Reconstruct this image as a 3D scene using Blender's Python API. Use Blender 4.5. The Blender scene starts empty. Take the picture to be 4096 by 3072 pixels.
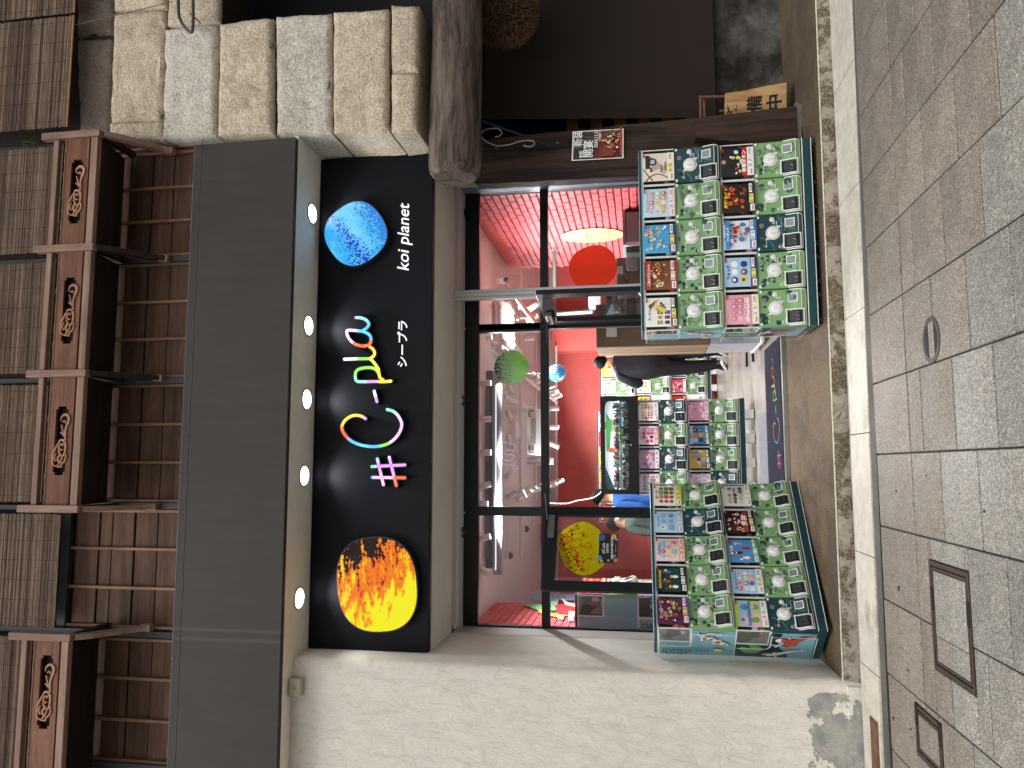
import bpy, bmesh, math, random
from mathutils import Vector, Matrix, noise
import numpy as np
random.seed(7)
S = bpy.context.scene
COL = S.collection
PI = math.pi

# ------------------------------------------------------------------ camera
F = 3077.0; CX = 2048.0; CY = 1536.0; HC = 1.27
def nrm(v): v = np.array(v, float); return v/np.linalg.norm(v)
_Y = nrm((519, 327, F)); _Z = nrm((-18460, 344, F)); _Z = nrm(_Z-_Y*(_Z@_Y)); _X = np.cross(_Y, _Z)
if _X@np.array([-25, -28900, F]) < 0: _X = -_X
RW = np.array([_X, _Y, _Z])
def at(ix, iy, Y):
    "surveying helper: where the line of sight through a photo pixel meets the vertical plane y = Y"
    r = RW@nrm((ix-CX, iy-CY, F)); t = Y/r[1]
    return Vector((r[0]*t, Y, r[2]*t+HC))
def atz(ix, iy, Z):
    r = RW@nrm((ix-CX, iy-CY, F)); t = (Z-HC)/r[2]
    return Vector((r[0]*t, r[1]*t, Z))
cam_d = bpy.data.cameras.new('camera'); cam = bpy.data.objects.new('camera', cam_d); COL.objects.link(cam)
cam_d.sensor_fit = 'HORIZONTAL'; cam_d.sensor_width = 36; cam_d.lens = F/4096*36
cam_d.clip_end = 500; cam_d.clip_start = 0.05
m = Matrix(((RW[0][0], -RW[0][1], -RW[0][2], 0), (RW[1][0], -RW[1][1], -RW[1][2], 0), (RW[2][0], -RW[2][1], -RW[2][2], HC), (0, 0, 0, 1)))
cam.matrix_world = m
S.camera = cam

# ------------------------------------------------------------------ light
w = bpy.data.worlds.new('World'); S.world = w; w.use_nodes = True
nt = w.node_tree; bg = nt.nodes['Background']
sky = nt.nodes.new('ShaderNodeTexSky'); sky.sky_type = 'NISHITA'; sky.sun_disc = False
SUN_EL = math.radians(52); SUN_AZ = math.radians(200)
sky.sun_elevation = SUN_EL; sky.sun_rotation = SUN_AZ; sky.dust_density = 3.0; sky.air_density = 1.0
hs = nt.nodes.new('ShaderNodeHueSaturation'); hs.inputs['Saturation'].default_value = 0.13
nt.links.new(sky.outputs[0], hs.inputs['Color']); nt.links.new(hs.outputs[0], bg.inputs['Color'])
bg.inputs['Strength'].default_value = 0.13
sd = bpy.data.lights.new('sun', 'SUN'); sun = bpy.data.objects.new('sun', sd); COL.objects.link(sun)
sd.energy = 0.8; sd.angle = math.radians(25); sd.color = (1, .95, .88)
sdir = Vector((math.sin(SUN_AZ)*math.cos(SUN_EL), math.cos(SUN_AZ)*math.cos(SUN_EL), math.sin(SUN_EL)))
sun.rotation_euler = sdir.to_track_quat('Z', 'Y').to_euler(); sun.location = (0, -5, 12)
S.view_settings.view_transform = 'Standard'; S.view_settings.look = 'None'
S.view_settings.gamma = 1; S.view_settings.use_curve_mapping = False
S.view_settings.exposure = 0.12
S.render.engine = 'CYCLES'
S.cycles.use_denoising = True
S.cycles.max_bounces = 8; S.cycles.transparent_max_bounces = 24; S.cycles.sample_clamp_indirect = 6
S.cycles.caustics_reflective = False; S.cycles.caustics_refractive = False

# ------------------------------------------------------------------ materials
def lin(c):
    if isinstance(c, str):
        c = tuple(int(c[i:i+2], 16)/255 for i in (0, 2, 4))
    return tuple((x/12.92 if x <= .04045 else ((x+.055)/1.055)**2.4) for x in c)
class NT:
    def __init__(s, name):
        s.m = bpy.data.materials.new(name); s.m.use_nodes = True; s.t = s.m.node_tree
        s.b = s.t.nodes['Principled BSDF']; s.out = s.t.nodes['Material Output']; s._c = None
    def n(s, typ, **kw):
        x = s.t.nodes.new(typ)
        for k, v in kw.items(): setattr(x, k, v)
        return x
    def l(s, a, b): s.t.links.new(a, b)
    def coord(s, stretch=None, rnd=False, rot=None):
        tc = s.n('ShaderNodeTexCoord'); o = tc.outputs['Object']
        if rnd:
            oi = s.n('ShaderNodeObjectInfo'); va = s.n('ShaderNodeVectorMath', operation='ADD')
            sc = s.n('ShaderNodeVectorMath', operation='SCALE'); sc.inputs['Scale'].default_value = 37
            cx = s.n('ShaderNodeCombineXYZ')
            for i in range(3): s.l(oi.outputs['Random'], cx.inputs[i])
            s.l(cx.outputs[0], sc.inputs[0]); s.l(o, va.inputs[0]); s.l(sc.outputs[0], va.inputs[1]); o = va.outputs[0]
        if stretch or rot:
            mp = s.n('ShaderNodeMapping')
            if stretch: mp.inputs['Scale'].default_value = stretch
            if rot: mp.inputs['Rotation'].default_value = rot
            s.l(o, mp.inputs[0]); o = mp.outputs[0]
        return o
    def noise(s, co, scale, detail=4, rough=.6, dist=0):
        x = s.n('ShaderNodeTexNoise'); s.l(co, x.inputs['Vector'])
        x.inputs['Scale'].default_value = scale; x.inputs['Detail'].default_value = detail
        x.inputs['Roughness'].default_value = rough; x.inputs['Distortion'].default_value = dist
        return x.outputs['Fac']
    def mr(s, v, a, b, c, d, smooth=False):
        x = s.n('ShaderNodeMapRange'); s.l(v, x.inputs[0])
        if smooth: x.interpolation_type = 'SMOOTHSTEP'
        for i, q in enumerate((a, b, c, d)): x.inputs[i+1].default_value = q
        return x.outputs[0]
    def mix(s, f, a, b, bt='MIX'):
        x = s.n('ShaderNodeMix', data_type='RGBA', blend_type=bt)
        if isinstance(f, (int, float)): x.inputs[0].default_value = f
        else: s.l(f, x.inputs[0])
        for i, q in ((6, a), (7, b)):
            if isinstance(q, (tuple, list)): x.inputs[i].default_value = (*q[:3], 1)
            else: s.l(q, x.inputs[i])
        return x.outputs[2]
    def mul(s, col, fac):
        x = s.n('ShaderNodeVectorMath', operation='SCALE')
        s.l(col, x.inputs[0]); s.l(fac, x.inputs['Scale']); return x.outputs[0]
    def bump(s, h, strength, dist=.01):
        x = s.n('ShaderNodeBump'); s.l(h, x.inputs['Height'])
        x.inputs['Strength'].default_value = strength; x.inputs['Distance'].default_value = dist
        s.l(x.outputs[0], s.b.inputs['Normal'])
MC = {}
def M(name, col, rough=.6, metal=0, var=(), bump=None, stretch=None, tint=0, mixc=None, emit=None, coat=0, spec=.35):
    """procedural surface: base colour, noise variation [(scale, amount)], relief (scale, strength, metres), tint = per-object spread,
    mixc = (colour, scale, lo, hi) blotches of a second colour"""
    if name in MC: return MC[name]
    k = NT(name); b = k.b; c = lin(col) if isinstance(col, str) else col
    b.inputs['Roughness'].default_value = rough; b.inputs['Metallic'].default_value = metal; b.inputs['Specular IOR Level'].default_value = spec
    if coat: b.inputs['Coat Weight'].default_value = coat; b.inputs['Coat Roughness'].default_value = .08
    co = k.coord(stretch, rnd=tint > 0)
    rgb = k.n('ShaderNodeRGB'); rgb.outputs[0].default_value = (*c, 1); cur = rgb.outputs[0]
    if mixc:
        for (c2, sc, lo, hi) in (mixc if isinstance(mixc, list) else [mixc]):
            f = k.mr(k.noise(co, sc, 6, .65), lo, hi, 0, 1, True)
            cur = k.mix(f, cur, lin(c2) if isinstance(c2, str) else c2)
    for sc, am in var:
        cur = k.mul(cur, k.mr(k.noise(co, sc, 5, .65), .3, .7, 1-am, 1+am))
    if tint:
        oi = k.n('ShaderNodeObjectInfo'); cur = k.mul(cur, k.mr(oi.outputs['Random'], 0, 1, 1-tint, 1+tint))
    k.l(cur, b.inputs['Base Color'])
    if bump: k.bump(k.noise(co, bump[0], 6, .6), bump[1], bump[2])
    if emit:
        b.inputs['Emission Color'].default_value = (*c, 1); b.inputs['Emission Strength'].default_value = emit
    MC[name] = k.m; return k.m
def wood(name, c1, c2, axis=0, tint=.12, rough=.65, gs=9, knots=True):
    if name in MC: return MC[name]
    k = NT(name); st = [14, 14, 14]; st[axis] = .9
    co = k.coord(tuple(st), rnd=True)
    f = k.noise(co, 1.0, 8, .62, .6); f = k.mr(f, .32, .68, 0, 1, True)
    cur = k.mix(f, lin(c1), lin(c2))
    co2 = k.coord(tuple(x*gs for x in st), rnd=True); cur = k.mul(cur, k.mr(k.noise(co2, 1.2, 4), .3, .7, .78, 1.15))
    co3 = k.coord(rnd=True); cur = k.mul(cur, k.mr(k.noise(co3, 2.2, 4), .3, .7, .8, 1.15))
    oi = k.n('ShaderNodeObjectInfo'); cur = k.mul(cur, k.mr(oi.outputs['Random'], 0, 1, 1-tint, 1+tint))
    k.l(cur, k.b.inputs['Base Color']); k.b.inputs['Roughness'].default_value = rough
    k.b.inputs['Specular IOR Level'].default_value = .2; k.bump(f, .35, .004); MC[name] = k.m; return k.m
def attr_mat(name, rough=.4, emit=0, coat=0, var=0, alpha=None):
    if name in MC: return MC[name]
    k = NT(name); a = k.n('ShaderNodeAttribute', attribute_name='Col'); c = a.outputs['Color']
    if var: c = k.mul(c, k.mr(k.noise(k.coord(), 30, 4), .3, .7, 1-var, 1+var))
    k.l(c, k.b.inputs['Base Color']); k.b.inputs['Roughness'].default_value = rough
    if coat: k.b.inputs['Coat Weight'].default_value = coat; k.b.inputs['Coat Roughness'].default_value = .05
    if emit: k.l(c, k.b.inputs['Emission Color']); k.b.inputs['Emission Strength'].default_value = emit
    if alpha: k.b.inputs['Alpha'].default_value = alpha
    MC[name] = k.m; return k.m
def glass(name, tint=(1, 1, 1), gloss=1.0, rough=.02, op=0.0, opc=(1, 1, 1)):
    "thin pane: lets light straight through, mirrors a little by Fresnel"
    if name in MC: return MC[name]
    k = NT(name); t = k.n('ShaderNodeBsdfTransparent'); t.inputs[0].default_value = (*tint, 1)
    g = k.n('ShaderNodeBsdfGlossy'); g.inputs['Roughness'].default_value = rough
    fr = k.n('ShaderNodeFresnel'); fr.inputs[0].default_value = 1.45
    mx = k.n('ShaderNodeMixShader'); mm = k.n('ShaderNodeMath', operation='MULTIPLY'); mm.inputs[1].default_value = gloss
    k.l(fr.outputs[0], mm.inputs[0]); k.l(mm.outputs[0], mx.inputs[0]); k.l(t.outputs[0], mx.inputs[1]); k.l(g.outputs[0], mx.inputs[2])
    res = mx.outputs[0]
    if op:
        d = k.n('ShaderNodeBsdfDiffuse'); d.inputs[0].default_value = (*opc, 1)
        m2 = k.n('ShaderNodeMixShader'); m2.inputs[0].default_value = op; k.l(res, m2.inputs[1]); k.l(d.outputs[0], m2.inputs[2]); res = m2.outputs[0]
    k.l(res, k.out.inputs['Surface']); MC[name] = k.m; return k.m

# ------------------------------------------------------------------ mesh helpers
class MB:
    def __init__(s): s.v = []; s.f = []; s.c = []; s.mi = []; s.mats = []; s.smooth = False; s.cur = 0; s.col = (1, 1, 1)
    def add(s, vs, fs, mi=None):
        o = len(s.v); s.v += [tuple(v) for v in vs]; s.c += [s.col]*len(vs)
        for f in fs: s.f.append(tuple(i+o for i in f)); s.mi.append(s.cur if mi is None else mi)
        return s
    def box(s, x0, x1, y0, y1, z0, z1):
        return s.add([(x0, y0, z0), (x1, y0, z0), (x1, y1, z0), (x0, y1, z0), (x0, y0, z1), (x1, y0, z1), (x1, y1, z1), (x0, y1, z1)],
                     [(0, 3, 2, 1), (4, 5, 6, 7), (0, 1, 5, 4), (1, 2, 6, 5), (2, 3, 7, 6), (3, 0, 4, 7)])
    def bbox(s, x0, x1, y0, y1, z0, z1, r=.005, seg=2):
        bm = bmesh.new(); bmesh.ops.create_cube(bm, size=1)
        for v in bm.verts: v.co = Vector(((x0+x1)/2+v.co.x*(x1-x0), (y0+y1)/2+v.co.y*(y1-y0), (z0+z1)/2+v.co.z*(z1-z0)))
        bmesh.ops.bevel(bm, geom=bm.edges[:], offset=r, segments=seg, affect='EDGES', profile=.5)
        return s.bm(bm)
    def bm(s, bm):
        bm.verts.ensure_lookup_table(); bm.verts.index_update()
        s.add([v.co for v in bm.verts], [[v.index for v in f.verts] for f in bm.faces]); bm.free(); return s
    def quadbar(s, p, q, wv, hv):
        "bar from p to q with half-width vectors"
        p, q, wv, hv = map(Vector, (p, q, wv, hv)); vs = []
        for c in (p, q): vs += [c-wv-hv, c+wv-hv, c+wv+hv, c-wv+hv]
        return s.add(vs, [(3, 2, 1, 0), (4, 5, 6, 7), (0, 1, 5, 4), (1, 2, 6, 5), (2, 3, 7, 6), (3, 0, 4, 7)])
    def tube(s, path, r, n=8, cap=True):
        path = [Vector(p) for p in path]; vs = []; fs = []; prev = None
        for i, p in enumerate(path):
            t = (path[min(i+1, len(path)-1)]-path[max(i-1, 0)])
            t = t.normalized() if t.length else Vector((0, 0, 1))
            a = t.orthogonal().normalized() if prev is None else (prev-t*prev.dot(t)).normalized()
            prev = a; b = t.cross(a); rr = r[i] if isinstance(r, (list, tuple)) else r
            for k in range(n): an = 2*PI*k/n; vs.append(p+a*math.cos(an)*rr+b*math.sin(an)*rr)
        for i in range(len(path)-1):
            for k in range(n): fs.append((i*n+k, i*n+(k+1) % n, (i+1)*n+(k+1) % n, (i+1)*n+k))
        if cap: fs.append(tuple(range(n))[::-1]); fs.append(tuple((len(path)-1)*n+k for k in range(n)))
        return s.add(vs, fs)
    def lathe(s, prof, n=24, M4=None):
        "prof: (r, z) pairs round z; M4 places it"
        vs = []; fs = []
        for r, z in prof:
            for k in range(n):
                v = Vector((r*math.cos(2*PI*k/n), r*math.sin(2*PI*k/n), z)); vs.append(M4@v if M4 else v)
        for i in range(len(prof)-1):
            for k in range(n): fs.append((i*n+k, i*n+(k+1) % n, (i+1)*n+(k+1) % n, (i+1)*n+k))
        fs.append(tuple(range(n))[::-1]); fs.append(tuple((len(prof)-1)*n+k for k in range(n)))
        return s.add(vs, fs)
    def prism(s, poly, mapf, d0, d1):
        "closed solid from a 2D outline; mapf(u, v, d) -> point"
        n = len(poly); vs = [mapf(u, v, d0) for u, v in poly]+[mapf(u, v, d1) for u, v in poly]
        return s.add(vs, [tuple(range(n)), tuple(range(2*n-1, n-1, -1))]+[(i, (i+1) % n, n+(i+1) % n, n+i) for i in range(n)])
    def grid(s, nu, nv, fn):
        vs = [fn(i/nu, j/nv) for j in range(nv+1) for i in range(nu+1)]
        return s.add(vs, [(j*(nu+1)+i, j*(nu+1)+i+1, (j+1)*(nu+1)+i+1, (j+1)*(nu+1)+i) for j in range(nv) for i in range(nu)])
    def mesh(s, name, mats, smooth=None, recalc=True):
        me = bpy.data.meshes.new(name); me.from_pydata(s.v, [], s.f); me.update()
        for q in (mats if isinstance(mats, (list, tuple)) else [mats]): me.materials.append(q)
        me.polygons.foreach_set('material_index', s.mi)
        ca = me.color_attributes.new('Col', 'FLOAT_COLOR', 'POINT')
        ca.data.foreach_set('color', np.array([(*c[:3], 1) for c in s.c], dtype=np.float32).ravel())
        if recalc:
            bm = bmesh.new(); bm.from_mesh(me); bmesh.ops.recalc_face_normals(bm, faces=bm.faces[:]); bm.to_mesh(me); bm.free()
        if smooth or s.smooth:
            me.polygons.foreach_set('use_smooth', [True]*len(me.polygons))
            try: me.set_sharp_from_angle(angle=math.radians(smooth if smooth and smooth > 1 else 40))
            except Exception: pass
        me.update(); return me
def put(name, me, parent=None, loc=None, kind=None, label=None):
    o = bpy.data.objects.new(name, me); COL.objects.link(o)
    if parent: o.parent = parent
    if loc is not None: o.location = loc
    if kind: o['kind'] = kind
    if label: o['label'] = label
    return o
def part(name, mb, mat, parent=None, smooth=None, kind=None, label=None, loc=None):
    return put(name, mb.mesh(name, mat, smooth), parent, loc, kind, label)
def thing(name, label, cat, loc=(0, 0, 0), rz=0, group=None, sc=1):
    o = bpy.data.objects.new(name, None); COL.objects.link(o); o.empty_display_size = .1
    o.location = loc; o.rotation_euler = (0, 0, rz); o.scale = (sc, sc, sc); return tag(o, label, cat, group)
def tag(o, label, cat, group=None):
    o['label'] = label; o['category'] = cat
    if group: o['group'] = group
    return o
def box(x0, x1, y0, y1, z0, z1): return MB().box(x0, x1, y0, y1, z0, z1)
def origin(o, p):
    "move a world-built mesh's origin to p"
    p = Vector(p); o.data.transform(Matrix.Translation(-p)); o.location = p; return o

# flat print: coloured shapes stacked 0.4 mm apart on a surface
class PR:
    def __init__(s, mapf, step=.0004): s.f = mapf; s.mb = MB(); s.k = 0; s.step = step
    def poly(s, pts, col, up=True):
        s.mb.col = lin(col) if isinstance(col, str) else col
        if up: s.k += 1
        s.mb.add([s.f(u, v, .0006+s.k*s.step) for u, v in pts], [tuple(range(len(pts)))])
    def rect(s, u0, v0, u1, v1, col, up=True): s.poly([(u0, v0), (u1, v0), (u1, v1), (u0, v1)], col, up)
    def circ(s, u, v, r, col, n=16, ry=None, rot=0, a0=0, a1=2*PI, up=True):
        ry = ry or r; pts = []; full = abs(a1-a0-2*PI) < 1e-6
        for i in range(n+(0 if full else 1)):
            a = a0+(a1-a0)*i/n; x = r*math.cos(a); y = ry*math.sin(a)
            pts.append((u+x*math.cos(rot)-y*math.sin(rot), v+x*math.sin(rot)+y*math.cos(rot)))
        if not full: pts.append((u, v))
        s.poly(pts, col, up)
    def stroke(s, pts, wd, col, up=True):
        if up: s.k += 1
        s.mb.col = lin(col) if isinstance(col, str) else col
        s.mb.add(*ribbon(pts, wd, lambda u, v: s.f(u, v, .0006+s.k*s.step)))
    def text(s, txt, u, v, size, col, rot=0, align='c', bold=0, shear=0, sx=1, up=True):
        if up: s.k += 1
        s.mb.col = lin(col) if isinstance(col, str) else col
        vs, fs, x0, x1 = text_geo(txt, bold, shear)
        ox = -(x0+x1)/2 if align == 'c' else -x0
        out = []
        for x, y in vs:
            x = (x+ox)*size*sx; y = y*size
            out.append(s.f(u+x*math.cos(rot)-y*math.sin(rot), v+x*math.sin(rot)+y*math.cos(rot), .0006+s.k*s.step))
        s.mb.add(out, fs)
    def done(s, name, parent=None, mat=None, loc=None, label=None):
        return put(name, s.mb.mesh(name, mat or PRINT, recalc=False), parent, loc, None, label)
def ribbon(pts, wd, f):
    P = [Vector(p) for p in pts]; n = len(P); vs = []; fs = []
    for i, p in enumerate(P):
        t = (P[min(i+1, n-1)]-P[max(i-1, 0)]); t = t.normalized() if t.length else Vector((1, 0)); q = Vector((-t.y, t.x))
        ww = (wd[i] if isinstance(wd, (list, tuple)) else wd)/2
        vs += [f(*(p+q*ww)), f(*(p-q*ww))]
    for i in range(n-1): fs.append((2*i, 2*i+1, 2*i+3, 2*i+2))
    return vs, fs
_tc = {}
def text_geo(txt, bold=0, shear=0):
    k = (txt, bold, shear)
    if k in _tc: return _tc[k]
    cu = bpy.data.curves.new('glyphs', 'FONT'); cu.body = txt; cu.size = 1; cu.offset = bold; cu.shear = shear; cu.resolution_u = 3
    cu.fill_mode = 'FRONT'
    o = bpy.data.objects.new('glyphs', cu); COL.objects.link(o)
    dg = bpy.context.evaluated_depsgraph_get(); ev = o.evaluated_get(dg); me = ev.to_mesh()
    vs = [(v.co.x, v.co.y) for v in me.vertices]; fs = [tuple(p.vertices) for p in me.polygons]
    ev.to_mesh_clear(); bpy.data.objects.remove(o); bpy.data.curves.remove(cu)
    xs = [v[0] for v in vs] or [0]; _tc[k] = (vs, fs, min(xs), max(xs)); return _tc[k]
def spline(pts, n=5, closed=False):
    "Catmull-Rom through 2D/3D points"
    P = [Vector(p) for p in pts]; out = []; N = len(P)
    g = (lambda i: P[i % N]) if closed else (lambda i: P[max(0, min(N-1, i))])
    for i in range(N if closed else N-1):
        a, b, c, d = g(i-1), g(i), g(i+1), g(i+2)
        for k in range(n):
            t = k/n; out.append(.5*((2*b)+(c-a)*t+(2*a-5*b+4*c-d)*t*t+(3*b-a-3*c+d)*t**3))
    if not closed: out.append(P[-1])
    return out
def film(name):
    "printed window film: half of the light behind it glows through"
    if name in MC: return MC[name]
    k = NT(name); a = k.n('ShaderNodeAttribute', attribute_name='Col'); d = k.n('ShaderNodeBsdfDiffuse'); t_ = k.n('ShaderNodeBsdfTranslucent'); x = k.n('ShaderNodeBsdfTransparent')
    for q in (d, t_, x): k.l(a.outputs['Color'], q.inputs[0])
    m1 = k.n('ShaderNodeMixShader'); m1.inputs[0].default_value = .65; k.l(d.outputs[0], m1.inputs[1]); k.l(t_.outputs[0], m1.inputs[2])
    m2 = k.n('ShaderNodeMixShader'); m2.inputs[0].default_value = .3; k.l(m1.outputs[0], m2.inputs[1]); k.l(x.outputs[0], m2.inputs[2]); k.l(m2.outputs[0], k.out.inputs['Surface']); MC[name] = k.m; return k.m
PRINT = attr_mat('printed_ink', .38, coat=.3)
PRINT_MATT = attr_mat('printed_paper', .7)

def Z1(a, b): return (a*.5425, b*.5425)
def Z2(a, b): return (1800+a*.4822, 500+b*.4822)
def Z3(a, b): return (1800+a*.4822, 1200+b*.4822)
def Z4(a, b): return (1800+a*.4822, 1900+b*.4822)
def Z5(a, b): return (1100+a*.5425, 500+b*.5425)
def Z6(a, b): return (1100+a*.5425, 1200+b*.5425)
def Z7(a, b): return (1100+a*.5425, 2000+b*.5425)

# ================================================================== the ground
ZP = -0.095   # street level; the shop's apron is z = 0, the shop floor z = .085
ZF = 0.085
def paver_mat(name, c, dark, light):
    k = NT(name); co = k.coord(rnd=True)
    rgb = k.n('ShaderNodeRGB'); rgb.outputs[0].default_value = (*lin(c), 1); cur = rgb.outputs[0]
    v = k.n('ShaderNodeTexVoronoi'); v.inputs['Scale'].default_value = 230; k.l(co, v.inputs['Vector'])
    s1 = k.n('ShaderNodeSeparateColor'); k.l(v.outputs['Color'], s1.inputs[0])
    cur = k.mix(k.mr(s1.outputs[0], .62, .8, 0, .75), cur, lin(dark)); cur = k.mix(k.mr(s1.outputs[1], .72, .85, 0, .7), cur, lin(light))
    v2 = k.n('ShaderNodeTexVoronoi'); v2.inputs['Scale'].default_value = 110; k.l(co, v2.inputs['Vector'])
    s2 = k.n('ShaderNodeSeparateColor'); k.l(v2.outputs['Color'], s2.inputs[0])
    cur = k.mul(cur, k.mr(s2.outputs[0], 0, 1, .8, 1.22))
    co3 = k.coord(); cur = k.mul(cur, k.mr(k.noise(co3, 1.3, 6, .7), .3, .7, .8, 1.15)); cur = k.mul(cur, k.mr(k.noise(co3, 7, 5, .7), .3, .7, .88, 1.1))
    oi = k.n('ShaderNodeObjectInfo'); cur = k.mul(cur, k.mr(oi.outputs['Random'], 0, 1, .9, 1.1))
    k.l(cur, k.b.inputs['Base Color']); k.l(k.mr(k.noise(co3, 3, 4), .3, .7, .5, .8), k.b.inputs['Roughness'])
    k.bump(s2.outputs[0], .25, .002); MC[name] = k.m; return k.m
P_BROWN = paver_mat('brown_granite', '8a8074', '5a5149', 'b6ab9d')
P_GREY = paver_mat('grey_granite', '948f86', '59564f', 'cdc8be')
CONC = M('concrete_dark', '5f5d58', .85, var=((3, .3), (40, .25)), bump=(90, .5, .004))
pav = part('pavement', box(-14, 14, -14, 4.80, ZP-.3, ZP-.008), M('joint_mortar', '38332f', .9, var=((20, .3),)), kind='structure')
pitch = 0.4148; x00 = 0.0655
def px_shift(x, y): return x+0.018*(y-4.25)*(x-.2)*.3
pv_cache = {}
def paver(x0, x1, y0, y1, mat):
    wx, wy = round(x1-x0, 3), round(y1-y0, 3); key = (wx, wy, mat.name)
    if key not in pv_cache:
        hx, hy, g, b = wx/2-.0042, wy/2-.0065, .0, .003
        vs = [(-hx, -hy, -.03), (hx, -hy, -.03), (hx, hy, -.03), (-hx, hy, -.03), (-hx, -hy, -b), (hx, -hy, -b), (hx, hy, -b), (-hx, hy, -b),
              (-hx+b, -hy+b, 0), (hx-b, -hy+b, 0), (hx-b, hy-b, 0), (-hx+b, hy-b, 0)]
        fs = [(0, 1, 5, 4), (1, 2, 6, 5), (2, 3, 7, 6), (3, 0, 4, 7), (4, 5, 9, 8), (5, 6, 10, 9), (6, 7, 11, 10), (7, 4, 8, 11), (8, 9, 10, 11)]
        pv_cache[key] = MB().add(vs, fs).mesh('paving_stone', mat)
    o = put('paving_stone', pv_cache[key], pav, ((x0+x1)/2, (y0+y1)/2, ZP+random.uniform(-.0012, .0012)))
    o.rotation_euler = (random.uniform(-.002, .002), random.uniform(-.002, .002), 0)
HOLES = [(-0.965, -0.452, 3.62, 4.09), (-1.47, -1.212, 4.043, 4.41)]
def clip(x0, x1, y0, y1):
    "cut a rectangle round the access covers"
    R = [(x0, x1, y0, y1)]
    for hx0, hx1, hy0, hy1 in HOLES:
        N = []
        for a, b, c, d in R:
            if b <= hx0 or a >= hx1 or d <= hy0 or c >= hy1: N.append((a, b, c, d)); continue
            if c < hy0: N.append((a, b, c, hy0))
            if d > hy1: N.append((a, b, hy1, d))
            cc, dd = max(c, hy0), min(d, hy1)
            if a < hx0: N.append((a, hx0, cc, dd))
            if b > hx1: N.append((hx1, b, cc, dd))
        R = N
    return [r for r in R if r[1]-r[0] > .02 and r[3]-r[2] > .02]
for c in range(-7, 10):
    x0 = x00+pitch*c; x1 = x0+pitch
    for r in clip(x0, x1, 4.256, 4.845): paver(*r, P_BROWN)
    border = 3.66-.2*(c) if c >= -2 else 4.09-.2*(-c-2)       # brown behind, grey in front: a V-shaped edge
    ys = [4.25]; y = border
    js = []
    yy = border
    while yy < 4.245: yy += .4
    y = yy-.4
    while y > 1.2: js.append(y); y -= .4
    edges = [4.25]+js
    for a, b in zip(edges, edges[1:]):
        if a-b < .03: continue
        for r in clip(x0, x1, b, a): paver(*r, P_BROWN if (a+b)/2 > border else P_GREY)
road = part('street', box(-14, 14, -14, 1.2, ZP-.005, ZP), P_GREY, kind='structure')
# gutter, granite kerb, apron
gut = MB(); gut.grid(30, 1, lambda u, v: (-4+9*u, 4.85-.025*(-4+9*u-.6)+v*.11, ZP-.006)); 
part('gutter', gut, CONC, kind='structure')
KERB = M('pale_granite_kerb', 'd2cbbd', .7, var=((2, .12), (14, .15), (160, .25)), bump=(150, .5, .003), mixc=('8f8778', 1.6, .56, .75))
kerb = part('kerb', box(-4, 5, 5.0, 5.3, ZP-.2, ZP-.06), CONC, kind='structure')
kx = [-4, -3.3, -2.4, -1.25, -.55, .2, .97, 1.76, 2.55, 3.4, 4.3, 5]
for a, b in zip(kx, kx[1:]):
    mb = MB(); f = lambda x: 4.965-.033*(x-.55)
    a2, b2 = a+.003, b-.003; h = ZP+.004+random.uniform(-.002, .002)
    vs = [(a2, f(a2), ZP-.06), (b2, f(b2), ZP-.06), (b2-.06*0, 5.40, ZP-.06), (a2, 5.40, ZP-.06), (a2, f(a2), h-.004), (b2, f(b2), h-.004), (b2, 5.40, h), (a2, 5.40, h)]
    part('kerb_stone', mb.add(vs, [(0, 3, 2, 1), (4, 5, 6, 7), (0, 1, 5, 4), (1, 2, 6, 5), (2, 3, 7, 6), (3, 0, 4, 7)]), KERB, kerb)
def apron_mat():
    k = NT('brown_aggregate'); co = k.coord(); rgb = k.n('ShaderNodeRGB'); rgb.outputs[0].default_value = (*lin('66553f'), 1); cur = rgb.outputs[0]
    cur = k.mix(k.mr(k.noise(co, 2.2, 7, .7, .4), .42, .62, 0, .8, True), cur, lin('4c4035'))
    cur = k.mix(k.mr(k.noise(co, 1.1, 5, .6), .55, .72, 0, .6, True), cur, lin('7a6750'))
    v = k.n('ShaderNodeTexVoronoi'); v.inputs['Scale'].default_value = 190; k.l(co, v.inputs['Vector'])
    s1 = k.n('ShaderNodeSeparateColor'); k.l(v.outputs['Color'], s1.inputs[0]); cur = k.mul(cur, k.mr(s1.outputs[0], 0, 1, .6, 1.4))
    k.l(cur, k.b.inputs['Base Color']); k.b.inputs['Roughness'].default_value = .85; k.bump(v.outputs['Distance'], .6, .004); return k.m
AP = apron_mat()
def worn_face():
    k = NT('worn_pebbled_face'); co = k.coord()
    v = k.n('ShaderNodeTexVoronoi'); v.inputs['Scale'].default_value = 120; k.l(co, v.inputs['Vector'])
    s1 = k.n('ShaderNodeSeparateColor'); k.l(v.outputs['Color'], s1.inputs[0])
    peb = k.mix(k.mr(s1.outputs[0], .2, .8, 0, 1), lin('54493c'), lin('8a7b66'))
    f = k.mr(k.noise(co, 5.5, 7, .7, .5), .47, .55, 0, 1, True)
    cur = k.mix(f, peb, lin('a89f90')); cur = k.mul(cur, k.mr(k.noise(co, 30, 5), .3, .7, .75, 1.15))
    rx = k.mr(k.noise(co, 3.1, 3, .5), .68, .72, 0, .6); cur = k.mix(rx, cur, lin('7d4e30'))
    k.l(cur, k.b.inputs['Base Color']); k.b.inputs['Roughness'].default_value = .9; k.bump(k.noise(co, 60, 6), .8, .008); return k.m
WF = worn_face()
ap = MB(); nx = 120
fy = lambda x: 5.45-.02*(x-.6)+.004*noise.noise(Vector((x*6, 0, 0)))+.002*noise.noise(Vector((x*37, 3, 0)))
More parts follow.
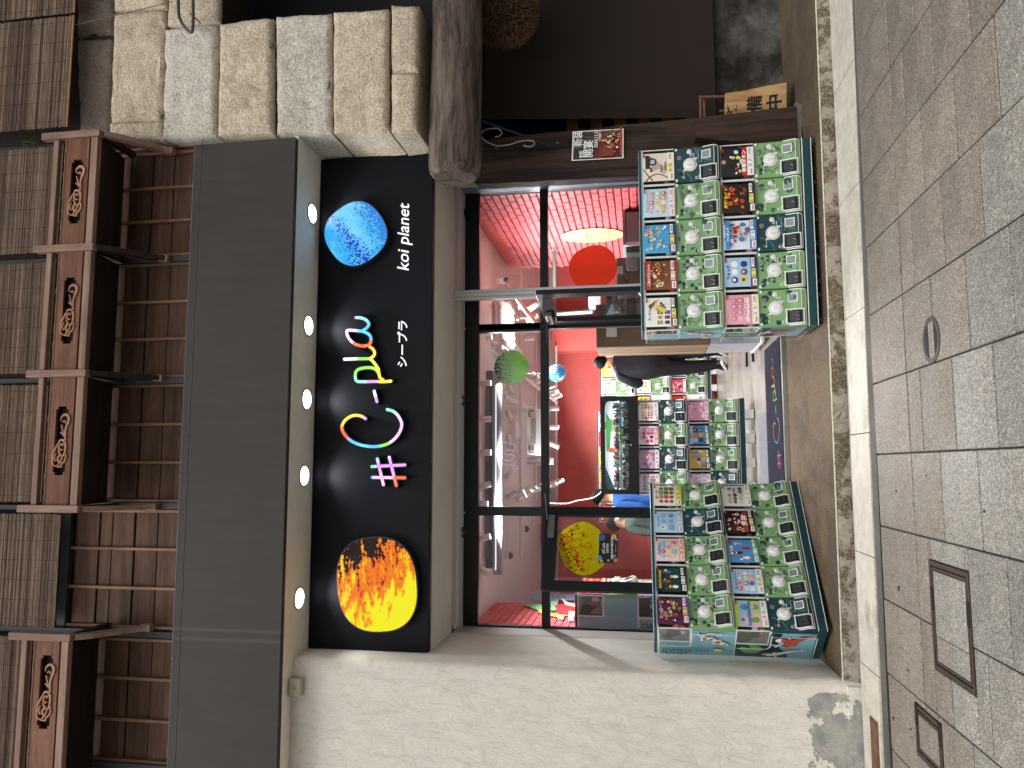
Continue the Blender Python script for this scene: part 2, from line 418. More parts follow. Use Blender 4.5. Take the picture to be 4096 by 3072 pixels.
ap.grid(nx, 1, lambda u, v: (-1.41+6.4*u, fy(-1.41+6.4*u) if v == 0 else 6.74, 0 if v == 0 else .06))
ap.cur = 1
ap.grid(nx, 6, lambda u, v: (-1.41+6.4*u, fy(-1.41+6.4*u)-.004*(1-v)+(.012*v if v > .99 else 0)-.012*max(0, 1-abs(v-1)*8)*0, ZP-.02+(0-ZP+.02)*v))
apron = MB.mesh(ap, 'apron', [AP, WF], recalc=True); put('apron', apron, kind='structure')
part('apron_lip', MB().tube([(-1.41+6.4*i/150, fy(-1.41+6.4*i/150)+.004, -.003+.0015*noise.noise(Vector((i*.7, 0, 0)))) for i in range(151)], .006, 6), M('chipped_white_edge', 'cfc8ba', .8, var=((30, .3),)), kind='structure')
# shop floor
def floor_mat():
    k = NT('wet_look_floor'); co = k.coord(); rgb = k.n('ShaderNodeRGB'); rgb.outputs[0].default_value = (*lin('98928b'), 1); cur = rgb.outputs[0]
    cur = k.mul(cur, k.mr(k.noise(co, 3, 6, .7, .5), .3, .7, .75, 1.2)); k.l(cur, k.b.inputs['Base Color'])
    k.b.inputs['Roughness'].default_value = .22; k.bump(k.noise(k.coord((1, 4, 1)), 9, 5, .6), .25, .01); return k.m
part('shop_floor', box(-5, 6, 6.74, 15, ZF-.2, ZF), floor_mat(), kind='structure')
part('threshold_strip', box(-.36, 1.2, 6.70, 6.738, .05, ZF+.006), M('brushed_steel', 'b8b6b0', .35, 1, var=((60, .1),)), kind='structure')
part('street_bed', box(-5, 6, 4.80, 6.74, ZP-.3, ZP-.05), CONC, kind='structure')

random.seed(41)
for (a, b, rr) in ((590, 945, .016), (627, 1270, .012), (570, 1460, .012), (638, 1505, .009), (700, 500, .006), (580, 560, .007), (930, 640, .008)):
    c = atz(3000+a*1.008, 1400+b*1.008, ZP); pts = spline([(rr*random.uniform(.6, 1.1)*math.cos(2*PI*i/7), rr*random.uniform(.6, 1.1)*math.sin(2*PI*i/7)) for i in range(7)], 3, True)
    part('gum_spot', MB().prism([tuple(q) for q in pts], lambda u, v, d: (u, v, d), -.002, .0026), M('old_gum', '3a3632', .8), pav, loc=c)
# access covers and small oval cover
IRON = M('weathered_iron', '55483f', .6, .6, var=((12, .25), (80, .2)), bump=(120, .3, .002))
def cover(hole, label, split):
    x0, x1, y0, y1 = hole; t = thing('access_cover', label, 'manhole cover', ((x0+x1)/2, (y0+y1)/2, ZP)); t['group'] = 'paved access covers in the pavement'
    cx, cy = (x0+x1)/2, (y0+y1)/2; a, b = (x1-x0)/2-.004, (y1-y0)/2-.004
    fr = MB()
    for (p, q, r, s_) in ((-a, a, -b, -b+.02), (-a, a, b-.02, b), (-a, -a+.02, -b+.02, b-.02), (a-.02, a, -b+.02, b-.02)): fr.box(p, q, r, s_, -.03, .002)
    part('outer_frame', fr, IRON, t); fr = MB(); a2, b2 = a-.028, b-.028
    part('bed', box(-a+.02, a-.02, -b+.02, b-.02, -.04, -.02), M('joint_mortar', '4a4541'), t)
    for (p, q, r, s_) in ((-a2, a2, -b2, -b2+.012), (-a2, a2, b2-.012, b2), (-a2, -a2+.012, -b2+.012, b2-.012), (a2-.012, a2, -b2+.012, b2-.012)): fr.box(p, q, r, s_, -.02, .001)
    part('inner_frame', fr, IRON, t)
    for (p, q, r, s_, mt) in split:
        part('infill_stone', box(-a2+.014+p*(2*a2-.028), -a2+.014+q*(2*a2-.028)-.004, -b2+.014+r*(2*b2-.028), -b2+.014+s_*(2*b2-.028)-.004, -.02, -.001), mt, t)
    for sy in (-1, 1): part('lifting_slot', box(.02, .13, sy*(b-.022)-.016, sy*(b-.022)+.016, -.01, .0035), M('dark_iron', '2c2622', .7, .5), t)
cover(HOLES[0], 'larger rectangular iron-framed cover filled with granite, set in the pavement before the left machines', [(0, .28, 0, .5, P_GREY), (0, .28, .5, 1, P_BROWN), (.28, 1, 0, .12, P_GREY), (.28, 1, .12, 1, P_GREY)])
cover(HOLES[1], 'smaller iron-framed cover filled with brown granite, cut by the left edge of the photo', [(0, 1, 0, .5, P_BROWN), (0, 1, .5, 1, P_BROWN)])
t = thing('drain_cover', 'oval iron cover with a slot of paving set in the brown stones in the middle', 'drain cover', (.592, 3.884, ZP))
mb = MB(); N = 40
def ring(r0, r1, ry0, ry1, z0, z1):
    vs = []; fs = []
    for k in range(N):
        a = 2*PI*k/N
        for (rx, ry, z) in ((r0, ry0, z0), (r0, ry0, z1), (r1, ry1, z1), (r1, ry1, z0)): vs.append((rx*math.cos(a), ry*math.sin(a), z))
    for k in range(N):
        for j in range(4): fs.append((k*4+j, k*4+(j+1) % 4, ((k+1) % N)*4+(j+1) % 4, ((k+1) % N)*4+j))
    return vs, fs
mb.add(*ring(.088, .112, .085, .108, -.005, .003)); part('rim', mb, IRON, t, 30)
part('disc', MB().lathe([(.088, -.01), (.088, .0)], 40), P_GREY, t).scale = (1, .96, 1)
for sy in (-1, 1):
    pts = [(.082*math.cos(a), sy*(.034+.045*math.sin(a))) for a in [PI*i/10 for i in range(11)]]
    part('slot', MB().prism(pts, lambda u, v, d: (u, v, d), -.003, .0016), M('dark_iron', '2c2622'), t)
t = thing('valve_lid', 'small rusty square lid lying on the pale kerb below the plaster pier', 'lid', (-1.70, 5.15, ZP+.004))
part('frame', MB().bbox(-.17, .17, -.075, .075, 0, .006, .002), M('rust', '7c5a48', .85, .2, var=((12, .3), (60, .3)), bump=(200, .8, .004)), t)
part('plate', MB().bbox(-.155, .155, -.06, .06, .006, .009, .001), M('rust'  , ''), t)

# ================================================================== plaster pier (left)
def plaster():
    k = NT('troweled_plaster'); co = k.coord(); rgb = k.n('ShaderNodeRGB'); rgb.outputs[0].default_value = (*lin('ebe5d9'), 1); cur = rgb.outputs[0]
    cur = k.mul(cur, k.mr(k.noise(co, 1.2, 6, .6), .3, .7, .9, 1.06))
    cur = k.mix(k.mr(k.noise(co, 5, 6, .7), .55, .75, 0, .35, True), cur, lin('c9bda9'))
    cs = k.coord((10, 10, 2.2)); crack = k.noise(cs, 3, 8, .75, 1.2)
    cur = k.mix(k.mr(crack, .555, .60, 0, .22, True), cur, lin('b3a793')); fine = k.noise(co, 45, 6, .7)
    cur = k.mix(k.mr(fine, .58, .68, 0, .3), cur, lin('9c907c')); v_ = k.n('ShaderNodeTexVoronoi'); v_.feature = 'DISTANCE_TO_EDGE'; v_.inputs['Scale'].default_value = 1.1; wv = k.n('ShaderNodeVectorMath', operation='ADD'); nn = k.n('ShaderNodeTexNoise'); nn.inputs['Scale'].default_value = 2.2; nn.inputs['Detail'].default_value = 6; k.l(co, nn.inputs['Vector']); k.l(co, wv.inputs[0]); k.l(nn.outputs['Color'], wv.inputs[1]); k.l(wv.outputs[0], v_.inputs['Vector']); cur = k.mix(k.mr(v_.outputs['Distance'], .0, .004, .22, 0), cur, lin('8a7f70'))
    sx = k.n('ShaderNodeSeparateXYZ'); k.l(k.coord(), sx.inputs[0])
    pz = k.mr(sx.outputs[2], .10, .28, 1, 0); pn = k.n('ShaderNodeMath', operation='MULTIPLY'); k.l(pz, pn.inputs[0]); k.l(k.mr(k.noise(co, 5.5, 6, .7), .40, .58, 0, 2.2), pn.inputs[1])
    xl = k.mr(sx.outputs[0], -1.52, -1.46, 1, .0); p2 = k.n('ShaderNodeMath', operation='MULTIPLY'); k.l(pn.outputs[0], p2.inputs[0]); k.l(xl, p2.inputs[1])
    edge = k.mr(p2.outputs[0], .42, .5, 0, 1)
    cur = k.mix(edge, cur, k.mix(k.mr(k.noise(co, 9, 6, .7), .35, .65, 0, 1), lin('8f9294'), lin('bdb8ab')))
    k.l(cur, k.b.inputs['Base Color']); k.b.inputs['Roughness'].default_value = .9
    h = k.n('ShaderNodeMath', operation='ADD'); k.l(k.noise(k.coord((1, 1, .45)), 14, 9, .72, .8), h.inputs[0])
    hh = k.mr(edge, 0, 1, .35, 0); k.l(hh, h.inputs[1]); k.bump(h.outputs[0], .95, .022); return k.m
PL = plaster()
t = thing('plaster_pier', 'pale rough plaster pier at the left side of the shop front', 'wall', (-2.2, 5.5, 0))
def pier_pt(u, v, w=0): return
mb = MB()
def edge_noise(z): return .010*noise.noise(Vector((z*5, 1, 0)))+.006*noise.noise(Vector((z*23, 2, 0)))
# front face, rounded worn corner, reveal
prof = [(-3.9, 5.47)]+[(-3.9+2.44*(i+1)/14, 5.47) for i in range(14)]+[(-1.43, 5.474), (-1.408, 5.484), (-1.396, 5.50), (-1.39, 5.53)]+[(-1.39, 5.53+.92*(i+1)/8) for i in range(8)]
nz = 90
def pf(u, v):
    i = int(round(u*(len(prof)-1))); x, y = prof[i]; z = -.2+4.02*v
    amp = edge_noise(z) if 13 < i < 19 else 0
    n_ = .004*noise.noise(Vector((x*3, y*3, z*3)))+.0015*noise.noise(Vector((x*14, y*14, z*14)))
    return (x-2.2*0+amp-(-2.2)*0+ (n_ if y > 5.52 else 0), y+amp*.6+(n_ if y < 5.52 else 0), z)
mb.grid(len(prof)-1, nz, pf)
pier = part('plaster_face', mb, PL, None, 60); pier.parent = t; pier.matrix_parent_inverse = Matrix.Translation((2.2, -5.5, 0))
t2 = part('core', box(-3.88, -1.40, 5.50, 6.44, -.2, 3.81), PL); t2.parent = t; t2.matrix_parent_inverse = Matrix.Translation((2.2, -5.5, 0))
o = part('foot_band', MB().bbox(-3.9, -1.428, 5.462, 5.48, -.2, -.02, .004), PL); o.parent = t; o.matrix_parent_inverse = Matrix.Translation((2.2, -5.5, 0))
BEIGE = M('beige_plastic', 'b9b3a0', .5, var=((8, .08),))
t = thing('junction_box', 'small beige junction box under the soffit at the top of the plaster pier', 'junction box', (-1.59, 5.455, 3.73))
part('box', MB().bbox(-.062, .062, -.05, .02, -.005, .085, .004), BEIGE, t)
part('screw_cap', MB().lathe([(.016, 0), (.014, .003)], 16, Matrix.Translation((.0, -.05, .04))@Matrix.Rotation(PI/2, 4, 'X')), M('beige_dark', '9a947f', .5), t)

# ================================================================== fascia, soffit, beam
def fascia_mat():
    k = NT('dark_brown_paint'); co = k.coord(); rgb = k.n('ShaderNodeRGB'); rgb.outputs[0].default_value = (*lin('3f3a36'), 1); cur = rgb.outputs[0]
    cur = k.mul(cur, k.mr(k.noise(co, 1.4, 5, .6), .3, .7, .90, 1.08)); cur = k.mul(cur, k.mr(k.noise(k.coord((9, 9, .8)), 3, 6, .65), .3, .7, .90, 1.10))
    sp = k.noise(k.coord((1, 1, 2.6)), 26, 4, .75); cur = k.mix(k.mr(sp, .735, .75, 0, .5), cur, lin('a39c92'))
    sx = k.n('ShaderNodeSeparateXYZ'); k.l(co, sx.inputs[0])
    for x0_ in (-1.245, -1.175):
        ab = k.n('ShaderNodeMath', operation='ABSOLUTE'); su = k.n('ShaderNodeMath', operation='SUBTRACT'); k.l(sx.outputs[0], su.inputs[0]); su.inputs[1].default_value = x0_; k.l(su.outputs[0], ab.inputs[0])
        cur = k.mix(k.mr(ab.outputs[0], 0, .022, .14, 0, True), cur, lin('8a8884'))
    k.l(cur, k.b.inputs['Base Color']); k.b.inputs['Roughness'].default_value = .55; k.b.inputs['Specular IOR Level'].default_value = .25; k.bump(k.noise(co, 5, 4), .15, .01); return k.m
FAS = fascia_mat(); _ = M('dark_brown_paint_plain', '3f3a36', .55, spec=.2, var=((1.5, .08), (9, .06), (70, .05)), bump=(300, .08, .001), mixc=('484440', 2.5, .55, .7))
t = thing('fascia', 'long smooth dark brown painted fascia above the shop sign', 'fascia', (0, 5.3, 4.2))
def wpart(name, mb, mat, t, smooth=None, label=None, kind=None):
    "part built in world coordinates under a thing that stands elsewhere"
    o = part(name, mb, mat, None, smooth, kind, label); o.parent = t; o.matrix_parent_inverse = t.matrix_basis.inverted() if False else (Matrix.Translation(t.location)@Matrix.Rotation(t.rotation_euler.z, 4, 'Z')).inverted(); return o
for a_, b_ in ((-3.9, 2.49),): wpart('board', MB().bbox(a_, b_, 5.275, 5.32, 3.82, 4.66, .004, 1), FAS, t)
mb = MB()
for i in range(160):     # wavering sealant line along the top of the fascia
    pass
mb.tube([(-3.9+6.4*i/260, 5.30+.003*noise.noise(Vector((i*.31, 0, 0))), 4.668+.006*noise.noise(Vector((i*.17, 5, 0)))) for i in range(261)], [.007+.004*abs(noise.noise(Vector((i*.9, 9, 0)))) for i in range(261)], 6)
mb.tube([(-3.9+6.4*i/260, 5.274, 4.60+.008*noise.noise(Vector((i*.11, 2, 0)))) for i in range(261)], .0022, 4)
wpart('sealant_line', mb, M('cracked_sealant', '5b5956', .9, var=((40, .4),)), t, kind='stuff')
mb = MB(); mb.box(-3.9, 2.49, 5.29, 5.47, 4.66, 4.672); mb.box(-3.9, 2.49, 5.40, 5.455, 4.672, 4.735)
wpart('top_flashing', mb, M('grey_flashing', '66676a', .6, .2, var=((6, .2), (50, .2)), bump=(60, .3, .004)), t)
random.seed(5); mb = MB()
for i in range(46):       # frayed threads along the flashing
    x = random.uniform(-3.4, .3); z = 4.66; q = [(x, 5.272, z)]
    for k in range(3): q.append((q[-1][0]+random.uniform(-.012, .012), 5.268, q[-1][2]+random.uniform(-.012, .003)))
    mb.tube(q, .0009, 3)
wpart('frayed_fibres', mb, M('fibre', '9a9484', .9), t, kind='stuff')
SOF = M('soffit_paint', 'f0ebe2', .6, var=((1.2, .05), (12, .04)), bump=(200, .1, .001))
t = thing('soffit', 'pale painted soffit with round downlights over the black sign', 'ceiling panel', (.5, 5.5, 3.83))
wpart('panel', box(-3.9, 2.52, 5.321, 5.76, 3.821, 3.85), SOF, t)
WB = M('white_stucco', 'd2cdc2', .85, var=((3, .06), (40, .06)), bump=(260, .7, .004))
t = thing('lintel', 'off-white stucco lintel between the black sign and the shop window', 'lintel', (.5, 6.1, 2.86))
mb = MB(); mb.box(-1.385, 2.60, 5.80, 6.43, 2.862, 3.0); wpart('stucco_beam', mb, WB, t)
wpart('joint_gap', box(-1.385, 2.56, 6.43, 6.47, 2.88, 3.0), M('dark_gap', '2a241f', .9), t)
wpart('ceiling_strip', box(-1.36, 2.56, 6.47, 6.72, 2.835, 2.86), M('strip_paint', 'cfcac4', .6, var=((2, .05),)), t)
# wall mass behind, closing the building so daylight does not leak in
part('wall_above_shop', box(-3.9, 2.54, 5.80, 6.6, 3.001, 3.82), CONC, kind='structure')

# ================================================================== sign
BLK = M('black_sign_panel', '121319', .5, spec=.12, var=((2, .08), (60, .04)))
TRIM = M('black_trim', '101114', .35)
t = thing('sign_board', 'long black sign panel over the shop front', 'sign', (.55, 5.76, 3.34))
wpart('panel', MB().bbox(-1.388, 2.50, 5.735, 5.80, 2.868, 3.818, .004, 1), BLK, t)
SY = 5.735
for i, (a, b) in enumerate([(1195, 2393), (1215, 1903), (1225, 1597), (1232, 1303), (1247, 855)]):
    p = atz(a, b, 3.82)
    lab = ['leftmost, above the yellow disc sign', 'second from the left, above the hash sign', 'third from the left, above the big letter C', 'fourth from the left, above the last letters', 'rightmost, above the blue disc sign'][i]
    t = thing('downlight', 'lit round soffit downlight, '+lab, 'downlight', (p.x, p.y, 3.82), group='lit downlights in the soffit')
    part('trim_ring', MB().lathe([(.084, -.001), (.086, -.006), (.076, -.008), (.070, -.002)], 32), M('trim_white', 'b5b2ac', .4), t, 40)
    k = M('lamp_lens', 'f4faff', .3, emit=6.0)
    part('lens', MB().lathe([(.070, -.002), (.064, -.013), (.03, -.017)], 28), k, t, 60)
    ld = bpy.data.lights.new('downlight_beam', 'SPOT'); ld.energy = 24; ld.spot_size = math.radians(125); ld.spot_blend = .6; ld.shadow_soft_size = .05; ld.color = (.93, .97, 1)
    lo = bpy.data.objects.new('downlight_beam', ld); COL.objects.link(lo); lo.parent = t; lo.location = (0, .0, -.02)
for i, (a, b) in enumerate([(1860, 855), (1850, 1603), (1848, 2130)]):
    p = atz(a, b, 2.835)
    t = thing('recessed_lamp', ['unlit recessed lamp ring over the right window', 'unlit recessed lamp over the doorway, its bare wire hanging', 'unlit recessed lamp with a dangling clip over the left door'][i], 'ceiling lamp', (p.x, p.y, 2.835))
    part('ring', MB().lathe([(.046, -.001), (.05, -.004), (.043, -.007), (.036, -.003), (.036, .03)], 32), M('chrome', 'cfcfcf', .12, 1), t, 40)
    part('reflector', MB().lathe([(.036, -.002), (.02, .02)], 24), M('dark_glassy' if i == 0 else 'gold_reflector', '15130f' if i == 0 else 'b9865c', .2, .6), t, 60)
    if i: part('loose_wire', MB().tube([(0, 0, 0), (.01, -.01, -.02), (-.004, -.02, -.045)], .003, 5), M('copper', 'a8764e', .4, .8), t)

def sign_map(ix, iy, d=0): p = at(ix, iy, SY-d); return p
# disc signs
def painterly(name, kind_):
    k = NT(name); tc = k.n('ShaderNodeTexCoord'); mp = k.n('ShaderNodeMapping'); k.l(tc.outputs['Object'], mp.inputs[0])
    sx = k.n('ShaderNodeSeparateXYZ'); k.l(tc.outputs['Object'], sx.inputs[0])
    def comb(a, b, c=0):
        "a*x + b*z + c"
        m1 = k.n('ShaderNodeMath', operation='MULTIPLY_ADD'); k.l(sx.outputs[0], m1.inputs[0]); m1.inputs[1].default_value = a; m1.inputs[2].default_value = c
        m2 = k.n('ShaderNodeMath', operation='MULTIPLY_ADD'); k.l(sx.outputs[2], m2.inputs[0]); m2.inputs[1].default_value = b; k.l(m1.outputs[0], m2.inputs[2]); return m2.outputs[0]
    def add(a, b, w=1):
        m1 = k.n('ShaderNodeMath', operation='MULTIPLY_ADD'); k.l(b, m1.inputs[0]); m1.inputs[1].default_value = w; k.l(a, m1.inputs[2]); return m1.outputs[0]
    cen = lambda f: add_c(f)
    if kind_ == 'sun':
        mp.inputs['Scale'].default_value = (5, 1, 20); mp.inputs['Rotation'].default_value = (0, .45, 0)
        n1 = k.noise(mp.outputs[0], 1.0, 5, .6); n2 = k.noise(tc.outputs['Object'], 30, 3, .6)
        ab = k.n('ShaderNodeMath', operation='ABSOLUTE'); k.l(comb(.45, 1.0, -.03), ab.inputs[0])
        g = add(comb(1.0, .35, .16), ab.outputs[0], -.8)
        v = add(add(g, n1, 2.0), n2, .62)
        v = add(v, v, 0.0) if False else v
        cur = k.mix(k.mr(v, 1.22, 1.23, 0, 1), lin('efe81a'), lin('f6b90e'))
        cur = k.mix(k.mr(v, 1.34, 1.35, 0, 1), cur, lin('ee7c10'))
        cur = k.mix(k.mr(v, 1.60, 1.61, 0, 1), cur, lin('d94812'))
        d = add(add(comb(1.5, .55, .17), n1, 1.7), n2, 1.1)
        cur = k.mix(k.mr(d, 1.89, 1.90, 0, 1), cur, lin('1a0d06'))
    elif kind_ == 'sea':
        n2 = k.noise(tc.outputs['Object'], 60, 3, .5); n3 = k.noise(tc.outputs['Object'], 5, 4, .6)
        cur = k.mix(k.mr(n3, .4, .65, 0, 1), lin('38b0f2'), lin('7bd8fb'))
        band = k.n('ShaderNodeMath', operation='ABSOLUTE'); k.l(comb(.75, -1.0, .075), band.inputs[0])
        d = add(add(comb(-.9, .3, .30), n2, 2.0), band.outputs[0], -3.2)
        cur = k.mix(k.mr(d, 1.27, 1.29, 0, 1), cur, lin('1546c8'))
        d2 = add(comb(1.0, -2.0, .0), n2, 1.6)
        cur = k.mix(k.mr(d2, 1.10, 1.12, 0, .85), cur, lin('2277d8'))
    else:   # moss
        n2 = k.noise(tc.outputs['Object'], 75, 3, .5)
        g = comb(1.0, 1.0, 0.0)
        cur = k.mix(k.mr(comb(1.1, -1.6, .5), .35, .75, 0, 1), lin('b0cbae'), lin('86b552'))
        cur = k.mix(k.mr(k.noise(tc.outputs['Object'], 8, 3), .4, .7, 0, .5), cur, lin('c2d4a2'))
        d = add(comb(-.3, 2.2, .05), n2, 1.6); cur = k.mix(k.mr(d, 1.13, 1.15, 0, 1), cur, lin('14201a'))
    k.l(cur, k.b.inputs['Base Color']); k.b.inputs['Roughness'].default_value = .35
    if kind_ == 'moss':
        t_ = k.n('ShaderNodeBsdfTranslucent'); k.l(cur, t_.inputs[0]); m1 = k.n('ShaderNodeMixShader'); m1.inputs[0].default_value = .6; k.l(k.b.outputs[0], m1.inputs[1]); k.l(t_.outputs[0], m1.inputs[2]); k.l(m1.outputs[0], k.out.inputs['Surface'])
    if kind_ != 'moss':
        k.l(cur, k.b.inputs['Emission Color']); k.b.inputs['Emission Strength'].default_value = .95
        k.b.inputs['Base Color'].default_value = (0, 0, 0, 1)
        for l_ in list(k.b.inputs['Base Color'].links): k.t.links.remove(l_)
        k.b.inputs['Base Color'].default_value = (.01, .01, .01, 1); k.b.inputs['Specular IOR Level'].default_value = .1
    return k.m
def blob(rx, rz, e=2.6, n=56, rot=0, skew=0):
    out = []
    for i in range(n):
        a = 2*PI*i/n; c, s_ = math.cos(a), math.sin(a)
        x = rx*abs(c)**(2/e)*(1 if c > 0 else -1); z = rz*abs(s_)**(2/e)*(1 if s_ > 0 else -1)
        out.append((x*math.cos(rot)-z*math.sin(rot)+skew*z, x*math.sin(rot)+z*math.cos(rot)))
    return out
def disc_sign(name, cen, rx, rz, e, rot, mat, label, skew=0):
    c = at(*cen, SY-.05); t = thing(name, label, 'sign', (c.x, SY, c.z))
    part('casing', MB().prism(blob(rx, rz, e, 56, rot, skew), lambda u, v, d: (u, d, v), -.068, 0), M('casing_black', '2b2e33', .3, .2), t, 30)
    part('lit_face', MB().prism(blob(rx*.972, rz*.972, e, 56, rot, skew), lambda u, v, d: (u, d, v), -.071, -.066), mat, t)
disc_sign('yellow_disc_sign', Z7(755, 620), .355, .320, 2.5, .1, painterly('sun_print', 'sun'), 'big glowing yellow and orange rounded disc at the left end of the sign', .04)
disc_sign('blue_disc_sign', Z5(600, 805), .256, .250, 2.45, .62, painterly('sea_print', 'sea'), 'glowing blue rounded disc with dark speckles at the right end of the sign')

# handwritten lit letters, each with its black return
RB = ['f2a4dc', '4db8f0', 'f4653a', 'fdbb28', 'fff04a', '7ccf45', '7fe8d2', 'c184e6', 'f7f7ff']
LIT = attr_mat('lit_acrylic', .3, emit=1.0)
def lit_stroke(t, paths, cols, wd=.0205):
    bl = MB(); fc = MB()
    for path, cl in zip(paths, cols):
        pts3 = [at(*Z6(a, b), SY-.06) for a, b in path]
        sp = spline([(p.x, p.z) for p in pts3], 8) if len(pts3) > 2 else [Vector((pts3[0].x, pts3[0].z)).lerp(Vector((pts3[-1].x, pts3[-1].z)), i/14) for i in range(15)]
        for mbx, ww, y0, y1 in ((bl, wd+.016, SY, SY-.060), (fc, wd, SY-.060, SY-.064)):
            n = len(sp); vs = []; colsv = []
            # rounded ends
            L = []
            for i, p in enumerate(sp):
                tg = (sp[min(i+1, n-1)]-sp[max(i-1, 0)]).normalized(); L.append((p, tg, 1.0))
            ext = [(sp[0]-L[0][1]*ww*q, L[0][1], s_) for q, s_ in ((.5, .02), (.43, .5), (.3, .8), (.15, .95))]
            ext2 = [(sp[-1]+L[-1][1]*ww*q, L[-1][1], s_) for q, s_ in ((.15, .95), (.3, .8), (.43, .5), (.5, .02))]
            A = ext+L+ext2; off = len(mbx.v); m_ = len(A)
            for i, (p, tg, s_) in enumerate(A):
                q = Vector((-tg.y, tg.x))*ww/2*s_; f = min(.9999, i/m_)*len(cl); c = lin(cl[int(f)])
                for (s2, yy) in ((1, y1), (-1, y1), (-1, y0), (1, y0)):
                    mbx.v.append((p.x+q.x*s2, yy, p.y+q.y*s2)); mbx.c.append(c)
            for i in range(m_-1):
                for j in range(4): mbx.f.append((off+i*4+j, off+i*4+(j+1) % 4, off+(i+1)*4+(j+1) % 4, off+(i+1)*4+j)); mbx.mi.append(0)
    o1 = part('black_return', bl, M('casing_black', ''), None); o2 = part('lit_face', fc, LIT, None)
    for o in (o1, o2): o.parent = t; o.matrix_parent_inverse = Matrix.Translation(t.location).inverted()
def glyph_thing(name, label, ref):
    c = at(*Z6(*ref), SY); return thing(name, label, 'sign letter', (c.x, SY, c.z), group='lit handwritten sign letters')
t = glyph_thing('hash_letter', 'glowing pink and red hash mark on the black sign', (830, 1265))
lit_stroke(t, [[(755, 1172), (800, 1362)], [(843, 1160), (895, 1368)], [(715, 1228), (958, 1216)], [(718, 1308), (958, 1311)]],
           [['7fe8b0', 'c184e6', 'f2a4dc', 'f2a4dc'], ['cfe4ff', 'c184e6', 'e98ae0', 'f4653a', 'e8502e'], ['5fd09a', 'c184e6', 'c184e6', 'c184e6'], ['4d9ef0', 'f2a4dc', 'f2a4dc', 'f0552e', 'f0552e']])
t = glyph_thing('letter_c', 'large glowing multicoloured letter C on the black sign', (720, 950))
lit_stroke(t, [[(668, 875), (640, 858), (600, 850), (560, 858), (520, 885), (498, 920), (495, 950), (510, 985), (550, 1030), (610, 1062), (680, 1078), (750, 1080), (820, 1065), (870, 1035), (910, 990), (932, 940), (932, 900), (905, 850), (870, 820), (828, 808)]],
           [['c184e6', 'fdbb28', 'fdc838', 'fdbb28', 'fdb020', 'f4653a', 'f0552e', '4d9ef0', '4db8f0', '4d9ef0', '7ccf45', 'eab0ee', 'f2a4dc', 'f2a4dc', 'eab0ee', '7fe8b0', '7fe8d2']])
t = glyph_thing('hyphen_letter', 'short glowing white and violet hyphen after the letter C', (740, 710))
lit_stroke(t, [[(732, 672), (752, 750)]], [['f7f7ff', 'f7f7ff', 'c184e6', 'c184e6']])
t = glyph_thing('letters_pla', 'glowing joined handwritten letters pla in rainbow colours', (680, 380))
lit_stroke(t, [[(855, 598), (800, 603), (740, 601), (660, 603), (605, 598), (592, 560), (604, 520), (645, 503), (700, 499), (740, 510), (765, 540), (775, 572), (800, 592)],
               [(768, 550), (762, 512), (742, 478), (718, 448), (700, 434)], [(512, 437), (600, 434), (700, 433)],
               [(700, 434), (728, 412), (735, 388), (722, 362), (700, 345), (690, 335)],
               [(640, 340), (590, 325), (550, 290), (532, 250), (536, 224), (600, 226), (660, 236), (700, 262), (708, 300), (690, 332), (640, 341)], [(640, 230), (678, 205), (692, 175), (668, 145), (630, 132), (597, 130)]],
           [['fff04a', 'fdc838', 'c184e6', '7fe8d2', '7fe8b0', '7ccf45', '7ccf45', '7ccf45', '9edb4a', 'd9e03c', 'fdc838', 'fdbb28'], ['fdc838', 'fff04a', 'fff04a', 'd9e03c'], ['f7f7ff', 'f7f7ff', 'f7f7ff', '7ccf45', '7ccf45', 'a0dd60'],
            ['fff04a', 'fdc838', 'fdbb28', 'fd9a28'], ['f4653a', 'f4653a', 'f2a4dc', 'f2a4dc', 'f2a4dc', 'f2a4dc', '4db8f0', '4db8f0', '4d9ef0', 'f4653a', 'f4653a', 'f4653a'], ['4db8f0', '4d9ef0', '4db8f0', '7fe8b0', '7fe8d2', 'c184e6']])
def raised_text(name, label, txt, p0, p1, size, mat, bold=.02, shear=0, dep=.006, sx=1):
    "white plastic lettering from p0 (left baseline pixel) to p1 (right)"
    a = at(*p0, SY-dep); b = at(*p1, SY-dep); vs, fs, x0, x1 = text_geo(txt, bold, shear)
    s_ = (b.x-a.x)/(x1-x0); mb = MB()
    for dd in (0, 1):
        mb.add([(a.x*0+(x-x0)*s_, -dep*dd, y*s_*sx+(b.z-a.z)*((x-x0)/(x1-x0))) for x, y in vs], fs)
    # side walls
    from collections import Counter
    ec = Counter()
    for f in fs:
        for i in range(len(f)): ec[tuple(sorted((f[i], f[(i+1) % len(f)])))] += 1
    n = len(vs)
    for (i, j), c in ec.items():
        if c == 1: mb.f.append((i, j, n+j, n+i)); mb.mi.append(0)
    o = part(name, mb, mat, None, loc=(a.x, SY-.001, a.z)); return tag(o, label, 'sign letters')
WL = M('white_letter', 'f3f3f3', .4, emit=.55)
raised_text('latin_lettering', 'white italic lettering koi planet under the blue disc', 'koi planet', Z5(984, 1072), Z5(988, 572), 1, WL, .004, .24, sx=.98)
raised_text('katakana_lettering', 'small white katakana lettering under the rainbow letters', 'シープラ', Z6(968, 492), Z6(972, 152), 1, WL, .012, 0, sx=.95)

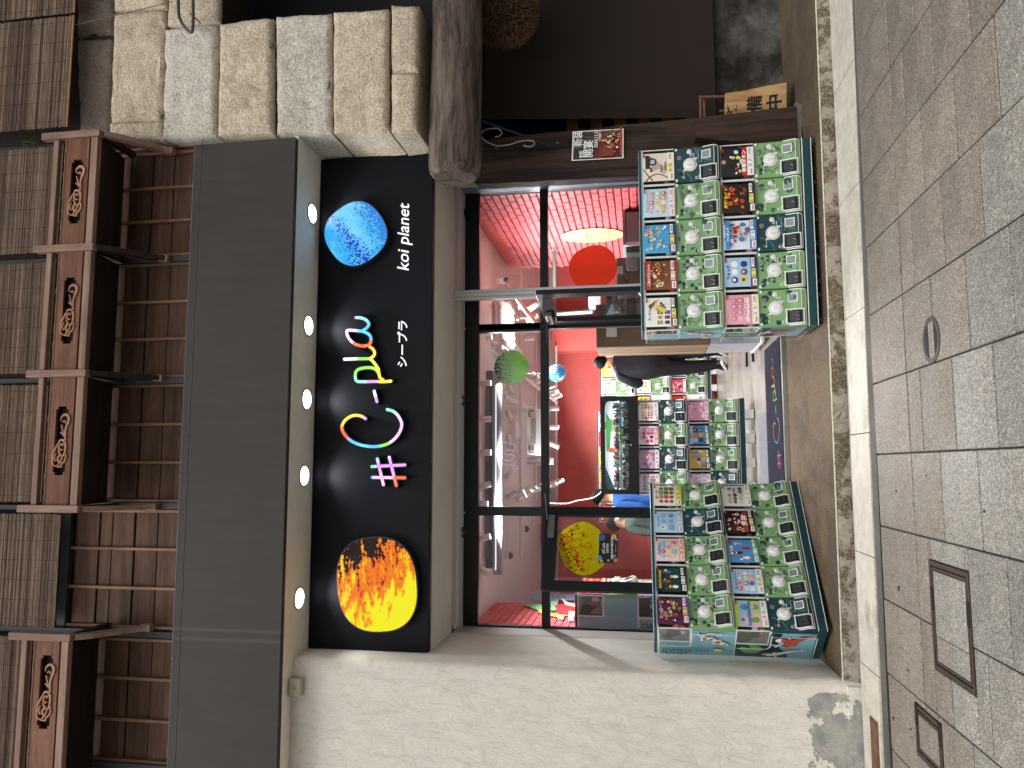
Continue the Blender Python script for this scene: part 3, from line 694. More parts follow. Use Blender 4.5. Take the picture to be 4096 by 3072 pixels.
# ================================================================== timber upper storey
W_BOARD = wood('old_cedar_board', '4b382d', '725443', 0, .25)
W_BATTEN = wood('cedar_batten', '7d5d49', '9c7860', 2, .15)
W_RAIL = wood('greyed_cedar_rail', '866a5b', 'a5897a', 0, .08)
W_POST = wood('greyed_cedar_post', '8c6f60', 'aa8d7e', 2, .08)
W_PANEL = wood('reddish_cedar', '694739', '8d624f', 0, .08)
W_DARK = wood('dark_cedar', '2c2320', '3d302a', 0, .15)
GREYP = M('grey_painted_post', '3d3d3f', .6, var=((8, .15),))
Yb = 5.45
t = thing('timber_wall', 'old cedar board wall with battens above the dark fascia', 'wall', (0, Yb, 4.74))
wpart('backing', box(-4.2, 2.8, Yb+.03, Yb+.08, 4.7, 7.6), W_DARK, t)
bz = [4.738, 4.936, 5.128, 5.322, 5.43, 5.64]
bays = [(-3.4, -2.21), (-2.21, -1.263), (-1.263, -.301), (-.301, .66), (.66, 1.629), (1.629, 2.62)]
random.seed(3)
for (x0, x1) in bays:
    for i, (z0, z1) in enumerate(zip(bz, bz[1:])):
        g = .005+.006*random.random()
        part('board', MB().bbox(-(x1-x0)/2+.012, (x1-x0)/2-.012, -.012, .012, -(z1-z0)/2+g, (z1-z0)/2-g*.3, .003, 1), W_BOARD, None, loc=((x0+x1)/2, Yb+.012+.006*(i % 2), (z0+z1)/2)).parent = t
    for o in t.children:
        pass
for o in t.children:
    if o.name.startswith('board'): o.matrix_parent_inverse = Matrix.Translation(t.location).inverted()
for x in (2.559, 2.511, 2.222, 1.947, 1.668, 1.591, 1.29, .992, .697, .623, .323, .028, -.265, -.343, -.63, -.922, -1.21, -1.303, -1.587, -1.887, -2.177):
    wpart('batten', MB().bbox(x-.011, x+.011, Yb-.028, Yb+.005, 4.735, 5.66, .002, 1), W_BATTEN, t)
for x in (2.60, 1.629, .66, -.301, -1.2565, -2.21):
    wpart('wall_post', MB().bbox(x-.0245, x+.0245, Yb-.05, Yb+.012, 4.735, 5.70, .003, 1), GREYP, t)
wpart('upper_beam', MB().bbox(-4.2, 2.62, Yb-.03, Yb+.02, 5.665, 5.74, .004, 1), GREYP, t)
# carving shared by every panel
def carve_mesh():
    mb = MB(); q = lambda a, b: ((1407-b)*.00098, (562-a)*.00098)
    S2 = [([(552, 1262), (556, 1235), (575, 1217), (600, 1217), (618, 1238), (616, 1270), (604, 1300), (596, 1335), (598, 1370), (604, 1400)], [8, 14, 18, 20, 20, 18, 16, 14, 14, 12]),
          ([(560, 1290), (572, 1330), (590, 1370), (596, 1410), (575, 1450)], 9), ([(556, 1345), (575, 1360), (600, 1385)], 10), ([(566, 1270), (588, 1262), (596, 1280)], 9),
          ([(548, 1420), (556, 1405), (580, 1405), (600, 1425), (604, 1460), (598, 1505), (580, 1530)], 15), ([(580, 1440), (566, 1432), (552, 1445), (552, 1468), (568, 1478), (580, 1470)], 11),
          ([(548, 1420), (532, 1445), (520, 1470), (505, 1500), (502, 1540), (506, 1580), (520, 1592)], 13), ([(530, 1500), (518, 1520), (522, 1548), (536, 1560)], 10), ([(545, 1480), (560, 1510), (545, 1540), (560, 1570), (545, 1592)], 14),
          ([(600, 1490), (612, 1520), (604, 1560), (580, 1580), (575, 1600), (548, 1600), (520, 1592)], 11), ([(560, 1500), (580, 1530), (572, 1560), (560, 1580)], 10)]
    for p, wd in S2:
        pts = spline([q(a, b) for a, b in p], 4); ww = wd if not isinstance(wd, list) else None
        n = len(pts)
        for i in range(n):
            pass
        ws = [(ww if ww else wd[min(len(wd)-1, int(i/n*len(wd)))])*.00098*(.6+.4*math.sin(PI*min(1, max(0, (i+1)/(n+1))))) for i in range(n)]
        vs0, fs0 = ribbon(pts, ws, lambda u, v: (u, -.022, v)); vs1, _ = ribbon(pts, ws, lambda u, v: (u, -.004, v))
        m_ = len(vs0); fs = list(fs0)+[tuple(m_+i for i in f[::-1]) for f in fs0]
        for i in range(n-1): fs += [(2*i, 2*i+2, m_+2*i+2, m_+2*i), (2*i+1, m_+2*i+1, m_+2*i+3, 2*i+3)]
        fs += [(0, m_, m_+1, 1), (m_-2, m_-1, 2*m_-1, 2*m_-2)]; mb.add(vs0+vs1, fs)
    return mb.mesh('carving', wood('carved_wood', 'a57a62', 'c09478', 0, .05))
CARVE = carve_mesh()
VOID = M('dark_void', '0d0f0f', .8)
BAMB = M('bamboo_pole', '7d6246', .45, var=((14, .3), (60, .15)))
def railing(x_list, lab, right_open):
    xs = sorted(x_list); Yr = 5.0
    t = thing('balcony_railing', lab, 'railing', (xs[0], Yr, 5.25), group='carved timber balcony railings')
    for x in xs[0 if not right_open else 0:]:
        if x < -2.3: continue
        wpart('post', MB().bbox(x-.026, x+.026, Yr-.04, Yr+.02, 5.245, 5.738, .003, 1), W_POST, t)
        wpart('post_side', MB().bbox(x-.022, x+.022, Yr+.02, Yb-.05, 5.25, 5.30, .003, 1), W_DARK, t)
        # curved bracket back to the wall
        pts = [(x, Yr+.01, 5.25), (x, Yr+.08, 5.17), (x, Yr+.2, 5.08), (x, Yr+.32, 5.0), (x, Yb-.06, 4.93)]
        mb = MB()
        for p, q in zip(pts, pts[1:]): mb.quadbar(p, q, (.018, 0, 0), (0, .022, .03))
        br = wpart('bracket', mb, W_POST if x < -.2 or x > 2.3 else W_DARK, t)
        wpart('bracket_block', MB().bbox(x-.025, x+.025, Yb-.10, Yb-.045, 4.90, 4.98, .003, 1), W_POST, t)
    for a, b in zip(xs, xs[1:]):
        a += .027; b -= .027
        wpart('top_rail', MB().bbox(a, b, Yr-.02, Yr+.02, 5.60, 5.645, .003, 1), W_RAIL, t)
        wpart('bottom_rail', MB().bbox(a, b, Yr-.025, Yr+.02, 5.265, 5.322, .003, 1), W_RAIL, t)
        n = 40; mb = MB()
        rr = [.0095+(.0025 if i % 9 == 0 else 0) for i in range(n+1)]
        mb.tube([(a+(b-a)*i/n, Yr+.005, 5.552+.0015*math.sin(i)) for i in range(n+1)], rr, 8); mb.smooth = True
        wpart('bamboo_rail', mb, BAMB, t)
        c = (a+b)/2 if b > -1.1 else -1.578
        L = .25; zc = 5.437; H2 = .050
        # panel: a frame of boards round the notched slot
        zs0, zs1 = 5.345, 5.532
        mb = MB(); mb.box(a, c-L, Yr-.012, Yr+.01, zs0, zs1); mb.box(c+L, b, Yr-.012, Yr+.01, zs0, zs1)
        mb.box(c-L, c+L, Yr-.012, Yr+.01, zs0, zc-H2); mb.box(c-L, c+L, Yr-.012, Yr+.01, zc+H2, zs1)
        for sx in (-1, 1):
            for sz in (-1, 1):
                x1_, x2_ = sorted((c+sx*(L-.022), c+sx*L)); z1_, z2_ = sorted((zc+sz*(H2-.016), zc+sz*H2)); mb.box(x1_, x2_, Yr-.0118, Yr+.009, z1_, z2_)
        pn = wpart('carved_panel', mb, W_PANEL, t)
        cv = put('carving', CARVE, pn, (c, Yr, zc-.008))
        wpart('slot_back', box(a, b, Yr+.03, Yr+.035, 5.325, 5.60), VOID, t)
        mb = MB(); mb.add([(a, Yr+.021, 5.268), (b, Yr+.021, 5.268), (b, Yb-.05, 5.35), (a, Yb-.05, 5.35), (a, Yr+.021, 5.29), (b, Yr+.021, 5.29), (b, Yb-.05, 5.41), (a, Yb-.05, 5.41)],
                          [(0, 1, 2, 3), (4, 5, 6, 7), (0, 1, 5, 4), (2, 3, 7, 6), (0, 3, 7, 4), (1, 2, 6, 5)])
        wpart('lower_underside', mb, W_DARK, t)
railing([2.5, 1.62, .677, -.305], 'long carved timber railing of three panels over the middle of the shop', False)
railing([-1.2, -2.45], 'short carved timber railing with one panel at the upper left corner', True)

# bamboo blinds: every reed is a ridge of its own
def reed_mat():
    k = NT('reed'); a = k.n('ShaderNodeAttribute', attribute_name='Col'); co = k.coord((3, 3, 60), rnd=True)
    c = k.mul(a.outputs['Color'], k.mr(k.noise(co, 3, 5, .6), .3, .7, .6, 1.35)); c2 = k.coord(); c = k.mul(c, k.mr(k.noise(c2, 2, 4), .3, .7, .8, 1.2))
    k.l(c, k.b.inputs['Base Color']); k.b.inputs['Roughness'].default_value = .55; return k.m
REED = reed_mat()
def blind(x0, x1, y, z0, z1, label, hem=False, seed=0):
    random.seed(seed); t = thing('bamboo_blind', label, 'blind', ((x0+x1)/2, y, z0), group='brown reed blinds over the balcony'); mb = MB(); ps = .0066; n = int((z1-z0)/ps)
    hw = (x1-x0)/2; ns = 6
    for i in range(n):
        z = i*ps; d = random.uniform(-.0014, .0014); g = random.random()
        base = (.30, .205, .15) if g < .58 else ((.46, .37, .29) if g < .86 else (.085, .06, .05))
        j = random.uniform(.8, 1.2); mb.col = tuple(q*j for q in base)
        e0 = -hw+random.uniform(-.006, .004); e1 = hw+random.uniform(-.004, .006)
        bow = [random.uniform(-.0012, .0012) for _ in range(ns+1)]
        vs = []
        for k in range(ns+1):
            x = e0+(e1-e0)*k/ns; zz = z+bow[k]; vs += [(x, d, zz), (x, d-.003, zz+ps*.45), (x, d, zz+ps*.97)]
        fs = []
        for k in range(ns): fs += [(3*k, 3*k+3, 3*k+4, 3*k+1), (3*k+1, 3*k+4, 3*k+5, 3*k+2)]
        mb.add(vs, fs)
    part('reeds', mb, REED, t, kind='stuff')
    for k in range(int(2*hw/.16)+1):
        x = -hw+.05+k*(2*hw-.1)/max(1, int(2*hw/.16))
        part('binding_cord', MB().tube([(x+random.uniform(-.002, .002), -.004, z) for z in np.linspace(0, z1-z0, 10)], .0011, 4), M('cord', '4c3d30', .8), t)
    if hem: part('hem_rod', MB().tube([(-hw, -.004, 0), (hw, -.004, 0)], .007, 8), M('pale_bamboo', 'b08a5c', .5, var=((20, .2),)), t)
blind(2.672, 3.60, 5.17, 5.70, 7.0, 'reed blind hanging in front of the stone wall, pale rod along its hem', True, 1)
blind(3.625, 4.6, 5.17, 5.70, 7.0, 'reed blind cut by the upper right corner of the photo', True, 2)
blind(1.70, 2.575, 5.30, 5.60, 7.0, 'reed blind behind the rightmost carved railing panel', False, 3)
blind(.728, 1.615, 5.30, 5.60, 7.0, 'reed blind behind the middle carved railing panel', False, 4)
blind(-.272, .634, 5.30, 5.60, 7.0, 'reed blind behind the third carved railing panel from the right', False, 5)
blind(-1.205, -.366, 5.30, 5.655, 7.0, 'reed blind hanging free between the two carved railings', False, 6)
blind(-2.35, -1.285, 5.30, 5.60, 7.0, 'reed blind behind the carved panel at the upper left', False, 7)
for x in (2.62, 1.655, .68, -.32, -1.245): 
    o = part('balcony_post', MB().bbox(-.02, .02, -.02, .02, 0, 1.9, .003, 1), GREYP, None, loc=(x, 5.40, 5.3)); tag(o, {2.62: 'dark grey post between the stone wall and the rightmost railing blind', 1.655: 'dark grey post behind the second railing post from the right', .68: 'dark grey post behind the third railing post from the right', -.32: 'dark grey post behind the left end of the long railing', -1.245: 'dark grey post behind the short left railing'}[x], 'post', 'dark grey balcony posts')
random.seed(11)
mb = MB()
for i in range(22):
    a = random.uniform(0, PI); l_ = random.uniform(.05, .16); x = random.uniform(-.12, .12)
    p = Vector((x, 0, 0)); q = p+Vector((math.cos(a)*l_, random.uniform(-.05, .02), math.sin(a)*l_*.9)); mb.quadbar(p, q, (.004, 0, .002), (0, .001, 0))
o = part('balcony_plant', mb, M('leaf_green', '3f5a2c', .5, var=((20, .3),)), None, loc=(2.63, 5.34, 6.12)); tag(o, 'green plant peeping through the gap beside the right reed blind', 'plant')

# ================================================================== stone wall (right)
def stone_mat(name, c, c2):
    k = NT(name); co = k.coord(rnd=True); rgb = k.n('ShaderNodeRGB'); rgb.outputs[0].default_value = (*lin(c), 1); cur = rgb.outputs[0]
    cur = k.mix(k.mr(k.noise(co, 2.5, 6, .65), .42, .68, 0, .6, True), cur, lin(c2))
    n1 = k.noise(co, 55, 7, .72); n2 = k.noise(co, 150, 4, .6)
    cur = k.mul(cur, k.mr(n1, .36, .60, .66, 1.26)); cur = k.mul(cur, k.mr(n2, .35, .65, .76, 1.26))
    cur = k.mul(cur, k.mr(k.noise(co, 7, 5, .6), .3, .7, .85, 1.12))
    oi = k.n('ShaderNodeObjectInfo'); cur = k.mul(cur, k.mr(oi.outputs['Random'], 0, 1, .9, 1.08))
    k.l(cur, k.b.inputs['Base Color']); k.b.inputs['Roughness'].default_value = .9
    k.bump(n1, 1.0, .034); return k.m
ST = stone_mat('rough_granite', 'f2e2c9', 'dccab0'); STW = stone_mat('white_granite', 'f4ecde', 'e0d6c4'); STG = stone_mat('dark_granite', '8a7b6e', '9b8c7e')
t_st = thing('stone_wall', 'big rough-hewn pale granite block wall at the upper right', 'wall', (3, 5.3, 2.87))
Ys = 5.28
def stone(TL, TR, BR, BL, mat, seed, depth=.54, proud=0, small=False):
    c = [at(*p, Ys) for p in (TL, TR, BR, BL)]; cen = sum(c, Vector())/4
    W_ = (c[1]-c[0]).length; H_ = (c[0]-c[3]).length; nu = max(8, int(W_/.028)); nv = max(6, int(H_/.028))
    def fn(u, v):
        p = c[3].lerp(c[2], u).lerp(c[0].lerp(c[1], u), v)
        du = min(u, 1-u)*W_; dv = min(v, 1-v)*H_; r = .016
        eu = max(0, 1-du/r); ev = max(0, 1-dv/r); e = 1-math.sqrt(max(0, 1-min(1, eu*eu+ev*ev)))
        q = Vector((p.x*5+seed*9, p.z*5, seed))
        d = .009*noise.noise(q)+.009*noise.noise(q*3.1)+.0055*noise.noise(q*9)
        pit = noise.noise(Vector((p.x*7, p.z*13, seed+50))); d += .06*max(0, pit-.34)
        wob = .005*noise.noise(Vector((p.x*9, p.z*9, seed+7)))
        return (p.x-cen.x+wob*(eu+ev), d+e*.022-proud, p.z-cen.z+wob*(eu+ev))
    mb = MB(); mb.grid(nu, nv, fn); K = nu+1
    ring = [i for i in range(K)]+[j*K+nu for j in range(1, nv+1)]+[nv*K+i for i in range(nu-1, -1, -1)]+[j*K for j in range(nv-1, 0, -1)]
    prev = ring
    for s_ in range(1, 9):
        off = len(mb.v); y = .022+depth*s_/8
        for i in ring:
            p = mb.v[i]; q = Vector((p[0]*4, y*4, p[2]*4+seed))
            n_ = .008*noise.noise(q)+.005*noise.noise(q*4)
            dirx = -1 if p[0] < 0 else 1
            mb.v.append((p[0]+n_*dirx*(1 if abs(p[0]) > W_*.45 else 0), y, p[2])); mb.c.append((1, 1, 1))
        L = len(ring)
        for i in range(L): mb.f.append((prev[i], prev[(i+1) % L], off+(i+1) % L, off+i)); mb.mi.append(0)
        prev = list(range(off, off+L))
    o = put('stone_block', mb.mesh('stone_block', mat, 60), None, (cen.x, Ys, cen.z)); o.parent = t_st; o.matrix_parent_inverse = Matrix.Translation(t_st.location).inverted(); return o
z = lambda *q: [Z1(a, b) for a, b in q]
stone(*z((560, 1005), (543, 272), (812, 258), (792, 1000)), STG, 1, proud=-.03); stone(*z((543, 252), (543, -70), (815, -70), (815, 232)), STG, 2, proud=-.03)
stone(*z((808, 898), (832, 92), (1212, 64), (1190, 876)), ST, 3); stone(*z((835, 72), (835, -80), (1212, -80), (1215, 50)), ST, 4); stone(*z((802, 1010), (803, 908), (1188, 890), (1195, 1028)), ST, 5)
stone(*z((1198, 1020), (1215, 215), (1598, 172), (1585, 1000)), STW, 6, proud=.01); stone(*z((1230, 188), (1230, -80), (1612, -80), (1608, 162)), ST, 7)
stone(*z((1606, 1000), (1622, 182), (2005, 124), (2008, 985)), ST, 8, proud=.015)
stone((1105, 536), (1101, 62), (1321, 50), (1322, 530), STW, 9, proud=.0); stone((1333, 530), (1333, 48), (1552, 34), (1552, 522), ST, 10, proud=.01)
stone((1563, 525), (1563, 290), (1668, 290), (1664, 515), ST, 11); stone((1563, 283), (1563, 15), (1674, 20), (1670, 283), ST, 12)
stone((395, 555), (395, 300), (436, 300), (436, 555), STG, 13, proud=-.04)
# dark mortar bed
mb = MB(); mb.box(2.56, 3.46, 5.335, 5.80, 2.89, 4.46); mb.box(2.58, 5, 5.335, 5.80, 4.50, 5.74); mb.box(2.62, 5, 5.42, 5.8, 5.745, 7.5)
wpart('mortar_bed', mb, M('dark_mortar', '2e2822', .95, var=((20, .3),)), t_st)
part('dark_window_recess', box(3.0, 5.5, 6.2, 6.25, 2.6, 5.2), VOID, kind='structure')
# weeds in the joints
GR = M('dry_weed', '5d6142', .8, var=((30, .4),))
for i, (px_, lab, n_) in enumerate([(Z1(1200, 865), 'tuft of weeds in the joint near the corner of the white stone', 34), (Z1(2010, 350), 'small weed tuft in the joint on the right of the stone wall', 26), ((1318, 345), 'weed growing in the lower joint in the middle of the stone wall', 22), (Z1(1490, 1075), 'withered weed where the stone wall meets the dark fascia', 18)]):
    p = at(*px_, Ys-.01); mb = MB(); random.seed(20+i)
    for k in range(n_):
        a = random.uniform(0, 2*PI); l_ = random.uniform(.02, .06); q = [Vector((0, 0, 0))]
        for s_ in range(3): q.append(q[-1]+Vector((math.cos(a), random.uniform(-.7, -.1), math.sin(a)*.8))*l_/3+Vector((0, 0, -.003*s_)))
        mb.tube(q, [.0022, .0018, .0012, .0005], 3)
    o = part('weed', mb, GR, None, loc=p); tag(o, lab, 'plant')
# bent steel pipe and slack wire
t = thing('steel_pipe', 'bent grey steel pipe hooked in front of the upper right stones', 'pipe', at(740, 60, 5.2))
pp = [at(*Z1(a, b), 5.17) for a, b in ((1312, -90), (1315, 40), (1318, 110), (1330, 150), (1365, 205), (1395, 232), (1412, 236), (1420, 215), (1424, 120), (1420, -90))]
wpart('pipe', MB().tube([Vector(p) for p in spline(pp, 4)], .0125, 10), M('galvanised', '5f5c57', .5, .5, var=((15, .2),)), t, 60)
wpart('wall_clip', MB().quadbar(at(*Z1(1400, 98), 5.18), at(*Z1(1480, 170), 5.24), (.008, 0, .004), (0, .003, .004)), M('rust', ''), t)
mb = MB(); a, b = at(*Z1(545, 185), 5.2), at(*Z1(1275, 10), 5.2)
mb.tube([a.lerp(b, i/20)+Vector((0, 0, -.03*math.sin(PI*i/20))) for i in range(21)], .0035, 6)
o = part('slack_wire', mb, M('brown_wire', '7c6152', .7), None); tag(o, 'thin brown wire running across the upper right stones', 'wire')

# ================================================================== log beam, post and dark entrance at the right
def log_mat():
    k = NT('weathered_log'); co = k.coord((1.2, 9, 9)); f = k.noise(co, 1.6, 9, .7, .7)
    cur = k.mix(k.mr(f, .35, .65, 0, 1, True), lin('362b25'), lin('75665b')); cur = k.mul(cur, k.mr(k.noise(k.coord((3, 60, 60)), 2, 4), .3, .7, .7, 1.25))
    cr = k.noise(k.coord((1, 14, 14)), 2.2, 3, .5, .4); c2 = k.mr(cr, .485, .5, 1, 0); c3 = k.mr(cr, .5, .515, 0, 1)
    mm = k.n('ShaderNodeMath', operation='MAXIMUM'); k.l(c2, mm.inputs[0]); k.l(c3, mm.inputs[1]); cur = k.mul(cur, k.mr(mm.outputs[0], 0, 1, .35, 1))
    k.l(cur, k.b.inputs['Base Color']); k.b.inputs['Roughness'].default_value = .85
    k.bump(f, .7, .02); return k.m
LOGM = log_mat()
t = thing('log_beam', 'thick weathered round log beam under the stone wall', 'beam', (3, 5.45, 2.63))
mb = MB(); n = 26; m_ = 60
def logf(u, v):
    x = 2.17+2.4*v; a = 2*PI*u; r = .205-.018*v
    if v < .03: r *= .80+.2*math.sqrt(v/.03)
    r *= 1+.04*math.sin(3*a+1)+.025*noise.noise(Vector((x*2, math.cos(a)*2, math.sin(a)*2)))+.012*noise.noise(Vector((x*5, math.cos(a)*12, math.sin(a)*12)))
    # knot
    dk = (x-2.36)**2+(a-4.2)**2*.03; r += .015*math.exp(-dk/.003)
    return (x, 5.50+r*math.cos(a), 2.63-.02*v+r*.98*math.sin(a))
mb.grid(n, m_, logf); mb.v = mb.v; c_ = Vector((2.165, 5.50, 2.63)); off = len(mb.v); mb.v.append(tuple(c_)); mb.c.append((1, 1, 1))
for i in range(n): mb.f.append((i+1, i, off)); mb.mi.append(0)
wpart('log', mb, LOGM, t, 50)
wpart('iron_spike', MB().tube([at(*Z2(80, 375), 5.28), at(*Z2(150, 468), 5.34)], .006, 6), M('rust', ''), t)
WP = wood('dark_timber_post', '241a16', '4b3a31', 2, .05)
def slab(name, quad, Y, depth, mat, t, rough=.006, nn=24, smooth=50):
    c = [at(*p, Y) for p in quad]   # TL TR BR BL
    mb = MB()
    def fn(u, v):
        p = c[3].lerp(c[2], u).lerp(c[0].lerp(c[1], u), v); q = Vector((p.x*20, Y, p.z*4)); d = rough*noise.noise(q)+rough*.6*noise.noise(q*2.7)
        return (p.x+rough*noise.noise(Vector((u*3, v*14, Y)))*(1 if u in (0, 1) else 0), Y+d, p.z)
    mb.grid(10, nn, fn); K = 11
    ringi = [i for i in range(K)]+[j*K+10 for j in range(1, nn+1)]+[nn*K+i for i in range(9, -1, -1)]+[j*K for j in range(nn-1, 0, -1)]
    off = len(mb.v)
    for i in ringi: p = mb.v[i]; mb.v.append((p[0], Y+depth, p[2])); mb.c.append((1, 1, 1))
    L = len(ringi)
    for i in range(L): mb.f.append((ringi[i], ringi[(i+1) % L], off+(i+1) % L, off+i)); mb.mi.append(0)
    mb.f.append(tuple(range(off, off+L))); mb.mi.append(0)
    return wpart(name, mb, mat, t, smooth)
t = thing('timber_post', 'dark old timber post right of the shop window, a poster fixed on it', 'post', (2.5, 5.95, 0))
slab('post', [(1905, 738), (1905, 560), (2800, 470), (2800, 690)], 5.97, .12, WP, t)
wpart('post_back', MB().bbox(2.51, 2.60, 6.1, 6.84, -.02, 2.86, .004, 1), WP, t)
slab('lower_post', [(2755, 690), (2755, 540), (3180, 560), (3180, 700)], 5.985, .11, WP, t)
slab('foot_block', [(2782, 550), (2782, 472), (3182, 425), (3192, 588)], 5.86, .45, WP, t, .004)
slab('stone_foot', [(3168, 452), (3182, 405), (3212, 420), (3205, 600)], 5.87, .4, M('foot_stone', '6f6b62', .9, var=((12, .3), (60, .3)), bump=(50, .8, .01)), t)
# poster
def plane_print(pixels, Y, u0, u1, v0, v1):
    "print map on the vertical plane y=Y through photo corner pixels TL TR BR BL"
    c = [at(*p, Y) for p in pixels]
    def f(u, v, d):
        s_ = (u-u0)/(u1-u0); r = (v-v0)/(v1-v0); p = c[3].lerp(c[2], s_).lerp(c[0].lerp(c[1], s_), r); return (p.x, p.y-d, p.z)
    return f
f = plane_print([Z2(1008, 298), Z2(1018, 55), Z2(1441, 30), Z2(1440, 275)], 5.955, 0, 1, 0, 1.45)
p = PR(f, .0005); p.rect(0, 0, 1, 1.45, 'f2f2ee'); p.rect(.03, .04, .97, 1.41, '31241f'); random.seed(4)
p.rect(.03, .04, .97, .80, '6e2414'); 
for i in range(8): p.rect(.04+.115*i, .82+random.random()*.1, .12+.115*i, 1.40, random.choice(['2b1c17', '40403c', '4a1712', '1c1a1a', '59574f']))
for i in range(90):
    u, v = random.gauss(.5, .22), random.gauss(.33, .12)
    if .08 < u < .92 and .08 < v < .62: p.circ(u, v, random.uniform(.02, .06), random.choice(['c9402a', 'e8a24a', 'f0dcc0', '3a6a2c', '8c2a1a', 'd9702a', '2b1a14', 'b7b0a6', 'f4efe6']), 7, ry=random.uniform(.015, .04), rot=random.random()*3)
p.rect(.03, .04, .97, .10, 'b3341a'); p.rect(.03, .26, .3, .62, '7c2a16')
p.text('新装', .66, 1.17, .27, 'f6f6f2', bold=.012, align='c', rot=0); p.text('開宴', .24, .0, .001, 'f6f6f2')
p.k -= 1; p.text('開宴', .30, .87, .30, 'f6f6f2', bold=.012)
p.text('2024.11.21', .62, .72, .14, 'f6f6f2', bold=.01); p.text('17:00～', .72, .62, .11, 'f6f6f2', bold=.01); p.text('金彩', .12, 1.12, .13, 'f6f6f2', bold=.02)
o = p.done('poster'); tag(o, 'red and black food poster with white characters on the timber post', 'poster')
# iron bracket with scrolls
t = thing('iron_bracket', 'black iron wall bracket with a scroll between log beam and post', 'bracket', at(2100, 520, 5.9)); IRB = M('dark_paint_iron', '4c4644', .5, .5)
Yk = 5.80
wpart('stay', MB().quadbar(at(*Z2(290, -25), Yk-.1), at(*Z2(845, 172), Yk+.1), (.0, .018, 0), (.012, 0, .018)), IRB, t)
wpart('wall_plate', MB().quadbar(at(*Z2(290, 190), 5.955), at(*Z2(990, 150), 5.955), (.0, .008, 0), (.035, 0, .0)), M('dark_iron', ''), t)
wpart('scroll', MB().tube([Vector(q) for q in spline([at(*Z2(a, b), Yk-.02) for a, b in ((372, 100), (415, 88), (430, 62), (405, 32), (350, 28), (290, 40), (258, 75), (270, 110), (330, 150), (400, 172), (500, 160), (560, 140), (640, 128), (690, 135), (700, 158), (670, 178), (625, 175), (612, 163))], 5)], .006, 8), M('grey_scroll', '8a8582', .5, .4), t, 60)
for q in ((392, 197), (893, 152)): wpart('bolt', MB().lathe([(.014, 0), (.012, .01)], 6, Matrix.Translation(at(*Z2(*q), 5.945))@Matrix.Rotation(PI/2, 4, 'X')), M('galvanised', ''), t)
o = part('steel_hook', MB().quadbar(at(1882, 415, 5.7), at(1925, 408, 5.7), (.02, 0, 0), (0, .006, .0)).quadbar(at(1925, 412, 5.7), at(1930, 391, 5.66), (.0, .01, .012), (.004, .0, .0)), M('galvanised', '')); tag(o, 'small steel hook under the log beam', 'hook')
# dark entrance with hanging cloth screen
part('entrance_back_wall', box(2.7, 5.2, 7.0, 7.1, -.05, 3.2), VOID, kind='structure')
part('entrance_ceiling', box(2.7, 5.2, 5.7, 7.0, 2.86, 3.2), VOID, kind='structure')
t = thing('cloth_screen', 'large dark brown cloth screen hanging in the entrance', 'screen', (3.5, 6.4, .6))
a = at(1908, 478, 6.3); b = at(2862, 470, 6.3)
mb = MB(); mb.grid(40, 4, lambda u, v: (b.x+(5.2-b.x)*u+(a.x-b.x)*v*(1-u), 6.3+.006*math.sin(u*30), b.z-.08*u*0+(a.z-b.z)*v))
wpart('cloth', mb, M('brown_cloth', '2a201b', .9, var=((1, .1),)), t); wpart('bottom_rod', MB().tube([(b.x, 6.3, b.z), (5.2, 6.3, b.z)], .012, 8), M('dark_iron', ''), t)
ob = MB(); random.seed(31)
for i in range(7):
    x0 = 2.73+.0*i; z0 = .7+i*.16
for i in range(6):
    p0 = at(2290+i*95, 478, 6.6); ob.box(p0.x-.25, p0.x+.14, 6.6, 6.62, p0.z-.05, p0.z+.05)
o = part('timber_rack', ob, wood('rack_wood', '7a4a2a', '9a6238', 2, .1)); tag(o, 'brown slatted timber rack glimpsed behind the cloth screen', 'rack')
# plaster base
def gf(u, v):
    x = 2.72+2.4*u; zz = -.02+.62*v; return (x, 6.42+.03*noise.noise(Vector((x*2.2, zz*4, 3)))+.012*noise.noise(Vector((x*9, zz*12, 3)))+.05*abs(noise.noise(Vector((x*1.1, zz*3, 9))))*(1 if .3 < v < .7 else .3), zz)
o = part('low_stone_wall', MB().grid(60, 24, gf), M('mottled_stone', '55524d', .85, var=((2.5, .4), (9, .35), (50, .2)), bump=(12, .6, .03), mixc=('2f2822', 3, .45, .65)), smooth=60); tag(o, 'low mottled grey stone wall under the cloth screen', 'wall')
# hanging cedar ball
c = at(2020, 55, 5.85); t = thing('cedar_ball', 'big brown ball of cedar twigs hanging in the dark entrance', 'cedar ball', c)
random.seed(9); mb = MB(); R_ = .272
for i in range(5200):
    zz = random.uniform(-1, 1); a = random.uniform(0, 2*PI); r = math.sqrt(1-zz*zz); nvec = Vector((r*math.cos(a), r*math.sin(a), zz))
    if nvec.y > .35: continue
    l_ = random.uniform(.96, 1.06); base = nvec*R_*.86; tip = nvec*R_*l_+Vector([random.uniform(-.008, .008) for _ in range(3)])
    sd_ = nvec.orthogonal().normalized(); sd2 = nvec.cross(sd_); w_ = random.uniform(.0025, .005)
    g = random.uniform(.6, 1.3); mb.col = (.19*g, .095*g, .05*g)
    mb.add([base+sd_*w_, base-sd_*w_*.5+sd2*w_, base-sd_*w_*.5-sd2*w_, tip+sd_*w_*.7, tip-sd_*w_*.35+sd2*w_*.6, tip-sd_*w_*.35-sd2*w_*.6], [(0, 1, 4, 3), (1, 2, 5, 4), (2, 0, 3, 5), (3, 4, 5)])
part('twigs', mb, attr_mat('twig', .9), t, kind='stuff')
core = MB().lathe([(R_*.9*math.sin(PI*i/14)+.0001, R_*.9*math.cos(PI*i/14)) for i in range(15)], 24); part('core', core, M('twig_core', '2a1a10', .95), t, 60)
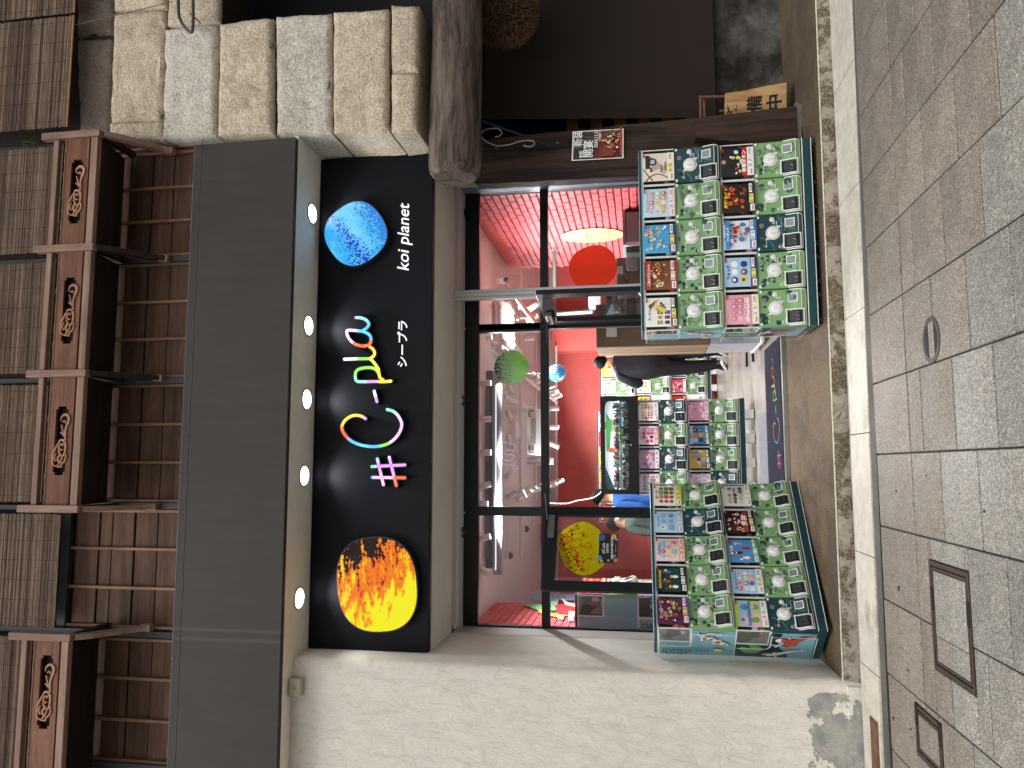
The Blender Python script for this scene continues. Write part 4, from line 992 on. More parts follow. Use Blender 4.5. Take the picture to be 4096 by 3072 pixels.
# notice plank
t = thing('notice_plank', 'small leaning wooden plank sign with black brush characters', 'sign', at(3140, 380, 6.0))
f = plane_print([Z1(0, 0)]*4, 6, 0, 1, 0, 1)
cs = [at(2898, 492, 5.99), at(2900, 372, 6.0), at(3146, 330, 6.0), at(3146, 470, 5.99)]
mpf = lambda u, v, d: tuple(cs[3].lerp(cs[2], u).lerp(cs[0].lerp(cs[1], u), v)+Vector((0, -d, 0)))
out = [(0, 0), (1, 0), (1.0, .35), (.97, .7), (.99, 1.0), (0, 1)]
wpart('plank', MB().prism(out, mpf, -.02, 0), wood('fresh_plank', '9a7248', 'c9a272', 2, .02), t)
p = PR(mpf, .0005)
for ch, (u, v) in zip('準備中', ((.50, .74), (.50, .42), (.48, .10))):
    vs, fs, x0, x1 = text_geo(ch, .03, 0); p.k += 1; p.mb.col = lin('17130f')
    p.mb.add([mpf(u+(x-(x0+x1)/2)*.52, v+y*.26, .0012) for x, y in vs], fs)
wpart('brush_characters', p.mb, PRINT_MATT, t)
t = thing('rusty_stand', 'rusty square tube stand behind the wooden plank sign', 'stand', at(2900, 430, 6.1)); RU = M('rust', '')
for q, r in (((2800, 388), (2902, 386)), ((2800, 386), (2802, 480)), ((2815, 400), (2818, 482)), ((2880, 445), (2900, 442))): wpart('bar', MB().quadbar(at(*q, 6.08), at(*r, 6.08), (0, .008, 0), (.008, 0, .008)), RU, t)

# ================================================================== shop room
def atx(ix, iy, X):
    r = RW@nrm((ix-CX, iy-CY, F)); t = X/r[0]; return Vector((X, r[1]*t, r[2]*t+HC))
RED = M('red_wall_paint', 'd9665f', .5, var=((1.5, .08), (9, .06)), bump=(35, .25, .01))
REDB = M('red_painted_brick', 'd0666b', .45, var=((4, .06), (40, .05)), bump=(50, .45, .006), tint=.05)
CEIL = M('pinkish_ceiling', 'c9b8b4', .8, var=((3, .06),))
XR = 2.56; CZ = 2.95
part('ceiling', box(-4, 6, 6.80, 13.6, CZ, CZ+.1), CEIL, kind='structure')
part('wall_back', box(-4, 6, 13.4, 13.5, 0, CZ), RED, kind='structure')
wr = part('wall_right', box(XR+.02, XR+.3, 6.75, 9.75, 0, CZ), RED, kind='structure')
part('wall_far_right', box(3.7, 3.8, 9.7, 13.4, 0, CZ), RED, kind='structure')
part('wall_right_return', box(XR+.3, 3.7, 9.65, 9.75, 0, CZ), RED, kind='structure')
wl = part('wall_left', box(-1.75, -1.56, 6.75, 8.9, 0, CZ), RED, kind='structure')
part('wall_left_return', box(-3, -1.75, 8.8, 8.9, 0, CZ), RED, kind='structure')
part('wall_far_left', box(-3.1, -3, 8.9, 13.4, 0, CZ), RED, kind='structure')
part('partition', box(-3, -2.0, 10.9, 11.0, 0, CZ), RED, kind='structure')
part('wall_front_left', box(-1.75, -1.40, 6.55, 6.8, 0, CZ), CONC, kind='structure')
random.seed(2)
bk = {}
def brick_mesh(j):
    if j not in bk: bk[j] = MB().bbox(0, .022+.003*j, -.098, .098, -.030, .030, .006, 1).mesh('brick', REDB)
    return bk[j]
row = 0; zz = 1.30; nb = 0
while zz < 2.93:
    y = 6.86+(.1 if row % 2 else 0)
    while y < 9.68 and nb < 300:
        o = put('brick', brick_mesh(random.randint(0, 3)), wr, (XR-.003, y+random.uniform(-.003, .003), zz+random.uniform(-.002, .002))); nb += 1; y += .205
    zz += .0725; row += 1
mb = MB(); zz = 1.30-.0725; row = 1
while zz > .1:
    y = 6.86+(.1 if row % 2 else 0)
    while y < 9.68: mb.box(XR-.003, XR+.02, y-.098, y+.098, zz-.030, zz+.030); y += .205
    zz -= .0725; row += 1
part('brickwork', mb, REDB, wr, kind='stuff')
mb = MB(); zz = .15; row = 0
while zz < 2.92:
    y = 6.86+(.1 if row % 2 else 0)
    while y < 8.8: mb.box(-1.565, -1.548+random.uniform(-.002, .003), y-.098, y+.098, zz-.030, zz+.030); y += .205
    zz += .0725; row += 1
part('brickwork', mb, REDB, wl, kind='stuff')
# yellow disc sticker on the brick wall
c = atx(2369, 942, XR-.012); e = atx(2369, 905, XR-.012); ry_ = abs(c.y-e.y); top = atx(2242, 942, XR-.012); rz_ = top.z-c.z
p = PR(lambda u, v, d: (-d, -u, v), .0006); p.circ(0, 0, .26, 'e6e27a', 48, ry=rz_)
p.text('1F', -.17, .12, .06, '3a3520', bold=0); p.text('over 400 contents', .05, .04, .06, '3a3520', sx=.6); p.rect(-.14, -.0, .12, .006, '3a3520'); p.stroke([(-.05, -.0), (-.05, -.04), (0, -.04), (0, -.08), (.05, -.08), (.05, -.12)], .005, '3a3520')
p.text('B1F', -.14, -.12, .06, '3a3520'); p.text('over 500 contents', .04, -.2, .06, '3a3520', sx=.6)
o = p.done('wall_sticker', None, PRINT_MATT, (XR-.014, c.y, c.z)); tag(o, 'pale yellow round floor guide sticker on the red brick wall', 'sticker')

# ---------------------------------------------------------------- shop front frame
BF = M('black_window_frame', '17181a', .35, .2, var=((30, .1),)); WM = M('white_metal_frame', 'c9c6c3', .45, .1, var=((3, .05),)); GL = glass('window_glass', (.97, .98, .98), .55)
Yg = 6.75
t = thing('shop_window', 'black-framed shop window wall with clear panes above and beside the doors', 'shop window', (.5, Yg, ZF))
wpart('head_rail', MB().bbox(-1.386, 2.55, Yg-.03, Yg+.03, 2.70, 2.834, .003, 1), BF, t)
for x0, x1, z0 in ((-.435, -.357, ZF), (1.197, 1.272, 2.14), (1.215, 1.272, ZF), (2.505, 2.55, ZF)): wpart('mullion', MB().bbox(x0, x1, Yg-.035, Yg+.035, z0, 2.70, .003, 1), BF, t)
wpart('left_edge_frame', MB().bbox(-1.386, -1.372, Yg-.03, Yg+.03, ZF, 2.70, .002, 1), BF, t)
for x0, x1 in ((-1.372, -.435), (-.357, 1.215), (1.272, 2.505)): wpart('transom', MB().bbox(x0, x1, Yg-.033, Yg+.033, 2.068, 2.14, .003, 1), BF, t)
for x0, x1 in ((-1.372, -.435), (1.272, 2.505)): wpart('bottom_rail', MB().bbox(x0, x1, Yg-.03, Yg+.03, ZF, ZF+.08, .003, 1), BF, t)
for x0, x1, z0, z1 in ((-1.372, -.435, 2.14, 2.70), (-.357, 1.197, 2.14, 2.70), (1.272, 2.505, 2.14, 2.70), (-1.372, -.435, ZF+.08, 2.068), (1.272, 2.505, ZF+.08, 2.068)):
    wpart('pane', box(x0, x1, Yg-.003, Yg+.003, z0, z1), GL, t)
for x in (-.41, 1.235): wpart('frame_cap', MB().bbox(x-.008, x+.008, Yg-.04, Yg-.03, 2.82, 2.845, .002, 1), M('chrome', ''), t)
t = thing('white_door_jamb', 'white metal lining of the plaster reveal left of the shop window', 'jamb', (-1.39, 6.6, 0)); wpart('lining', MB().bbox(-1.41, -1.386, 6.445, 6.75, .06, 2.86, .002, 1), WM, t)
t = thing('white_post', 'slim white steel post in front of the window right of the doorway', 'post', (1.47, 6.42, 0))
for x0, x1, y0 in ((1.435, 1.458, 6.41), (1.460, 1.492, 6.40), (1.494, 1.52, 6.41)): wpart('post_profile', MB().bbox(x0, x1, y0, 6.47, .05, 2.86, .003, 1), WM, t)
t = thing('white_window_trim', 'white trim strip between the window and the dark timber post', 'trim', (2.53, 6.5, 0)); wpart('strip', MB().bbox(2.47, 2.50, 6.46, 6.49, .05, 2.84, .003, 1), WM, t); wpart('blue_strip', MB().bbox(2.49, 2.50, 6.52, 6.70, .05, 2.84, .002, 1), M('blue_grey_trim', '6f7c92', .4), t)
# doors
def door(name, label, hx, hy, fx, fy, z1, closer):
    L = math.hypot(fx-hx, fy-hy); rz = math.atan2(fy-hy, fx-hx); t = thing(name, label, 'door', (hx, hy, ZF+.01), rz, 'black glass shop doors standing open'); H_ = z1-ZF-.01; s_ = .085; d = .02
    mb = MB()
    part('stile', MB().bbox(0, s_, -d, d, 0, H_, .003, 1), BF, t); part('stile', MB().bbox(L-s_, L, -d, d, 0, H_, .003, 1), BF, t)
    part('top_rail', MB().bbox(s_, L-s_, -d, d, H_-.11, H_, .003, 1), BF, t); part('bottom_rail', MB().bbox(s_, L-s_, -d, d, 0, .14, .003, 1), BF, t)
    part('pane', box(s_, L-s_, -.003, .003, .14, H_-.11), GL, t)
    part('handle', MB().tube([(L-.045, -.02, .75), (L-.045, -.055, .77), (L-.045, -.055, 1.15), (L-.045, -.02, 1.17)], .009, 8), M('chrome', ''), t, 60)
    part('hinge_pivot', MB().lathe([(.012, H_), (.012, H_+.02)], 12, Matrix.Translation((.02, 0, 0))), BF, t)
    c = M('closer_grey', '6e6e6c', .4, .4); sgn = closer
    part('door_closer', MB().bbox(.10, .31, -d-.035 if sgn < 0 else d, -d if sgn < 0 else d+.035, H_-.085, H_-.03, .004, 1), c, t)
    part('closer_arm', MB().quadbar((.14, sgn*.04, H_-.02), (-.04, sgn*.16, H_+.0), (0, .008, 0), (0, 0, .004)), c, t)
    return t, L, H_
dr, Lr, Hr = door('glass_door', 'right glass shop door standing open behind the right machines', 1.262, 6.705, 1.388, 6.02, 2.085, -1)
dl, Ll, Hl = door('glass_door', 'left glass shop door, yellow disc decal on its pane, standing open', -.36, 6.73, -1.005, 6.32, 2.095, 1)
# print on the left door: seen from outside its +y... face turned to the street
rzl = dl.rotation_euler.z
def ldmap(u, v, d): return (Ll-u, .005+d, v)     # u from the free edge
def lu(px):      # photo pixel -> (u, v) on the door leaf
    r = RW@nrm((px[0]-CX, px[1]-CY, F)); n_ = Vector((-math.sin(rzl), math.cos(rzl), 0)); o_ = Vector((dl.location.x, dl.location.y, 0)); c_ = Vector((0, 0, HC)); R3 = Vector(r)
    tt = (o_-c_).dot(n_)/R3.dot(n_); P_ = c_+R3*tt; q = P_-dl.location; X_ = q.x*math.cos(rzl)+q.y*math.sin(rzl); return (Ll-X_, q.z)
p = PR(ldmap, .0005)
out = [lu(Z4(a, b)) for a, b in ((905, 490), (950, 455), (1000, 420), (1050, 398), (1100, 388), (1150, 398), (1200, 425), (1240, 460), (1262, 495), (1240, 500), (1235, 735), (1285, 735), (1262, 765), (1220, 800), (1170, 825), (1115, 836), (1060, 828), (1010, 800), (965, 755), (930, 695), (905, 625), (893, 560))]
p.poly(out, 'd0cf1d'); random.seed(8)
for (cl, n_, sp, thr) in (('e8a020', 130, .022, .0), ('e2571c', 90, .018, .25), ('1c1410', 170, .011, .45)):
    for i in range(n_):
        a_ = random.uniform(905, 1180); b_ = random.uniform(400, 800)
        tq = (b_-(400+(1180-a_)*1.0))/160       # stroke direction runs from upper left
        if cl == '1c1410' and not (abs((a_-905)-(b_-470)*.42) < 46 or (a_ < 1110 and b_ < 520 and a_-890 > (480-b_)*1.6 and random.random() < .8)): continue
        if cl == 'e2571c' and not (abs((a_-935)-(b_-470)*.45) < 70 and a_ < 1120): continue
        if cl == 'e8a020' and not abs((a_-1000)-(b_-470)*.5) < 120: continue
        if ((a_-1085)/190)**2+((b_-612)/215)**2 > .93: continue
        u_, v_ = lu(Z4(a_, b_)); p.circ(u_, v_, sp*random.uniform(.4, 1), cl, 6, ry=sp*random.uniform(.3, .6), rot=-1.1+random.random()*.5, up=(i == 0))
o = p.done('disc_decal', dl, film('decal_film'))
p = PR(ldmap, .0005); p.k = 9; q = [lu(Z4(a, b)) for a, b in ((1240, 492), (1392, 497), (1390, 735), (1232, 732))]; p.poly(q, '151617')
cu = sum(x for x, y in q)/4; cv = sum(y for x, y in q)/4
for a_, b_, r_, c_ in ((1262, 525, .028, '2c5f9e'), (1360, 515, .022, 'd9a441'), (1380, 540, .012, '9a8fd0'), (1240, 695, .022, '4d8fb8'), (1258, 720, .012, 'e8a23a'), (1315, 715, .01, 'd08a9a'), (1362, 678, .016, '4a9a5a'), (1375, 715, .02, 'd0603a')): p.circ(*lu(Z4(a_, b_)), r_, c_, 14)
u_, v_ = lu(Z4(1275, 615)); p.text('#C-pla', u_, v_-.01, .035, 'f2f2f2', shear=.2, align='c')
u_, v_ = lu(Z4(1305, 615)); p.text('営業時間', u_, v_-.01, .022, 'f2f2f2', align='c'); u_, v_ = lu(Z4(1345, 615)); p.text('AM10:00-PM22:00', u_, v_-.008, .026, 'f2f2f2', align='c', bold=.01); u_, v_ = lu(Z4(1378, 615)); p.text('open every day', u_, v_, .012, 'c8c8c8', align='c')
p.done('hours_notice', dl, PRINT_MATT)

# decals on the fixed panes
p = PR(lambda u, v, d: (u, -d, v)); c = at(*Z2(1185, 1180), Yg-.004)
p.poly(blob(.196, .213, 2.25, 44, .3), 'b5341f'); random.seed(6)
for i in range(26): a_ = random.uniform(0, 6.28); r_ = random.uniform(.10, .18); p.circ(.02+r_*math.cos(a_), -.02+r_*math.sin(a_)*1.05, .004, '8c1a12', 5, up=(i == 0))
o = p.done('red_decal', None, film('film_red'), (c.x, Yg-.004, c.z)); tag(o, 'dark red translucent disc sticker on the right window pane', 'sticker')
c = at(*Z3(510, 560), Yg-.004); o = part('green_decal', MB().prism(blob(.153, .153, 2.2, 44, .6), lambda u, v, d: (u, -d, v), 0, .0015), painterly('moss_print', 'moss'), None, loc=(c.x, Yg-.004, c.z)); tag(o, 'green speckled disc sticker on the pane above the doorway', 'sticker')

# ---------------------------------------------------------------- mats
t = thing('door_mat', 'dark navy door mat with small rainbow handwriting inside the doorway', 'mat', (.47, 7.2, ZF)); t.location.z = ZF
wpart('mat', MB().bbox(-.34, 1.10, 6.80, 7.60, ZF, ZF+.008, .003, 1), M('navy_mat', '191b2c', .95, var=((3, .15), (60, .4)), bump=(300, .6, .004)), t)
p = PR(lambda u, v, d: (u, v, ZF+.0085+d), .0003)
LETS = [([(755, 1172), (800, 1362)], 'f2a4dc'), ([(843, 1160), (895, 1368)], 'e86a8a'), ([(715, 1228), (958, 1216)], 'c184e6'), ([(718, 1308), (958, 1311)], 'f0552e'),
        ([(668, 875), (600, 850), (520, 885), (495, 950), (550, 1030)], 'fdbb28'), ([(550, 1030), (610, 1062), (750, 1080), (870, 1035)], '4db8f0'), ([(870, 1035), (932, 940), (905, 850), (828, 808)], 'f2a4dc'), ([(732, 672), (752, 750)], 'f7f7ff'),
        ([(855, 598), (740, 601), (605, 598), (592, 560), (604, 520), (700, 499), (765, 540), (800, 592)], '7fd26a'), ([(768, 550), (742, 478), (700, 434), (600, 434), (512, 437)], 'fff04a'), ([(700, 434), (735, 388), (690, 335)], 'fdbb28'),
        ([(690, 332), (590, 325), (532, 250), (536, 224), (660, 236), (708, 300), (690, 332)], 'f4653a'), ([(640, 230), (692, 175), (668, 145), (597, 130)], '4d9ef0')]
for pts, c_ in LETS: p.stroke(spline([((1370-b)/1240*.98-.06+.03, 6.905+(950-a)/455*.33) for a, b in pts], 5), .013, tuple(q*.5 for q in lin(c_)))
wpart('lettering', p.mb, PRINT_MATT, t)
o = part('ribbed_mat', MB().bbox(-.5, .50, 7.62, 8.1, ZF, ZF+.008, .003, 1), M('grey_mat', '77777c', .9, var=((4, .1), (80, .3)), bump=(160, .8, .006))); tag(o, 'light grey ribbed mat behind the navy door mat', 'mat')

# ================================================================== capsule machines
W = .262; UH = .545; DP = .365; BZ = .10
GRN = '7ca46e'; DK = '143c42'; SIDE = '86bccb'
PROF = [(0.0, -.016), (.008, -.032), (.022, -.043), (.045, -.048), (.07, -.043), (.092, -.031), (.115, -.023), (.2, -.016), (.318, -.010)]
def prof(v):
    for (a, ya), (b, yb) in zip(PROF, PROF[1:]):
        if v <= b: return ya+(yb-ya)*max(0, (v-a))/(b-a)
    return PROF[-1][1]
fmap = lambda u, v, d: (u, prof(v)-d, v)
def leafy(p, u, v, r, c, lobes=5):
    for i in range(lobes):
        a = 2*PI*i/lobes+u*50; p.stroke([(u, v), (u+math.cos(a)*r*.6, v+math.sin(a)*r*.6), (u+math.cos(a)*r, v+math.sin(a)*r)], [.002, r*.28, .001], c, up=(i == 0))
def fish(p, u, v, s_, rot, c):
    o_ = [(0, 0), (.3, .16), (.65, .17), (.9, .06), (1, 0), (1.18, .14), (1.12, 0), (1.18, -.12), (.95, -.05), (.65, -.16), (.5, -.26), (.45, -.17), (.25, -.13)]
    p.poly([(u+(x*math.cos(rot)-y*math.sin(rot))*s_, v+(x*math.sin(rot)+y*math.cos(rot))*s_) for x, y in o_], c)
def pattern(p, kind, rnd):
    dk = DK; U0, U1, V0, V1 = .008, .254, .05, .312
    if kind == 'bamboo':
        for i in range(34):
            u, v = rnd.uniform(U0+.02, U1-.02), rnd.uniform(V0+.0, V1-.02)
            if rnd.random() < .5: leafy(p, u, v, .02, dk, rnd.choice([3, 4, 5]))
            else:
                a = rnd.uniform(0, 3.1); p.stroke([(u-math.cos(a)*.016, v-math.sin(a)*.016), (u, v+.002), (u+math.cos(a)*.016, v+math.sin(a)*.016)], .0045, dk, up=False)
    elif kind == 'fans':
        for (u, v) in ((.06, .25), (.12, .25), (.03, .20), (.20, .22), (.235, .16), (.05, .10), (.11, .08), (.21, .075), (.16, .26), (.23, .27)):
            if v < .06: continue
            for k in range(9):
                a = PI*(.15+.7*k/8); p.stroke([(u, v-.015), (u+math.cos(a)*.032, v-.015+math.sin(a)*.036)], .0016, dk, up=(k == 0))
            p.stroke([(u+math.cos(PI*(.15+.7*k/8))*.032, v-.015+math.sin(PI*(.15+.7*k/8))*.036) for k in range(9)], .0016, dk)
            p.stroke([(u+math.cos(PI*(.15+.7*k/8))*.022, v-.015+math.sin(PI*(.15+.7*k/8))*.025) for k in range(9)], .0012, dk)
    elif kind == 'fish':
        for (u, v, a) in ((.03, .28, -.6), (.04, .22, -1.1), (.19, .27, .3), (.2, .17, 1.2), (.06, .13, -.4), (.14, .09, .5), (.03, .07, .9), (.21, .09, -.8), (.1, .29, .2)): fish(p, u, v, .036, a, dk)
        p.circ(.235, .12, .02, dk, 14); p.circ(.03, .17, .016, dk, 14)
    elif kind == 'checks':
        for i in range(10):
            for j in range(9):
                if (i+j) % 2 == 0 and rnd.random() < .62:
                    u, v = .012+i*.0245, .06+j*.028
                    if rnd.random() < .5: p.rect(u, v, u+.024, v+.026, dk, False)
                    else:
                        for q in range(4): p.rect(u, v+q*.007, u+.024, v+q*.007+.004, dk, False)
    elif kind == 'triangles':
        for i in range(9):
            for j in range(7):
                if rnd.random() < .62:
                    u, v = .012+i*.0275+(j % 2)*.013, .058+j*.036
                    if u+.026 < .254: p.poly([(u, v), (u+.027, v), (u+.0135, v+.027)], dk, False)
    elif kind == 'lily':
        for (u, v, r) in ((.06, .285, .026), (.2, .27, .022), (.235, .2, .014), (.04, .11, .026), (.16, .09, .02), (.225, .1, .024), (.1, .2, .012), (.03, .2, .014)):
            a = rnd.uniform(0, 6); p.circ(u, min(v, .286), r, dk, 16, a0=a, a1=a+5.3)
            for k in range(5): an = a+.8+k*.95; p.stroke([(u, v), (u+math.cos(an)*r*.6, v+math.sin(an)*r*.6)], .0016, GRN, up=(k == 0))
    elif kind == 'camo':
        for (u, v, r) in ((.04, .28, .032), (.08, .29, .022), (.2, .275, .03), (.235, .24, .018), (.03, .19, .02), (.05, .1, .034), (.1, .085, .02), (.235, .12, .02), (.2, .09, .016), (.14, .28, .012)):
            pts = spline([(u+math.cos(2*PI*k/7)*r*rnd.uniform(.7, 1.1), v+math.sin(2*PI*k/7)*r*rnd.uniform(.7, 1.1)) for k in range(7)], 3, True); p.poly([(min(.256, max(.006, q.x)), min(.316, q.y)) for q in pts], dk)
    elif kind == 'clouds':
        for (u, v) in ((.03, .27), (.09, .23), (.2, .28), (.22, .2), (.02, .15), (.05, .08), (.16, .09), (.22, .12)):
            for k in range(3): p.stroke([(u-.02+k*.006, v+k*.009), (u+.02+k*.004, v+k*.009)], .006, dk, up=False)
        p.circ(.1, .285, .016, dk, 14); p.circ(.2, .075, .018, dk, 14, a0=0, a1=PI)
    elif kind == 'dark':
        for (u, v, r) in ((.26, .06, .16), (.26, .06, .11), (.0, .3, .1)):
            a0, a1 = (PI/2+.05, PI-.05) if u > .1 else (-PI/2+.05, -.05)
            p.stroke([(u+r*math.cos(a0+(a1-a0)*k/12), v+r*math.sin(a0+(a1-a0)*k/12)) for k in range(13)], .014, '2f6468')
    elif kind == 'white':
        for k in range(3): p.rect(.01, .29-k*.004, .25, .291-k*.004, 'c0c8c8', False)
_fm = {}
PANELM = attr_mat('glossy_panel_print', .32, coat=.25)
def face_mesh(kind):
    if kind in _fm: return _fm[kind]
    rnd = random.Random(hash(kind) % 7 if False else {'bamboo': 1, 'fans': 2, 'fish': 3, 'checks': 4, 'triangles': 5, 'lily': 6, 'camo': 7, 'clouds': 8, 'dark': 9, 'white': 10}[kind])
    base = lin(DK if kind == 'dark' else ('e6eae8' if kind == 'white' else GRN)); tx = 'e9f1ec' if kind in ('dark', 'fans', 'bamboo', 'fish', 'checks', 'triangles', 'lily', 'camo', 'clouds') else '5a6a6a'
    p = PR(fmap, .00035); mb = p.mb; mb.col = base
    us = [.004, .007, .255, .258]; n = len(PROF); vs = []
    for v, y in PROF: vs += [(.002, .02, v), (.004, y+.004, v), (.008, y, v), (.254, y, v), (.258, y+.004, v), (.260, .02, v)]
    fs = []
    for j in range(n-1):
        for i in range(5): fs.append((j*6+i, j*6+i+1, (j+1)*6+i+1, (j+1)*6+i))
    fs += [tuple(range(5, -1, -1)), tuple((n-1)*6+i for i in range(6))]; mb.add(vs, fs)
    pattern(p, kind, rnd); p.k += 1
    # white seam that swings round the outlet and along the rounded foot
    tr = 'f4f6f4'
    p.stroke(spline([(.008, .125), (.008, .06), (.010, .026), (.02, .018), (.08, .016), (.2, .016), (.240, .018), (.252, .03), (.254, .06), (.254, .12)], 4), .0055, tr)
    p.stroke([(.118, .018), (.118, .14), (.112, .147)], .004, tr); p.stroke([(.118, .06), (.118, .045), (.2, .043), (.250, .045)], .004, tr)
    p.stroke([(.14, .09), (.2, .088), (.21, .1)], .0001, tr)
    p.text('01', .04, .247, .022, tr, bold=.012); p.text('02', .205, .192, .022, tr, bold=.012); p.text('03', .03, .158, .022, tr, bold=.012)
    for (u, v, w_) in ((.075, .25, .04), (.195, .183, .03), (.20, .178, .028), (.035, .148, .035), (.038, .143, .028)): p.rect(u-w_/2, v, u+w_/2, v+.0022, tr, False)
    p.stroke([(.145, .128), (.235, .128), (.235, .15), (.145, .15), (.145, .128)], .0012, tr if kind == 'dark' else 'a7d492')
    p.circ(.175, .245, .004, '20406a', 8); p.rect(.010, .296, .028, .309, 'f4f6f4'); p.rect(.236, .296, .252, .309, 'f4f6f4')
    me = p.mb.mesh('face_panel', PANELM, recalc=False); _fm[kind] = me; return me
def shared(key, fn):
    if key not in _fm: _fm[key] = fn()
    return _fm[key]
KNOB = M('knob_white', 'eeeeec', .3, coat=.3); RINGM = M('ring_white', 'dcdedc', .35); SLOTM = M('coin_slot_grey', '8f9496', .3, .6); BLKP = M('black_plastic', '17191c', .3); CABW = M('cabinet_white', 'e3e6e4', .35); CABB = M('cabinet_blue', SIDE, .4); TEAL = M('teal_base', '12404a', .35, coat=.4)
WFR = M('white_frame', 'f0f2f0', .35); INN = M('machine_inside', '4c4742', .6); CHUTE = M('chute_grey', '8b8e90', .5); SG = glass('machine_glass', (.93, .94, .95), .6, .03)
def dial_mesh():
    mb = MB(); C_ = Matrix.Translation((.131, -.018, .206))@Matrix.Rotation(PI/2, 4, 'X')
    mb.col = lin('e2e4e3'); mb.lathe([(.049, -.004), (.049, .003), (.045, .007), (.038, .007), (.037, .004)], 28, C_); 
    for sx, sz in ((-1, 1), (1, -1)):
        mb.prism([(.131+sx*.030, .206+sz*.040), (.131+sx*.050, .206+sz*.054), (.131+sx*.046, .206+sz*.018)], lambda u, v, d: (u, -.018-d, v), 0, .006)
    return mb.mesh('dial_ring', RINGM, 30)
def knob_mesh():
    mb = MB(); C_ = Matrix.Translation((.131, -.022, .206))@Matrix.Rotation(PI/2, 4, 'X'); mb.lathe([(.036, 0), (.036, .007), (.030, .011)], 28, C_)
    mb.bm_ = None; bm = bmesh.new(); bmesh.ops.create_cube(bm, size=1)
    for v in bm.verts: v.co = Vector((v.co.x*.062, v.co.y*.026, v.co.z*(.016 if v.co.y < 0 else .024)))
    bmesh.ops.bevel(bm, geom=bm.edges[:], offset=.005, segments=2, affect='EDGES'); bmesh.ops.rotate(bm, verts=bm.verts, cent=(0, 0, 0), matrix=Matrix.Rotation(math.radians(72), 3, 'Y')); bmesh.ops.translate(bm, verts=bm.verts, vec=(.131, -.038, .206)); mb.bm(bm)
    return mb.mesh('knob', KNOB, 40)
def disc(u, v, r, y, h, n=18): return MB().lathe([(r, 0), (r, h), (r*.85, h*1.3)], n, Matrix.Translation((u, y, v))@Matrix.Rotation(PI/2, 4, 'X'))
def cabinet_mesh(side):
    mb = MB(); mb.cur = 0
    mb.box(.001, .261, .018, DP, 0, .300); mb.box(.001, .261, .19, DP, .300, UH-.012)
    mb.cur = 1; mb.box(0, W, -.004, DP, UH-.012, UH); mb.box(0, W, .002, .19, .300, .316)      # lid slab and shelf
    mb.cur = 1
    for x0, x1 in ((0, .007), (W-.007, W)):
        mb.box(x0, x1, -.002, .006, .316, UH-.012); mb.box(x0, x1, .178, .19, .316, UH-.012)
    mb.cur = 2; mb.box(.004, W-.004, .170, .189, .317, UH-.013)
    return mb.mesh('cabinet', [CABB, CABW, INN])
def flap_mesh():
    mb = MB(); mb.col = lin('17191c'); n = 8
    q = lambda v: prof(v)
    x0, x1 = .024, .110; v0, v1 = .036, .134
    rows = [(v0, .010), (v0+.006, -.006), (v0+.03, -.012), (v1-.04, -.014), (v1-.012, -.010), (v1, .004)]
    vs = []
    for v, dy in rows: vs += [(x0, q(v)+.008, v), (x0+.004, q(v)+dy, v), (x1-.004, q(v)+dy, v), (x1, q(v)+.008, v)]
    fs = []
    for j in range(len(rows)-1):
        for i in range(3): fs.append((j*4+i, j*4+i+1, (j+1)*4+i+1, (j+1)*4+i))
    mb.add(vs, fs); p = PR(lambda u, v, d: (u, q(v)-.0135-d, v)); p.mb = mb; p.text('BAN', .067, .098, .036, '34373b', bold=.02); p.text('DAI', .067, .062, .036, '34373b', bold=.02)
    return mb.mesh('outlet_flap', attr_mat('flap_black', .25, coat=.5), recalc=False)
def frame_mesh(x0, x1, v0, v1, wd, dp):
    mb = MB()
    def fr(a, b, c, d):
        mb.add([(a, prof(c)-dp, c), (b, prof(c)-dp, c), (b, prof(d)-dp, d), (a, prof(d)-dp, d), (a, prof(c)+.004, c), (b, prof(c)+.004, c), (b, prof(d)+.004, d), (a, prof(d)+.004, d)], [(0, 1, 2, 3), (4, 5, 1, 0), (1, 5, 6, 2), (2, 6, 7, 3), (3, 7, 4, 0)])
    for (a, b) in ((x0-wd, x0), (x1, x1+wd)):
        for c, d in zip(np.linspace(v0-wd, v1+wd, 6)[:-1], np.linspace(v0-wd, v1+wd, 6)[1:]): fr(a, b, c, d)
    fr(x0, x1, v0-wd, v0); fr(x0, x1, v1, v1+wd); return mb
def cup_mesh():
    mb = frame_mesh(.172, .222, .072, .122, .005, .004); mb.cur = 1
    f = lambda u, v, d: (u, prof(v)-d, v)
    mb.add([f(.172, .072, .001), f(.222, .072, .001), f(.222, .122, .001), f(.172, .122, .001)], [(0, 1, 2, 3)]); mb.cur = 2; mb.add([f(.174, .09, .0016), f(.21, .09, .0016), f(.205, .118, .0016), f(.19, .118, .0016), f(.19, .104, .0016), f(.174, .104, .0016)], [(0, 1, 2, 3, 4, 5)])
    return mb.mesh('return_cup', [WFR, SLOTM, M('cup_shadow', '6a6e70', .5)], recalc=False)
def window_mesh():
    mb = MB(); mb.grid(8, 1, lambda u, v: (.006+.25*u, -.014*(1-(2*u-1)**2)-.003, .317+.215*v)); mb.add([(.003, 0, .317), (.003, .178, .317), (.003, .178, .533), (.003, 0, .533)], [(0, 1, 2, 3)]); mb.add([(.259, 0, .317), (.259, .178, .317), (.259, .178, .533), (.259, 0, .533)], [(0, 1, 2, 3)])
    return mb.mesh('window', SG, recalc=False)
